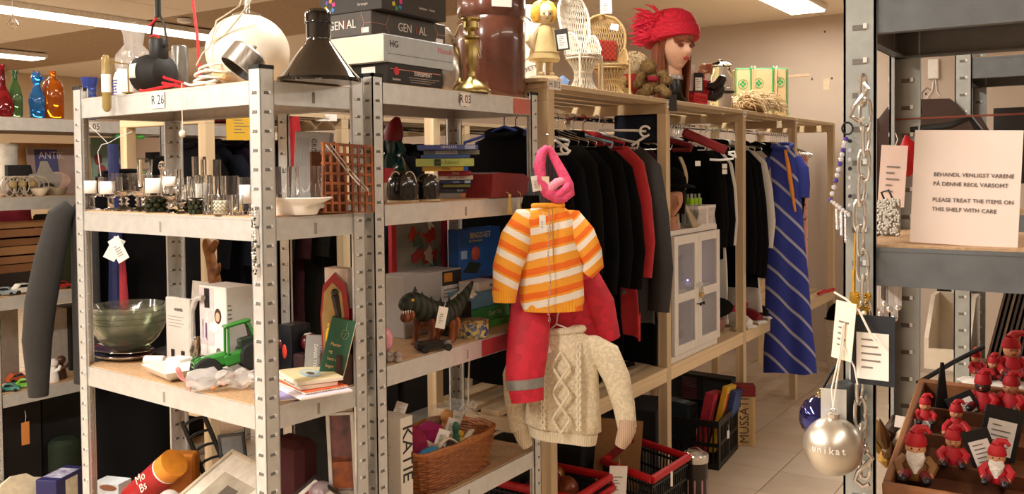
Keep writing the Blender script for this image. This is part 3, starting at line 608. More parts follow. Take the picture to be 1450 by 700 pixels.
# mannequin head with knitted hat
P = onR(952, .10, ZR); k = mpp(P); t = T('mannequin_head', 'mannequin head with long auburn wig, tinted glasses and red feathered hat', 'mannequin head', P, FACECAM+.48); s = 1.0
zc = hgt(P, 107)
g = G(); g.lathe([(.080, 0), (.078, .012), (.06, .03), (.052, .05), (.050, zc-.012)], 28, sy=.85); build('stand', g, mat('0c0c0d', .25), t)
g = G(); g.lathe([(.0535, zc-.022), (.0545, zc-.020), (.0545, zc-.002), (.0535, zc)], 28, sy=.9, caps=False); build('neck_band', g, mat('b4b2ae', .3, .8), t)
g = G(); g.lathe([(.050, zc-.02), (.047, zc+.02), (.046, zc+.05), (.05, zc+.08)], 24, sy=.95); build('neck', g, SKIN, t)
zh = hgt(P, 105)+.012; o = build('head', head_geo(.074, .112, .095), SKIN, t); o.location = (0, -.022, zh)
def lock(i, n):
    a = PI*(.40+1.22*i/(n-1)); x, y = math.sin(a), -math.cos(a); j = random.uniform(-.006, .006); L = random.uniform(.9, 1.1)
    return [(.06*x, .065*y, zh+.20), (.080*x+j, .092*y-.01, zh+.15), (.086*x, .10*y+j, zh+.10), (.088*x+j, .10*y, zh+.03), (.083*x, .094*y-j, zh-.05*L), (.080*x+j, .088*y, zh-.11*L), (.078*x, .085*y+j, zh-.15*L)]
build('wig', hair_locks(3, lock, 84, .0075), mat('7d4326', .45, kind='noise', scale=60, var=.35, stretch=(1, 1, .1)), t, kind='stuff')
def fringe(i, n):
    a = (-.85+1.7*i/(n-1)); x, y = math.sin(a), -math.cos(a); return [(.058*x, .07*y-.02, zh+.205), (.072*x, .096*y-.022, zh+.175), (.076*x, .104*y-.022, zh+.150), (.076*x, .103*y-.022, zh+.135-random.uniform(0, .014))]
build('fringe', hair_locks(5, fringe, 22, .006), mat('8a4a2b', .45, var=.3), t, kind='stuff')
for sx in (-1, 1):
    g = G(); g.ell((.030*sx, -.108, zh+.118), (.022, .004, .016), 14, 8, M=rotm(0, 0, 0)); build('lens', g, mat('7a2c26', .1, alpha=.6, var=0), t)
    g = G(); g.ell((0, -.112, zh+.047+.006*(sx > 0)), (.021, .006, .0055), 12, 6); build('lip', g, mat('b03c34', .4), t)
g = G(); g.tube([(-.054, -.095, zh+.122), (-.03, -.113, zh+.132), (0, -.118, zh+.124), (.03, -.113, zh+.132), (.054, -.095, zh+.122)], .0018, 5); build('glasses_frame', g, mat('3b1d18'), t)
HT = mat('e22742', .85, kind='checker', scale=130, col2='b8182f', bump=.8)
M_ = rotm(-.16, 0, 0, (0, .004, zh+.150)) @ Mx.Diagonal((1.12, 1.12, 1.05, 1))
g = G(); g.lathe([(.098, -.012), (.112, -.008), (.118, .018), (.114, .045), (.106, .052), (.108, .065), (.098, .100), (.068, .128), (.02, .14), (.003, .141)], 44, sy=1.12, M=M_, ripple=lambda a, z: 1+.012*math.sin(24*a)*(1 if z < .05 else .3)); build('hat', g, HT, t)
random.seed(12); g = G()
for i in range(260):
    a = random.uniform(1.3, 4.4); c = V((.095*math.cos(a-.6), .10*math.sin(a-.6)+.03, zh+.225+random.uniform(-.09, .05))); d = V((math.cos(a-.6)*.8+random.uniform(-.3, .3), math.sin(a-.6)*.8+.3+random.uniform(-.3, .3), random.uniform(-.3, .8))).normalized()
    L = random.uniform(.05, .105); sd = d.orthogonal().normalized()*random.uniform(-.02, .02); pts = [c, c+d*L*.5+sd, c+d*L+sd*.3+V((0, 0, -.012))]; g.tube(pts, [.004, .0055, .0008], 4)
build('feather', g, mat('ea3350', .8, var=.25), t, kind='stuff')
tag('black card tag hanging over the rack edge below the mannequin head', PX(953, 134, RX+.012), PI/2-.3, .05, .075, col='35322f', frame='2a2826', lines=False)
# small red plastic basket
P = onR(979, .08, ZR); t = T('plastic_basket', 'small red perforated plastic basket on the rack beside the mannequin', 'basket', P, 0); W_, D_, H_ = .10, .17, .055
g = G()
for (a, b) in (((-.05, -.085), (.05, -.082)), ((-.05, .082), (.05, .085)), ((-.05, -.085), (-.047, .085)), ((.047, -.085), (.05, .085))):
    g.box((*a, 0), (*b, .012)); g.box((*a, .044), (*b, .055)); hx = b[0]-a[0] > b[1]-a[1]; n = 9 if hx else 15
    for i in range(n+1):
        u = i/n*((b[0]-a[0]) if hx else (b[1]-a[1])); p = (a[0]+u, a[1]) if hx else (a[0], a[1]+u); g.cb((p[0] if hx else (a[0]+b[0])/2, (a[1]+b[1])/2 if hx else p[1], .028), (.004, .003, .034) if hx else (.003, .004, .034))
    g.box((*a, .026), (*b, .030))
g.box((-.05, -.085, 0), (.05, .085, .003)); build('body', g, mat('c9212c', .4), t, kind='stuff')
tag('white paper slip leaning above the small red basket', onR(975, .075, ZR+.20), FACECAM+.3, .07, .13, tilt=.1); tag('black framed tag standing in the small red basket', onR(989, .03, ZR+.155), FACECAM+.2, .05, .095, frame='1b1a19')
# sprawled doll in boots
P = onR(1004, .10, ZR); k = mpp(P); t = T('doll', 'sprawled doll with raised brown hand, red trousers and black boots', 'doll', P, FACECAM); BT = mat('131212', .3, var=.1)
g = G(); g.ell((-.055, .06, .085), (.045, .04, .085)); build('body', g, mat('26201f', .8), t); g = G(); g.tube([(-.03, .05, .14), (-.035, .03, .19), (-.03, .01, .20)], [.022, .018, .014], 10); build('sleeve', g, mat('a83a34', .8), t)
HD = mat('b07a5c', .5); g = G(); g.ell((-.028, -.002, .205), (.024, .018, .030)); build('hand', g, HD, t)
for i in range(4): g = G(); g.tube([(-.018+.006*i*.4, -.006+.003*i, .225-.012*i), (.008, -.02+.004*i, .228-.013*i), (.012, -.028+.003*i, .214-.012*i)], [.0075, .007, .0055], 7); build('finger', g, HD, t)
g = G(); g.tube([(-.04, -.012, .20), (-.028, -.026, .186), (-.012, -.03, .19)], [.008, .0075, .0055], 7); build('thumb', g, HD, t)
for dz, dx, y0 in ((.0, .0, 0), (.055, .012, .02)):
    g = G(); g.tube([(-.06, .03+y0, .055+dz), (-.03, .0+y0, .075+dz), (.0, -.02+y0, .065+dz)], [.034, .032, .026], 10); build('trouser_leg', g, mat('8f1b22', .85, var=.2), t)
    g = G(); g.tube([(-.004, -.02+y0, .06+dz), (.022, -.03+y0, .055+dz), (.038+dx, -.035+y0, .068+dz), (.052+dx, -.045+y0, .098+dz), (.055+dx, -.05+y0, .112+dz)], [.022, .025, .028, .024, .014], 12); build('boot', g, BT, t)
# glass jar with lid and ring
P = onR(1021, .13, ZR); k = mpp(P); H = hgt(P, 84); t = T('sweet_jar', 'clear ribbed glass jar with a knobbed lid', 'jar', P); g = G()
g.lathe([(.05, 0), (.062, .004), (.066, .02), (.066, H*.62), (.052, H*.78), (.048, H*.84), (.055, H*.86)], 36, ripple=lambda a, z: 1+.02*math.sin(18*a)); build('body', g, CLEAR, t)
g = G(); g.lathe([(.06, H*.86), (.06, H*.88), (.045, H*.93), (.012, H*.96), (.015, H*.985), (.006, H)], 28); build('lid', g, CLEAR, t); g = G(); g.lathe([(.069, H*.34), (.074, H*.342), (.074, H*.37), (.069, H*.372)], 28, caps=False); build('ring', g, BLACK, t)
# patterned handbag
P = onR(1075, .22, ZR); k = mpp(P); H = hgt(P, 98); t = T('handbag', 'cream handbag with green flower print, green handles and piping', 'bag', P, FACECAM+.05); w2 = 37*k; HB = mat('c8ac80', .6, var=.05); GR = mat('2f9a55', .4)
g = G(); g.box((-w2, -.05, 0), (w2, .05, H), r=.012); build('body', g, HB, t)
for sx in (-1, 1):
    g = G(); g.tube([(sx*w2, -.05, .008), (sx*w2, -.05, H-.004)], .0045, 6); build('piping', g, GR, t)
g = G(); g.tube([(-w2, -.05, H-.003), (w2, -.05, H-.003)], .004, 6); build('piping', g, GR, t)
for sx in (-1, 1):
    for o in (0, .022):
        x = sx*w2*.42+o; g = G(); g.tube([(x, -.055, .03), (x, -.057, H*.6), (x, -.06, H+.004), (x+.012, -.03, H+.012), (x+.014, .0, H+.002)], .0055, 6); build('handle', g, GR if o == 0 else HB, t)
for i, (fx, fz) in enumerate(((-.80, .68), (-.12, .70), (.78, .72), (-.45, .28), (.30, .30), (.80, .25))):
    g = G(); c = (fx*w2*.9, -.0515, fz*H); M_ = rotm(PI/2, 0, 0, c)
    g.tube([(.030*math.cos(a), .030*math.sin(a), 0) for a in [2*PI*q/18 for q in range(18)]], .002, 4, closed=True, M=M_)
    if i == 2: pass
    for q in range(4): g.ell((.013*math.cos(PI/2*q), .013*math.sin(PI/2*q), 0), (.009, .009, .0012), 10, 5, M=M_)
    build('flower_print', g, GR, t, kind='stuff')
# fur hat draped over the rack edge
P = onR(1077, .05, ZR); t = T('fur_collar', 'shaggy blond fur collar draped over the rack edge below the handbag', 'fur', P, 0); random.seed(21); g = G()
g.ell((-.03, .0, .050), (.085, .20, .048), 16, 8); build('hide', g, mat('a88a62', .95, var=.2), t); g = G()
for i in range(1300):
    a, b = random.uniform(0, 2*PI), random.uniform(0, PI*.55); n_ = V((math.sin(b)*math.cos(a), math.sin(b)*math.sin(a), math.cos(b))); p = V((-.03+.085*n_.x, .20*n_.y, .05+.048*n_.z))
    L = random.uniform(.05, .10); w_ = V((random.uniform(-.5, .5), random.uniform(-.6, .6), 0)); p1 = p+(n_+w_*.5)*L*.35; p2 = p1+(n_*.5+w_+V((.25, 0, -.35)))*L*.4; p3 = p2+V((.15+.3*n_.x, .3*w_.y, -.8 if (p2.x > .045 and i % 3) else -.12))*L*.8; p3.z = max(p3.z, .004) if p3.x < .06 else p3.z; g.tube([p, p1, p2, p3], [.0034, .0032, .0024, .0006], 3)
build('fur', g, mat('d6bd94', .85, var=.35, scale=30), t, kind='stuff')
def on26y(px, lx, z): P = B0+UX*lx+UZ*z; return P+UY*along(P, UY, px)
# ---------------------------------------------------------------- glassware shelf
z = S26[1]; STK = mat('f3eee6', .7, var=.02); GDK = mat('2f3522', .1, trans=.35, var=0)
def stk(t, r, z0, z1, half=.72, m=STK, n=8, rot=-.78):
    g = G(); vs = []; fs = []
    for i in range(n+1):
        a = rot+half*(2*i/n-1); vs += [(r*math.cos(a), r*math.sin(a), z0), (r*math.cos(a), r*math.sin(a), z1)]
    g.add(vs, [(2*i, 2*i+2, 2*i+3, 2*i+1) for i in range(n)]); build('sticker', g, m, t, solid=.0006)
def glass_item(kind, px, d, top, wpx, label, sticker=True, group='drinking glasses on the R 26 shelf', zz=None):
    P = on26(px, d, zz or z); k = mpp(P); H = hgt(P, top); R = wpx*k/2*1.08; t = T('drinking_glass', label, 'glass', P, Y2, group); g = G()
    if kind == 'column':
        g.lathe([(R*.72, 0), (R*.75, .004), (R*.3, .008), (R*.26, .012), (R*.24, H*.38), (R*.5, H*.41), (R*.98, H*.43), (R, H*.47), (R, H), (R-.0016, H), (R-.0016, H*.49), (.002, H*.475)], 24)
        build('bowl', g, CLEAR, t); sr, s0, s1 = R+.0008, H*.5, H*.88
    elif kind == 'knop':
        g.lathe([(R*.8, 0), (R*.82, .004), (R*.32, .012), (R*.22, H*.13), (R*.42, H*.18), (R*.22, H*.24), (R*.46, H*.30), (R*.22, H*.36), (R*.55, H*.42), (R*.85, H*.5), (R, H), (R-.0018, H), (R*.8, H*.52), (.002, H*.46)], 10)
        build('bowl', g, CLEAR, t); sr, s0, s1 = R*.94, H*.6, H*.9
    elif kind == 'dark':
        g.lathe([(R*.85, H*.36), (R, H*.42), (R, H), (R-.0016, H), (R-.0016, H*.44), (.002, H*.40)], 20); build('bowl', g, CLEAR, t); g = G()
        for lv in range(3):
            for q in range(7):
                a = 2*PI*q/7+lv*.45; g.ell((R*.70*math.cos(a), R*.70*math.sin(a), H*(.07+.125*lv)), (R*.30, R*.30, H*.075), 8, 5)
        g.lathe([(R*.6, 0), (R*.62, .004), (R*.55, H*.38), (R*.3, H*.40)], 12); build('foot', g, GDK, t); sr, s0, s1 = R+.0008, H*.52, H*.92
    elif kind == 'goblet':
        g.lathe([(R*.7, 0), (R*.72, .004), (R*.25, .012), (R*.16, H*.12), (R*.3, H*.16), (R*.16, H*.22), (R*.5, H*.32), (R*.85, H*.42), (R, H), (R-.0016, H), (R*.8, H*.45), (.002, H*.35)], 20); build('bowl', g, CLEAR, t); sr, s0, s1 = R*.95, H*.62, H*.84
    else:
        g.lathe([(R*.9, 0), (R*.94, .003), (R, H), (R-.0018, H), (R*.86, .010), (.002, .009)], 22, ripple=(lambda a, zz: 1+.015*math.sin(14*a)) if kind == 'ribbed' else None); build('bowl', g, CLEAR, t); sr, s0, s1 = R*.985, H*.3, H*.8
    if sticker: stk(t, sr, s0, s1)
    return t
for a in (('column', 131, .035, 250, 27, 'flat bowled column stem glass with label, first at the shelf corner post'), ('column', 157, .035, 251, 29, 'flat bowled column stem glass with label, second from the corner post'),
          ('knop', 176, .05, 245, 33, 'knopped stem goblet without label beside the column stem glasses', False), ('knop', 198, .045, 245, 30, 'knopped stem goblet without label next to the green footed glass', False),
          ('dark', 221, .035, 248, 30, 'glass with dark green beaded foot and a large white label'), ('goblet', 243, .03, 240, 26, 'tall goblet with small label before the back post'),
          ('dark', 262, .05, 252, 20, 'slim glass on a dark beaded foot, middle of the shelf', False), ('goblet', 257, .022, 262, 17, 'short clear goblet standing between two dark beaded feet', False),
          ('dark', 277, .022, 250, 20, 'glass on a dark beaded foot near the ribbed tumblers', False), ('tumbler', 288, .065, 248, 23, 'straight tumbler with white label near the middle of the shelf'),
          ('ribbed', 307, .07, 250, 20, 'ribbed tumbler without label between two labelled ones', False), ('ribbed', 326, .07, 249, 24, 'wide ribbed tumbler without label left of the front post', False), ('tumbler', 349, .07, 251, 22, 'labelled tumbler half hidden by the front corner post'),
          ('ribbed', 296, .025, 276, 17, 'low ribbed glass standing before the labelled tumbler', False), ('tumbler', 335, .035, 276, 18, 'low plain glass standing beside the zigzag glass', False),
          ('goblet', 206, .17, 226, 20, 'stem glass in the back row behind the knopped goblets', False), ('tumbler', 300, .19, 226, 26, 'clear square beaker in the back row', False), ('tumbler', 283, .2, 222, 18, 'narrow beaker in the back row by the wooden bead', False)):
    glass_item(*a)
t = glass_item('tumbler', 314, .022, 276, 23, 'low glass with a cream zigzag band in the front row', False); g = G()
P = on26(314, .022, z); R = 11.5*1.08*mpp(P)
for i in range(3):
    g.tube([((R+.0012)*math.cos(a), (R+.0012)*math.sin(a), .012+.010*i+(.004 if q % 2 else -.004)) for q, a in enumerate([-.78+.9*(2*j/8-1) for j in range(9)])], .0009, 4)
build('zigzag', g, mat('5c564d', .6), t, kind='stuff'); stk(t, R*.985, .004, .038, 1.0, mat('cfc6ad', .7))
P = on26(231, .10, z); g = G(); H = hgt(P, 228); g.lathe([(.012, 0), (.014, .004), (.016, H*.6), (.006, H*.7), (.006, H*.78), (.011, H*.86), (.011, H*.92), (.004, H)], 14); S('glass_decanter', g, CLEAR, 'small stoppered glass decanter among the drinking glasses', 'bottle', P, Y2)
# white dish with glass bowls
P = on26(412, .135, z); k = mpp(P); R = 75*k; t = T('serving_dish', 'white oval serving dish under two clear glass bowls', 'dish', P, Y2); g = G(); H = .043
g.lathe([(R*.60, 0), (R*.64, .003), (R*.72, .02), (R*.78, H*.7), (R*.98, H*.93), (R, H), (R*.97, H+.002), (R*.75, H*.8), (R*.68, .02), (.003, .012)], 44, sy=.56); build('body', g, mat('f1eae0', .2, coat=.4, var=.02), t)
q0 = z+.0165
for px, d, top, w_, lab, kd in ((405, .135, 236, 30, 'small clear glass bowl stacked on the white dish', 'ribbed'), (440, .14, 235, 38, 'thick clear glass vase standing in the white dish', 'tumbler')):
    glass_item(kd, px, d, top, w_, lab, False, 'clear glass bowls in the white dish', q0)
P = on26(441, .275, z); H = hgt(P, 187); k = mpp(P); t = T('maze_kit_box', 'silver grey box with vertical black title standing behind the glass bowls', 'box', P, FACECAM-.1, rot=(0, .06, FACECAM-.05)); w_ = 25*k; g = G(); g.box((-w_, -.02, 0), (w_, .02, H), r=.002); build('body', g, mat('a9a6a3', .5, var=.05), t)
txt(t, 'GROW-A-MAZE', .019, (.004, -.021, H*.62), (PI/2, PI/2, 0), '1d1b1b', sx=.95); txt(t, 'GROW A', .018, (w_*.55, -.021, H*.74), LEFT, '1d1b1b', sx=.7)
g = G(); g.box((w_*.3, -.0208, H*.52), (w_*.85, -.0199, H*.55)); g.box((w_*.3, -.0208, H*.58), (w_*.85, -.0199, H*.6)); build('print', g, mat('5a5655'), t, kind='stuff'); g = G(); M_ = rotm(PI/2, 0, 0, (w_*.6, -.0204, H*.42))
g.tube([(.012*math.cos(a), .018*math.sin(a), 0) for a in [2*PI*q/16 for q in range(16)]], .0012, 4, closed=True, M=M_); build('print_oval', g, INK, t)
for i in range(10): rect(t, -w_*.95+.004*i, -w_*.95+.004*i+.0012, H*.08, H*.92, 'L', mat('8a8784'), 'stripe', .0207)
# wooden lattice basket with wire handles
P = _on(B0+UX*.895+UZ*z, UY, 494); k = mpp(P); t = T('lattice_basket', 'brown wooden lattice basket with steel wire handles at the shelf end', 'basket', P, rot=(-.06, .04, Y2+PI/2)); W_ = along(P, UY, 527); H = hgt(P, 207)*1.02; WD = mat('94522a', .5, kind='wave', scale=8, var=.25, stretch=(.2, 1, 1))
n = 7; bw = .0065
for i in range(n+1):
    u = -W_+2*W_*i/n; g = G(); g.box((u-bw/2, -.006, 0), (u+bw/2, .0, H)); build('upright_slat', g, WD, t); v = H*i/n; g = G(); g.box((-W_-bw/2, -.004, v-bw/2 if i else 0), (W_+bw/2, .004, v+bw/2)); build('cross_slat', g, WD, t)
g = G(); g.box((-W_, .004, 0), (W_*.3, .05, .006)); g.box((-W_, .044, 0), (W_*.3, .05, H*.9)); build('back_panel', g, mat('6b3c20', .6), t)
for dx in (0, .014):
    g = G(); g.tube([(-W_*.96+dx, -.008, H*.985), (-W_*.5+dx, -.030, H*.66), (-W_*.08+dx, -.045, H*.42), (W_*.2+dx, -.040, H*.34), (W_*.66+dx*.3, -.012, H*.27-dx*.6)], .0024, 6); build('handle', g, CHROME, t)
# bead necklace on the front post
P = B0+UX*.862+UY*(-.012); t = T('bead_necklace', 'black and white bead necklace hanging down the front corner post', 'necklace', PX(366, 262, P.x) if 0 else V((P.x, P.y, 1.415)), Y2); random.seed(3)
for side in (0, 1):
    g = G()
    for i in range(24):
        x = -.004+.008*side+.002*math.sin(i*.7); g.ell((x, -.0, -.007*i), (.0035 if i % 4 else .0045, .0035, .0036), 8, 5)
    build('bead_string', g, mat('26221f' if side else '57504a', .25, col2='d9d2c6', kind='voronoi', scale=150, thr=.6), t, kind='stuff')
# ---------------------------------------------------------------- lower shelf of the same unit
z = S26[2]
P = PZ(170, 506, z); k = mpp(P)
for i, (dz, s_, lab) in enumerate(((0, 1.0, 'large oval silver tray lying on the shelf under the glass bowls'), (.014, .92, 'second oval silver tray with wavy rim under the glass bowls'))):
    g = G(); R = 61*k*s_; g.lathe([(R*.6, .0), (R*.66, .002), (R*.9, .010), (R, .017), (R*.99, .0185), (R*.88, .012), (.003, .0035)], 40, sy=.62, ripple=(lambda a, zz: 1+.02*math.sin(10*a)*(zz > .009)) if i else None)
    S('silver_tray', g, mat('c4bfb6', .18, 1, var=.05), lab, 'tray', P+UZ*dz+UX*(.012*i), Y2, 'silver trays')
P = PZ(183, 503, z)+UZ*.030; k = mpp(P); R = 50*k; GB = mat('f0f3e4', .10, trans=.97, var=0)
for i, lab in enumerate(('scalloped glass bowl, lowest of the stack', 'scalloped glass bowl, second of the stack', 'scalloped glass bowl, third of the stack', 'scalloped glass bowl, topmost of the stack')):
    rip = lambda a, zz: 1+.05*abs(math.sin(4*a+.6*i))*max(0, zz-.02)/.06
    h = .078; pr = [(R*.55, 0), (R*.6, .003), (R*.80, .025), (R*.93, .05), (R, h)]; pr += [(r-.004, q+.001) for r, q in reversed(pr)]+[(.003, .006)]
    g = G(); g.lathe(pr, 48, ripple=rip); S('glass_bowl', g, GB, lab+' on the silver trays', 'bowl', P+UZ*(.017*i), i*.4, 'stacked glass bowls')
# black slate and white square dish
P = PZ(258, 500, z); g = G(); g.cb((0, 0, .006), (.19, .13, .010), r=.003); S('slate_board', g, mat('2e2826', .5), 'dark rectangular board lying behind the white square dish', 'board', P, .3)
P = PZ(252, 533, z)+UZ*.002; k = mpp(P); t = T('square_dish', 'white square dish holding small white cartons and a pink bag', 'dish', P, -.25); a = .075
g = G(); rg = [[(sx*s_*a, sy*s_*a*.8, h) for sx, sy in ((-1, -1), (1, -1), (1, 1), (-1, 1))] for s_, h in ((.72, 0), (.95, .012), (1.15, .028), (1.12, .030), (.92, .014), (.70, .005))]
g.loft(rg, caps=True); build('body', g, mat('eae3d9', .2, var=.02), t, sub=0)
g = G(); g.cb((.0, .0, 0), (.055, .05, .044), r=.003); S('small_carton', g, mat('f0ebe4', .6), 'white carton standing upright in the square dish', 'carton', P+V((.0, .005, .028)), .1, 'white cartons in the square dish')
g = G(); g.cb((0, 0, 0), (.06, .045, .030), r=.003); S('small_carton', g, mat('f0ebe4', .6), 'flat white carton against the pink bag in the square dish', 'carton', P+V((.06, .006, .026)), -.1, 'white cartons in the square dish')
P = PZ(219, 520, z)+UZ*.020; g = G(); g.lathe([(.012, -.03), (.014, -.028), (.014, .028), (.012, .03)], 16, M=rotm(0, PI/2, .5)); S('white_roll', g, mat('ece6dd', .5), 'small white roll with silver foil end in the square dish', 'roll', P, 0)
def plasticbag(label, P, r, H, seed, content, col='f3eeea', al=.30, rz=0, lie=False):
    t = T('plastic_bag', label, 'bag', P, rz); M_ = rotm(0, PI/2-.2, 0, (-H*.5, 0, r*.95)) if lie else None
    g = G(); g.loft(bag(r, H, seed), M=M_, caps=True); build('film', g, film(col, al), t); random.seed(seed)
    for i, c in enumerate(content):
        g = G(); g.ell((random.uniform(-.4, .4)*(H if lie else r), random.uniform(-.4, .4)*r, r*.45+.012*(i % 3)), (r*.30, r*.24, r*.22), 9, 6); build('sweet', g, mat(c, .5), t)
    return t
P = PZ(296, 556, z); plasticbag('pink and clear bag of small trinkets hanging over the white dish', P, .025, .11, 5, ['e0862e', 'd8d0c0', 'b7a7a0', '8b8a90', 'e9a29a'], rz=.4, lie=True)
P = PZ(276, 548, z)+UZ*.012; g = G(); g.sheet(6, 8, lambda u, v: (-.02+.04*u+.05*v, -.045+.03*v+.006*math.sin(5*u), .04-.045*v+.006*math.sin(7*v+3*u))); S('pink_film', g, mat('ee9a94', .5), 'pink printed film hanging over the front of the white dish', 'film', P, -.5, solid=.001)
P = PZ(345, 552, z); plasticbag('crumpled clear bag of silver beads next to the magazines', P, .022, .09, 8, ['8f8c8a', 'c9c4bd', 'a84038', '77736e'], rz=.2, lie=True)
P = PZ(318, 540, z); g = G(); g.lathe([(.016, 0), (.02, .012), (.012, .02), (.018, .028), (.006, .034)], 14); S('cream_flower', g, mat('e3d5b0', .6), 'small cream flower ornament in front of the green tractor', 'ornament', P, 0)
P = PZ(290, 503, z); g = G(); g.ell((0, 0, .015), (.022, .014, .015)); g.tube([(-.02, 0, .015), (-.04, .01, .03), (-.045, .012, .038)], [.010, .006, .005], 8); S('amber_duck', g, mat('c9812c', .15, trans=.5, var=0), 'small amber glass bird in front of the white photo carton', 'ornament', P, 0)
# appliance cartons
P = on26(322, .17, z); e, W, D, H = cbox('appliance_box', 'white carton with a portrait print and grey lettering behind the tractor', 'box', P, 284, 360, 408, [mat('e6e0da', .55, var=.03)], rz=Y2)
rect(e, -W*.98, -W*.45, H*.30, H*.98, 'L', mat('cfc3c4', .6)); rect(e, -W*.80, -W*.60, H*.74, H*.97, 'L', INK)
g = G(); g.ell((-W*.30, -.001, H*.66), (.016, .002, .022), 16, 8); build('print_hair', g, mat('3b2622', .5), e); g = G(); g.ell((-W*.29, -.0025, H*.65), (.010, .002, .014), 14, 8); build('print_face', g, mat('d9a58a', .5), e); g = G(); g.ell((-W*.45, -.001, H*.52), (.022, .0015, .016), 14, 8); build('print_shirt', g, mat('eee9e6', .5), e)
g = G(); g.lathe([(.010, 0), (.010, .0015)], 18, M=rotm(PI/2, 0, 0, (-W*.30, 0, H*.25))); build('print_spot', g, mat('5d5552', .5), e); rect(e, -W*.9, -W*.83, H*.36, H*.60, 'L', mat('6e4a6c')); rect(e, -W*.78, -W*.71, H*.36, H*.56, 'L', mat('6e4a6c'))
for i in range(5): rect(e, D*.06, D*(.18+.03*(i % 2)), H*(.78-.05*i), H*(.795-.05*i), 'R', mat('7b7672'))
P = on26(270, .19, z); e, W, D, H = cbox('appliance_box', 'open grey carton printed with black glasses beside the coffee maker', 'box', P, 236, 278, 425, [mat('cfc8c0', .6, var=.03)], rz=Y2)
txt(e, 'WARMER', .013, (-W*.45, -.001, H*.82), LEFT, '6b6560', sx=.8)
for i in range(4): rect(e, -W*.9, -W*(.25+.1*(i % 2)), H*(.70-.05*i), H*(.71-.05*i), 'L', mat('9b938c'))
for u in (-.72, -.30): g = G(); g.lathe([(.006, 0), (.009, .004), (.010, .022), (.010, .024)], 12, sy=.12, M=Mx.Translation((W*u, -.001, H*.06))); build('print_glass', g, INK, e)
g = G(); g.box((-W*.2, D*.2, H), (W*.45, D*.24, H+.055), M=rotm(-.1, 0, 0)); build('flap', g, mat('bdb5ac', .65), e)
P = on26(281, .16, z); t = T('coffee_maker', 'grey curved coffee maker handle and glass jug behind the cartons', 'coffee maker', P, Y2); k = mpp(P); H = hgt(P, 421)
g = G(); g.tube([(-.030, 0, 0), (-.030, 0, H*.55), (-.026, 0, H*.80), (-.008, 0, H*.96), (.014, 0, H), (.03, 0, H)], .0085, 8); build('frame', g, mat('b9b4ad', .4), t)
g = G(); g.lathe([(.02, 0), (.027, .006), (.030, .03), (.022, .055), (.020, .066)], 20, M=Mx.Translation((.012, 0, .03)), caps=False); build('jug', g, CLEAR, t); g = G(); g.cb((.01, 0, .012), (.065, .05, .022), r=.004); build('base', g, mat('55504b', .5), t)
# wooden root sculpture
P = on26(308, .315, z); t = T('root_sculpture', 'gnarled brown wooden root sculpture behind the white portrait carton', 'sculpture', P, Y2); k = mpp(P); H = hgt(P, 338); g = G()
g.tube([(.0, 0, 0), (.005, 0, H*.35), (-.004, 0, H*.6), (-.014, 0, H*.74), (-.03, 0, H*.86), (-.042, 0, H*.94), (-.050, 0, H)], [.028, .024, .022, .020, .016, .020, .008], 9); g.tube([(-.03, 0, H*.86), (-.015, .01, H*.96), (.0, .01, H*.985)], [.014, .013, .006], 8); g.tube([(-.008, 0, H*.66), (.016, 0, H*.74), (.022, 0, H*.80)], [.012, .009, .004], 7)
build('root', g, mat('8a5a30', .6, kind='noise', scale=50, var=.5, bump=1), t, sub=1)
# toy tractor
P = on26(330, .135, z); t = T('toy_tractor', 'green toy field tractor with black tyres tipped towards the front', 'toy tractor', P+UZ*.012, 0, rot=(.22, -.12, -.55)); t.scale = (1.42, 1.42, 1.42); GN = mat('2f7d2c', .35, var=.08); TY = mat('161514', .75)
for sx, sy, r, wd in ((-1, -1, .026, .022), (1, -1, .026, .022), (-1, 1, .028, .022), (1, 1, .028, .022)):
    M_ = rotm(0, PI/2, 0, (sx*.037, sy*.045, r)); g = G(); g.lathe([(r*.5, -wd/2), (r*.9, -wd/2), (r, -wd*.3), (r, wd*.3), (r*.9, wd/2), (r*.5, wd/2)], 24, M=M_, ripple=lambda a, zz: 1+.03*(math.sin(12*a) > 0)); w1 = build('wheel', g, TY, t); g = G(); g.lathe([(.003, -wd*.42), (r*.5, -wd*.42), (r*.5, wd*.42), (.003, wd*.42)], 14, M=M_); build('hub', g, mat('d9c24a', .4), w1)
g = G(); g.box((-.022, -.062, .024), (.022, .0, .052), r=.006); build('bonnet', g, GN, t); g = G(); g.box((-.026, -.01, .022), (.026, .062, .045), r=.004); build('chassis', g, GN, t)
for sx in (-1, 1):
    for y0, y1 in ((.0, .012), (.058, .05)): g = G(); g.tube([(sx*.025, y0, .045), (sx*.022, y1, .095)], .0028, 6); build('roll_bar', g, GN, t)
g = G(); g.box((-.027, .006, .093), (.027, .056, .099), r=.003); build('roof', g, GN, t); g = G(); g.box((-.018, .025, .045), (.018, .055, .066), r=.004); g.box((-.018, .048, .06), (.018, .056, .085), r=.003); build('seat', g, mat('1d2a1c', .5), t)
g = G()
for i in range(4): g.tube([(-.03, -.066+.001*i, .020+.009*i), (.03, -.066+.001*i, .020+.009*i)], .0018, 5)
for x in (-.03, .03): g.tube([(x, -.066, .018), (x, -.062, .05), (x*.8, -.05, .055)], .0018, 5)
build('bull_bar', g, GN, t, kind='stuff'); txt(t, '*', .03, (0, -.040, .0525), (0, 0, PI), 'e6e2d6')
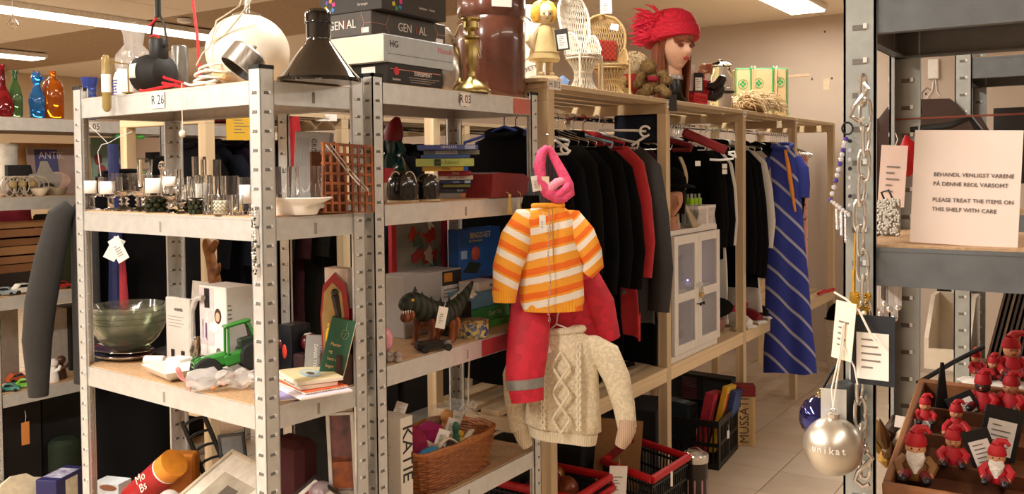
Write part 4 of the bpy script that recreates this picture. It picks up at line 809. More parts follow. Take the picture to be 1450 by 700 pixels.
# right half of the shelf
def leanbook(name, label, cat, P, w_, H, th, m, roll, lean, rz, group=None):
    t = T(name, label, cat, P, rot=(-lean, roll, rz), group=group); g = G(); g.box((-w_/2, 0, 0), (w_/2, th, H), r=.0012); build('cover', g, m, t); return t
P = on26y(469, .842, z)+UZ*.034; k = mpp(P); t = leanbook('book', 'green hardback with cream title leaning at the shelf end', 'book', P, 35*k, 80*k, .010, mat('23503a', .5, var=.1), .24, .05, FACECAM); w_ = 35*k; h = 80*k
g = G(); g.box((w_/2-.001, .001, .001), (w_/2+.0008, .009, h-.001)); build('page_edge', g, mat('d9cba9', .7), t)
for i, s_ in enumerate(('Mester', 'og', 'hans smaa', 'bager')): txt(t, s_, .0125, (-w_*.30, -.0008, h*(.53-.13*i)), LEFT, 'd9b27a', al='LEFT', sx=.8)
g = G(); M_ = rotm(PI/2, 0, 0, (w_*.18, -.0008, h*.74)); g.tube([(.010*math.cos(a), .012*math.sin(a), 0) for a in [2*PI*q/14 for q in range(14)]], .0006, 4, closed=True, M=M_); g.tube([(0, .012, 0), (0, .032, 0)], .0006, 4, M=M_); g.tube([(-.008, 0, 0), (.006, .006, 0), (-.002, -.008, 0)], .0006, 4, M=M_); build('cover_drawing', g, mat('8fa06a', .6), t, kind='stuff')
P = on26y(446, .765, z); k = mpp(P); t = leanbook('book', 'grey dictionary with vertical white and navy title behind the green book', 'book', P, 34*k, 66*k, .03, mat('8d8a86', .5, var=.05), .06, .12, FACECAM); txt(t, 'DANSK TYSK', .013, (-.004, -.001, 36*k), (PI/2, PI/2, 0), 'e8e2da', sx=.9); txt(t, 'TYSK DANSK', .013, (.011, -.001, 36*k), (PI/2, PI/2, 0), '2a2a48', sx=.9)
P = on26y(413, .70, z); e, W, D, H = cbox('dvd_case', 'black box with a red flame picture beside the dictionary', 'box', P, 395, 441, 462, [mat('14171d', .35)], rz=Y2); txt(e, 'COOL', .014, (.001, D*.72, H*.12), RIGHT, 'dfe6ee'); g = G(); g.ell((-W*.5, -.001, H*.52), (.010, .002, .020), 12, 6); build('flame_print', g, mat('c43a2c', .4), e)
P = on26(404, .19, z); g = G(); g.lathe([(.012, 0), (.024, .006), (.026, .016), (.016, .026), (.004, .030)], 16); S('foil_ornament', g, mat('b8aca0', .2, .7, bump=.5, scale=60), 'crumpled silver foil ornament beside the picture book', 'ornament', P, 0)
random.seed(6)
for i, (px, d, r, c, lab) in enumerate(((402, .24, .022, '5c1219', 'dark red Christmas ball beside the front corner post'), (418, .26, .023, '6a161d', 'dark red Christmas ball, second from the corner post'), (440, .27, .026, '4b1015', 'dark red ball with a white laced band under the lantern'))):
    P = on26(px, d, z); t = T('christmas_ball', lab, 'ball', P+UZ*.075, Y2, 'dark red balls behind the dictionary'); g = G(); g.ell((0, 0, r), r, 20, 12); build('ball', g, mat(c, .2, coat=.4), t)
    if i == 2:
        g = G(); [g.cb((-.018+.0045*q, -.006, 2*r-.001-.00012*(q-4)**2*9), (.003, .014, .003)) for q in range(9)]; build('lacing', g, WHITE, t, kind='stuff')
    else: g = G(); g.lathe([(.005, 0), (.005, .007), (.002, .008)], 10, M=Mx.Translation((0, 0, 2*r-.001))); build('cap', g, BRASS, t)
P = on26(421, .265, z); g = G(); g.cb((0, 0, .037), (.13, .07, .073), r=.004); S('dark_carton', g, mat('33191a', .6), 'dark red carton under the Christmas balls', 'box', P, Y2)
P = on26y(485, .795, z); k = mpp(P); t = T('white_box', 'white box with small dark red dots behind the red lantern', 'box', P, Y2); H = hgt(P, 379); g = G(); g.box((-.045, -.02, 0), (.045, .02, H), r=.002); build('body', g, mat('e2d6cd', .6), t); txt(t, 'Smoer Tid', .016, (.012, -.021, H*.86), LEFT, '8a4c44', sx=.8)
for i in range(6): g = G(); g.lathe([(.004, 0), (.004, .001)], 10, M=rotm(PI/2, 0, 0, (.0+.011*(i % 3), -.020, H*.60+.012*(i//3)))); build('dot', g, mat('6a1c22'), t)
P = on26y(477, .826, z); k = mpp(P); t = T('red_lantern', 'red metal lantern ornament with yellow figure in its arched window', 'ornament', P+UZ*.085, FACECAM); H = hgt(P, 386)-.085
pl = [(-.034, 0), (.034, 0), (.038, H*.5), (.03, H*.85), (.0, H), (-.03, H*.85), (-.038, H*.5)]; g = G(); g.prism(pl, -.012, .014, M=rotm(PI/2, 0, 0)); build('frame', g, mat('8e1a1e', .25, coat=.5), t); g = G(); g.prism([(x*.78-.004, .006+y*.86) for x, y in pl], .014, .016, M=rotm(PI/2, 0, 0)); build('plaque', g, mat('ab8f5e', .25, .6), t)
g = G(); g.ell((-.015, -.02, H*.2), (.009, .006, H*.14)); g.ell((-.013, -.022, H*.36), .006); build('yellow_figure', g, mat('d9b02f', .4), t); g = G(); g.tube([(.008, -.018, .01), (.010, -.018, H*.5), (.002, -.02, H*.72)], [.007, .008, .010], 8); g.ell((.002, -.02, H*.76), .010); build('dark_figure', g, mat('211816', .4), t)
P = on26y(477, .826, z); g = G(); g.cb((0, 0, .042), (.08, .05, .084), r=.003); S('dark_plinth', g, mat('3a2119', .6), 'dark little box carrying the red lantern ornament', 'box', P, Y2)
P = on26y(497, .83, z); g = G(); g.lathe([(.022, 0), (.024, .04), (.022, .14), (.018, .19), (.006, .205)], 16, ripple=lambda a, q: 1+.16*math.sin(5*a+q*60)); S('red_cloth', g, mat('b31d22', .6), 'bunched bright red cloth beside the lantern ornament', 'cloth', P, 0)
P = on26y(508, .848, z); g = G(); H = hgt(P, 441); g.lathe([(.022, 0), (.024, .004), (.024, H*.6), (.02, H*.72), (.010, H*.82), (.010, H)], 18); S('wine_bottle', g, mat('16301f', .08, trans=.3, var=0), 'dark green bottle behind the green hardback', 'bottle', P, 0)
# books and magazines lying at the corner
def flat(name, label, cat, P, w_, d_, h_, m, rz, group='papers and books lying at the shelf corner'):
    t = T(name, label, cat, P, rz, group); g = G(); g.box((-w_/2, -d_/2, 0), (w_/2, d_/2, h_), r=.001); build('cover', g, m, t); g = G(); g.box((-w_/2+.0015, -d_/2-.0004, .0012), (w_/2+.0004, d_/2-.0015, h_-.0012)); build('page_edge', g, mat('e9dfcd', .8, kind='bands', scale=180, var=.05), t); return t
P0 = PZ(432, 553, z); zz = z; 
for i, (lab, c, h_, dx, dy, rz, w_, d_) in enumerate((('lilac magazine, lowest of the papers at the corner', 'a79bd0', .006, -.02, -.01, -.5, .20, .14), ('white magazine edged in violet in the corner pile', 'd9d3e2', .006, .02, .0, -.35, .20, .14), ('orange spiral notebook in the corner pile', 'd8653a', .006, .015, .01, -.32, .17, .12), ('cream paperback in the corner pile under the picture book', 'd9cdb4', .011, .0, .01, -.40, .16, .10), ('pale picture book with a blue oval, topmost in the corner pile', 'e1d2a4', .010, .0, .018, -.45, .17, .12))):
    t = flat('book' if i > 2 else 'magazine', lab, 'book' if i > 2 else 'magazine', V((P0.x+dx, P0.y+dy, zz)), w_, d_, h_, mat(c, .5, var=.06), rz); zz += h_+.0006
    if i == 4:
        g = G(); g.lathe([(.003, 0), (.052, 0), (.052, .0008)], 26, sy=.5, M=Mx.Translation((.0, .0, h_))); build('oval_print', g, mat('8fb6cf', .4, col2='d9d3a8', kind='noise', scale=40), t); g = G(); g.ell((.004, .0, h_+.0008), (.02, .010, .001), 12, 6); build('figure_print', g, mat('6f5140', .4, col2='2f2a30', kind='voronoi', scale=90), t)
    if i == 2:
        g = G(); [g.tube([(w_/2+.001, -d_/2+.008+.008*q, .001), (w_/2+.005, -d_/2+.008+.008*q, .004), (w_/2-.002, -d_/2+.008+.008*q, .007)], .0007, 4) for q in range(13)]; build('spiral', g, CHROME, t, kind='stuff')
    if i == 3: txt(t, 'HVER - BLOD DE SVIGTE', .007, (0, -d_/2-.0006, h_*.5), LEFT, '8a7a68')
P = on26y(500, .815, z); g = G(); g.tube([(-.05, -.03, .008), (.0, -.035, .008), (.03, -.01, .008), (.035, .01, .008)], .007, 8); S('green_strap', g, mat('24452f', .6), 'dark green strap curling on the shelf end', 'strap', P, .2)
# ---------------------------------------------------------------- bottom level of the glassware unit
z = S26[3]
P = on26(214, .11, z); t = T('sweet_carton', 'red and orange sweet tube leaning on the lowest visible shelf', 'carton', P+UZ*.075, 0, rot=(0, -.66, .12)); R = .043
g = G(); g.lathe([(R, -.09), (R, .085)], 24, M=rotm(0, PI/2, 0)); build('tube', g, mat('a3181f', .4), t); g = G(); g.lathe([(R, .085), (R, .125)], 24, M=rotm(0, PI/2, 0)); build('end_band', g, mat('d98a2c', .4), t); g = G(); g.lathe([(R+.0006, .080), (R+.0006, .086)], 24, M=rotm(0, PI/2, 0), caps=False); build('white_ring', g, WHITE, t)
txt(t, 'Mo\nBs', .036, (.02, -R*.985, R*.18), (PI/2-.2, 0, 0), 'efe2d2', sp=.8)
P = on26(240, .045, z)+UZ*.085; t = T('glass_ball', 'clear plastic ball resting against the sweet tube', 'ball', P, 0); g = G(); g.ell((0, 0, 0), .032, 18, 12); build('ball', g, film('f2eeea', .5), t); g = G(); g.lathe([(.018, -.117), (.02, -.11), (.012, -.032), (.02, -.026)], 14); build('stand', g, mat('6b655e', .4), t)
P = on26(258, .20, z); g = G(); g.box((-.05, -.025, 0), (.05, .025, .15), r=.006); S('orange_packet', g, mat('c77b28', .5), 'orange packet standing behind the sweet tube', 'packet', P, .5)
q = [on26(250, .02, z), on26(330, .30, z)]; P = on26(318, .155, z)+UZ*.085; t = T('picture_frame', 'pale framed picture with wide white mount lying slanted on the bottom shelf', 'picture frame', P, 0, rot=(.52, .05, -.20)); FRW = mat('c9bda6', .4)
w_, d_ = .15, .13
for a, b in (((-w_, -d_), (w_, -d_+.012)), ((-w_, d_-.012), (w_, d_)), ((-w_, -d_+.012), (-w_+.012, d_-.012)), ((w_-.012, -d_+.012), (w_, d_-.012))): g = G(); g.box((*a, 0), (*b, .014), r=.002); build('moulding', g, FRW, t)
g = G(); g.box((-w_+.012, -d_+.012, .002), (w_-.012, d_-.012, .007)); build('mount', g, mat('d8cfc0', .6), t); g = G(); g.box((-.085, -.06, .007), (.085, .06, .008)); build('print', g, mat('bdb29d', .6, col2='8c8272', kind='noise', scale=14), t); g = G(); g.box((-.02, -.03, .008), (.04, .03, .0086)); build('print_block', g, mat('5a5046', .6), t)
P = on26y(425, .79, z)+UZ*.105; t = T('picture_frame', 'dark framed red print lying slanted beside the front corner post', 'picture frame', P, 0, rot=(.55, .1, -.3))
for a, b in (((-.07, -.1), (.07, -.09)), ((-.07, .09), (.07, .1)), ((-.07, -.09), (-.06, .09)), ((.06, -.09), (.07, .09))): g = G(); g.box((*a, 0), (*b, .012), r=.002); build('moulding', g, mat('2a1d1a', .4), t)
g = G(); g.box((-.06, -.09, .001), (.06, .09, .006)); build('mount', g, mat('cfc6ba', .6), t); g = G(); g.box((-.04, -.065, .006), (.04, .065, .007)); build('print', g, mat('7a2a24', .6), t)
P = on26(322, .285, z); t = T('plate_rack', 'black wire plate rack leaning behind the slanted pale picture', 'rack', P, rot=(-.10, -.42, FACECAM)); k = mpp(P); H = hgt(P, 588)*1.05
for x in (-.035, .035): g = G(); g.box((x-.007, -.004, 0), (x+.007, .004, H), r=.002); build('rail', g, BLACK, t)
for i in range(6): g = G(); q = .045+i*(H-.06)/5; g.tube([(-.035, 0, q), (-.012, -.006, q+.006), (.012, -.006, q+.006), (.035, 0, q)], .0045, 6); build('rung', g, BLACK, t)
P = on26(338, .315, z); H = hgt(P, 614); t = T('picture_frame', 'plain grey frame standing behind the black plate rack', 'picture frame', P, rot=(0, -.10, FACECAM)); g = G(); g.box((-.035, -.004, 0), (.035, .004, H-.004)); build('panel', g, mat('8f979c', .4), t)
for a, b in (((-.04, 0), (-.033, H)), ((.033, 0), (.04, H)), ((-.033, 0), (.033, .007)), ((-.033, H-.007), (.033, H))): g = G(); g.box((a[0], -.007, a[1]), (b[0], .006, b[1])); build('moulding', g, mat('4c4f52', .4), t)
P = on26(352, .24, z); g = G(); g.lathe([(.05, 0), (.055, .03), (.05, .09), (.035, .115), (.04, .12)], 18, ripple=lambda a, q: 1+.05*math.sin(7*a)); S('foil_parcel', g, mat('8d8170', .35, .5, bump=1, scale=30), 'crumpled foil parcel behind the grey frame', 'parcel', P, 0)
P = on26(425, .27, z); g = G(); g.box((-.07, -.05, 0), (.06, .03, .26), r=.02); S('velvet_cushion', g, mat('3a0a0e', .9), 'dark red velvet cushion at the back of the bottom shelf', 'cushion', P, Y2)
P = on26y(458, .80, z); g = G(); g.ell((0, 0, .12), (.05, .035, .05)); g.lathe([(.03, 0), (.02, .02), (.012, .08)], 12); S('tinsel_ball', g, mat('7c2d31', .3, col2='9aa0a2', kind='noise', scale=25), 'red and silver ball beside the standing picture', 'ball', P, 0)
P = _on(B0+UX*.845+UZ*z, UY, 491); k = mpp(P); t = T('picture_frame', 'silver framed painting in red, orange and white standing at the shelf end', 'picture frame', P, rot=(-.06, -.05, FACECAM-.05)); W_ = 18*k; H = hgt(P, 586)*1.0
g = G(); g.box((-W_, -.002, 0), (W_, .004, H)); build('backing', g, mat('7c6c72', .6), t)
for a, b, c in ((.62, .98, '8d5a5a'), (.40, .66, 'b5622c'), (.22, .42, 'cfc8c4'), (.02, .24, '40482f')): g = G(); g.box((-W_*.8, -.0035, H*a), (W_*.8, -.002, H*b)); build('painted_area', g, mat(c, .5, col2='4a3a3e', kind='noise', scale=22), t)
for a, b in (((-W_-.004, 0), (-W_+.006, H)), ((W_-.006, 0), (W_+.004, H)), ((-W_, H-.008), (W_, H))): g = G(); g.box((a[0], -.008, a[1]), (b[0], .006, b[1]), r=.001); build('moulding', g, STEEL, t)
P = on26(160, .10, z); t = T('photo_box', 'white box with a brown photo print at the shelf foot by the black coat', 'box', P, .3); k = mpp(P); H = hgt(P, 680); g = G(); g.box((-.045, -.03, 0), (.045, .03, H), r=.001); build('body', g, mat('cfd6dc', .5), t); g = G(); g.ell((.008, -.0302, H-.014), (.032, .001, .010), 14, 6); build('print', g, mat('8a5a3c', .5), t)
# ---------------------------------------------------------------- books and toys bay (R 03)
z = S03[1]
# pile of books and film cases, lowest first: (label, colour, left px, right px, thickness px, text, text colour)
PB = on03(600, .055, z); k = mpp(PB); zz = z
for i, (lab, c, l, r, hpx, tx, tc) in enumerate((('grey and orange book, lowest of the pile', '8f8a86', 622, 683, 8, '', 'eeeeee'), ('dark film case with a pale spine label, second of the pile', '2c3038', 620, 681, 7, 'BLUE', 'b9cbe0'), ('black film case with an olive strip, third of the pile', '26231f', 622, 681, 7, '', 'cfc6a0'),
        ('navy film case with white script, fourth of the pile', '20305c', 622, 668, 6, 'Familie', 'cfd8ee'), ('cream book with red capitals on its spine, fifth of the pile', 'd8cdc0', 622, 670, 7, 'MENT BUREAU', 'a0342c'), ('red book with white lettering, middle of the pile', '9c1c25', 622, 667, 7, 'Blood', 'e6c9c4'),
        ('yellow film case beside a blue corner, middle of the pile', 'd0a53a', 598, 663, 7, 'ROMA', '4a2f18'), ('wide lime green book with a dark square on its spine', 'b9c86e', 589, 671, 12, 'Lone Aikman', '6c7c3c'), ('blue film case above the lime green book', '3c5a94', 598, 666, 6, '', 'dddddd'),
        ('grey case with coloured spine symbols, second from the top', '8a8a80', 601, 679, 7, 'O L', 'c9322c'), ('violet blue film case with white title, topmost of the pile', '5560a0', 591, 677, 8, 'HIMALAYA', 'e6e6f4'))):
    h = hpx*k; P = on03((l+r)/2, .115+.004*math.sin(i*2.3), zz); L = (r-l)*mpp(P)
    t = T('book' if i in (0, 4, 5, 7) else 'film_case', lab+' beside the black shoes' if i < 5 else lab, 'book' if i in (0, 4, 5, 7) else 'film case', P, FACECAM+.10+.03*math.sin(i*1.7), 'books and film cases piled on the R 03 shelf')
    g = G(); g.box((-L/2, 0, 0), (L/2, .13, h-.0005), r=.0012); build('cover', g, mat(c, .4, var=.12, kind='noise', scale=30), t)
    g = G(); g.box((L/2-.002, .004, .0015), (L/2+.0006, .127, h-.002)); build('page_edge', g, mat('c9c2b4' if i in (0, 4, 5, 7) else '1c1c1e', .6), t)
    if tx: txt(t, tx, h*.72, (L*.02, -.0008, h*.5), LEFT, tc, sx=.85)
    if i == 7: rect(t, -L*.18, -L*.07, h*.08, h*.92, 'L', mat('2c3026'), 'spine_square')
    if i in (1, 10, 3): rect(t, L*.28, L*.46, h*.15, h*.85, 'L', mat('a9bcd8'), 'spine_panel')
    if i == 9: rect(t, -L*.30, L*.1, h*.1, h*.9, 'L', mat('e0d8cc'), 'spine_panel', .0004)
    if i == 0: rect(t, -L*.0, L*.2, h*.1, h*.9, 'L', mat('d98a50'), 'spine_panel')
    if i == 2: rect(t, -L*.4, L*.25, h*.3, h*.9, 'L', mat('8a8a48'), 'spine_panel')
    if i == 6: rect(t, L*.40, L*.499, -.0005, h*.98, 'L', mat('2a55b0'), 'corner_cover', .004)
    zz += h
# black patent baby shoes
for px, d, w_, top, lab in ((571, .055, 62, 243, 'black patent shoe with white stitching, bigger in view, before the green figure'), (606, .035, 30, 246, 'black patent shoe with white stitching next to the book pile')):
    P = on03(px, d, z); k = mpp(P); H = hgt(P, top); R = .036 if w_ > 40 else .030; t = T('patent_shoe', lab, 'shoe', P, PI/2-.9 if w_ > 40 else PI/2-.4, 'black patent shoes'); SH = mat('0e0c0c', .18, var=0, coat=.6)
    g = G(); g.lathe([(R*.94, .004), (R, .012), (R*1.02, H*.45), (R*.95, H*.72), (R*.70, H*.92), (R*.35, H), (.003, H*1.0)], 26, sx=1.28, ripple=lambda a, q: 1+.04*math.sin(3*a)); build('upper', g, SH, t)
    g = G(); g.lathe([(R*.97, 0), (R*1.01, .003), (R*.99, .006)], 26, sx=1.30); build('sole', g, mat('c4ab86', .6), t)
    for s in ((-.5, .5) if w_ > 40 else (0,)):
        g = G(); g.tube([(R*1.25*(s+.45*math.cos(a))*.9, -R*.78+.016*(1-math.sin(a)), H*.60+H*.40*math.sin(a)) for a in [PI*q/12 for q in range(13)]], .0011, 5); build('stitching', g, WHITE, t)
    txt(t, '%', .016, (R*.5, -R*.88, H*.76), (PI/2-.5, 0, 0), 'd9d6d2')
P = on03(556, .30, z); t = T('glazed_figure', 'dark green glazed figure with a red pointed cap behind the shoes', 'figurine', P, FACECAM); k = mpp(P); H = hgt(P, 166); GG = mat('0e3a38', .12, coat=.6, var=.1)
g = G(); g.lathe([(.05, 0), (.056, .03), (.055, H*.35), (.045, H*.48), (.030, H*.56), (.034, H*.66), (.03, H*.74), (.012, H*.78)], 22, sx=.85); build('body', g, GG, t)
g = G(); g.tube([(.0, 0, H*.70), (.006, 0, H*.80), (.012, 0, H*.90), (.020, 0, H)], [.032, .033, .026, .008], 12); build('cap', g, mat('7c1420', .5), t); g = G(); g.tube([(-.028, -.01, H*.70), (-.045, -.02, H*.56), (-.036, -.035, H*.45)], [.012, .014, .012], 8); build('arm', g, mat('7c1420', .5), t)
g = G(); g.box((-.06, -.01, H*.58), (-.035, .0, H*.80)); build('book_prop', g, BLACK, t); g = G(); g.tube([(.025, -.02, H*.70), (.04, -.035, H*.58), (.02, -.045, H*.5)], [.010, .012, .011], 8); build('arm', g, GG, t)
for y, lab, c, d, w in ((545, 'small red and white carton behind the lattice basket', 'b3262c', .22, .05), (547, 'small black and cream carton below the red one', 'c9bea8', .18, .05)):
    P = on03(y, d, z); g = G(); h = .055 if c == 'c9bea8' else .10; g.cb((0, 0, h/2), (.05, .04, h), r=.002); S('small_carton', g, mat(c, .5), lab, 'carton', P, PI/2)
# red folded gown with gold tassels, swing top bottle
P = on03(703, .10, z); k = mpp(P); t = T('red_satchel', 'dark red velvet cushion cover with two gold tassels lying over the shelf edge', 'cushion', P, PI/2); y0 = on03(660, .1, z).y-P.y; y1 = on03(738, .1, z).y-P.y; H = hgt(P, 244)
RV = mat('7c1119', .75, var=.15, sheen=.2); g = G(); pf = [(y0, 0), (y0+.01, H*.94), (y0+.05, H), ((y0+y1)*.5+.03, H*.92), (y1*.72, H*.42), (y1, .012), (y1, 0)]
g.prism(pf, -.10, .10, M=rotm(PI/2, 0, 0)); build('body', g, RV, t)
TS = mat('d9c083', .7)
for px, yt, yb, lab in ((728, 275, 304, ''), (744, 286, 306, '')):
    c = on03(px, -.012, z)-P; q = V((c.y, -(c.x), 0)); Q = on03(px, -.012, 0); z1 = hgt(Q, yt)-z; z0 = hgt(Q, yb)-z; x = Q.y-P.y; y = -(Q.x-P.x)
    g = G(); g.tube([(x-.01, y+.035, .03), (x, y+.004, max(z1, .012)), (x, y, z1-.004)], .0015, 5); g.lathe([(.004, z1-.012), (.006, z1-.006), (.004, z1)], 10, M=Mx.Translation((x, y, 0)))
    for j in range(12): a = 2*PI*j/12; g.tube([(x+.003*math.cos(a), y+.003*math.sin(a), z1-.010), (x+.006*math.cos(a), y+.006*math.sin(a), (z0+z1)/2), (x+.009*math.cos(a), y+.008*math.sin(a), z0)], .0018, 4)
    build('tassel', g, TS, t, kind='stuff')
P = on03(733, .23, z); k = mpp(P); H = hgt(P, 213); t = T('swing_top_bottle', 'clear swing top bottle with white stopper behind the red velvet', 'bottle', P); R = .030
g = G(); g.lathe([(R*.9, 0), (R, .004), (R, H*.45), (R*.8, H*.58), (R*.42, H*.70), (R*.40, H*.86), (R*.48, H*.87), (R*.48, H*.91), (R*.3, H*.92), (R*.34, H*.7), (R*.9, H*.44), (R*.9, .008)], 24); build('body', g, CLEAR, t); stk(t, R+.0006, .02, H*.26, .9)
g = G(); g.lathe([(R*.40, H*.91), (R*.44, H*.93), (R*.40, H*.99), (R*.2, H)], 16); build('stopper', g, mat('e8e2dc', .3), t); g = G()
for sx in (-1, 1): g.tube([(0, sx*R*.42, H*.95), (0, sx*R*.85, H*.90), (0, sx*R*.9, H*.80), (0, sx*R*.46, H*.74)], .0014, 5)
build('wire_clasp', g, CHROME, t)
# ---------------------------------------------------------------- toy shelf
z = S03[2]
P = on03(590, .345, z); k = mpp(P); a = on03(553, .345, z).y-P.y; b = on03(632, .345, z).y-P.y; H = hgt(P, 300); t = T('picture_frame', 'red framed abstract picture leaning at the back of the toy shelf', 'picture frame', P, PI/2)
for (u0, v0, u1, v1) in ((a, 0, a+.025, H), (b-.025, 0, b, H), (a+.025, 0, b-.025, .025), (a+.025, H-.025, b-.025, H)): g = G(); g.box((u0, -.012, v0), (u1, .006, v1), r=.002); build('moulding', g, mat('b3202a', .4), t)
g = G(); g.box((a+.02, -.003, .02), (b-.02, .003, H-.02)); build('canvas', g, mat('9a9588', .7, col2='6e7a74', kind='noise', scale=9), t); random.seed(15)
for i in range(22):
    u, v = random.uniform(a+.05, b-.06), random.uniform(H*.42, H*.86); g = G(); g.prism([(u+random.uniform(.008, .03)*math.cos(q), v+random.uniform(.008, .04)*math.sin(q)) for q in [2*PI*j/7 for j in range(7)]], .004, .0045+.0002*i, M=rotm(PI/2, 0, 0)); build('brush_patch', g, mat(('b03a2c', 'b8402e', 'd9d2c4', '4c6a56', 'b03a2c', '7d7a70')[i % 6], .7), t)
P = on03(674, .25, z); k = mpp(P); a = on03(645, .25, z).y-P.y; b = on03(703, .25, z).y-P.y; z0 = hgt(P, 393); H = hgt(P, 323)
t = T('bingo_box', 'dark blue game box with pink ball print, upright at the toy shelf back', 'box', P+UZ*z0, PI/2); H -= z0; BL = mat('1d4488', .4, col2='2f66b4', kind='noise', scale=7); g = G(); g.box((a, -.02, 0), (b, .03, H), r=.002); build('body', g, BL, t)
txt(t, 'BINGO-SET', .030, ((a+b)/2, -.021, H*.86), LEFT, 'd8c98a', sx=.85); txt(t, 'Ein Gluecksspiel', .012, ((a+b)/2-.03, -.021, H*.76), LEFT, 'cfc46a'); g = G(); g.ell((a+.095, -.022, H*.5), (.026, .004, .026), 16, 10); build('print_ball', g, mat('b8503c', .5), t)
g = G(); g.prism([(a+.02, H*.16), (a+.10, H*.10), (a+.13, H*.28), (a+.06, H*.36)], .0205, .022, M=rotm(PI/2, 0, 0)); build('print_tray', g, mat('1c2a20', .5), t); rect(t, a+.01, a+.045, H*.42, H*.58, 'L', mat('9db8d8'), 'print_cards', .021); g = G(); sp = [((.012 if i % 2 == 0 else .005)*math.cos(PI*i/5+PI/2)+b-.035, (.012 if i % 2 == 0 else .005)*math.sin(PI*i/5+PI/2)+H*.10) for i in range(10)]; g.prism(sp, .0205, .0215, M=rotm(PI/2, 0, 0)); build('print_star', g, mat('d49a90', .5), t)
# lower game stack on the right
PS = on03(690, .12, z); zz = z; 
for lab, c, l, r, hpx, d, tx, tc in (('bright green thin box, lowest under the leaf green game', '57b048', 669, 722, 9, .10, '', ''), ('leaf green game box with white word under the pale blue box', '3f9a4c', 656, 722, 19, .11, 'Grrr Tid', 'dfe9c8'), ('pale blue plain box, biggest of the right hand stack', '6fa6cc', 664, 722, 24, .12, '', ''), ('white and red word game box on top of the pale blue box', 'd8cfc8', 678, 706, 13, .11, 'Ned!', '8a1f2a')):
    P = on03((l+r)/2, d, zz); k = mpp(P); a = on03(l, d, zz).y-P.y; b = on03(r, d, zz).y-P.y; h = hpx*k; t = T('game_box', lab, 'box', P, PI/2, 'stacked games on the toy shelf'); g = G(); g.box((a, 0, 0), (b, .085, h-.0005), r=.002); build('body', g, mat(c, .5, var=.05), t)
    if tx: txt(t, tx, h*.5, (b*.35, -.001, h*.5), LEFT, tc)
    zz += h
P = on03(680, .28, z); zt = hgt(P, 411); g = G(); h = hgt(P, 393)-zt; t = T('game_box', 'dark red card game box under the upright dark blue box', 'box', P+UZ*zt, PI/2, 'stacked games on the toy shelf'); g.box((-.10, -.05, 0), (.10, .05, h-.001), r=.002); build('body', g, mat('6e1f24', .45), t); txt(t, 'LUKI', .026, (.075, -.051, h*.45), LEFT, 'e4dccc', sx=.8); g = G(); [g.ell((-.06+.035*q, -.051, h*.5), (.012, .002, .014), 10, 6) for q in range(3)]; build('print', g, mat('3a2a2c', .5), t, kind='stuff')
g = G(); g.box((-.10, -.045, 0), (.10, .05, zt-.001)); S('dark_carton', g, mat('3a302c', .6), 'dark carton carrying the red card game box', 'box', P, PI/2)
P = on03(668, .05, z); k = mpp(P); H = hgt(P, 452); t = T('flower_tin', 'octagonal tin covered in small flowers beside the green game', 'tin', P, FACECAM); FT = mat('c9b46a', .4, col2='38507a', kind='voronoi', scale=95, coat=.3); R = 24*k
g = G(); g.lathe([(R*.96, 0), (R, .003), (R, H*.80)], 10, sy=.8); build('body', g, FT, t); g = G(); g.lathe([(R*1.02, H*.80), (R*1.02, H*.96), (R*.98, H), (R*.2, H)], 10, sy=.8); build('lid', g, mat('a58a5a', .35, col2='5a3a2c', kind='voronoi', scale=80), t)
# white boxes behind the dinosaur
P = on03(603, .21, z); k = mpp(P); a = on03(573, .21, z).y-P.y; b = on03(655, .21, z).y-P.y; H = hgt(P, 388); t = T('carton', 'grey white carton with an orange label standing behind the toy dinosaur', 'box', P, PI/2); g = G(); g.box((a, 0, 0), (b, .12, H), r=.003); build('body', g, mat('b5b0ac', .6, var=.04), t); rect(t, b*.45, b*.98, H*.72, H*.985, 'L', INK, 'label_black'); rect(t, b*.50, b*.72, H*.80, H*.95, 'L', mat('d98a2c'), 'label_orange', .001); rect(t, b*.42, b*.99, H*.44, H*.74, 'L', mat('e9e4de'), 'label_white', .0014); [rect(t, b*.48, b*(.9-.1*q), H*(.66-.06*q), H*(.675-.06*q), 'L', mat('77716c'), 'print', .0018) for q in range(3)]
P = on03(655, .10, z); zt = hgt(P, 424); t = T('white_clip', 'white plastic buckle lying on a black packet above the dinosaur back', 'buckle', P+UZ*zt, PI/2+.3, rot=(.1, -.35, PI/2)); g = G(); g.box((-.05, -.02, 0), (.05, .03, .014), r=.004); g.box((-.05, -.034, .0), (-.02, -.018, .010), r=.003); g.box((.01, -.034, .0), (.04, -.018, .010), r=.003); build('body', g, mat('d9d4cc', .4), t)
g = G(); g.box((-.05, .0, 0), (.05, .07, zt-.014)); S('black_packet', g, mat('1c1a1a', .5), 'black packet standing behind the dinosaur under the white buckle', 'packet', P, PI/2)
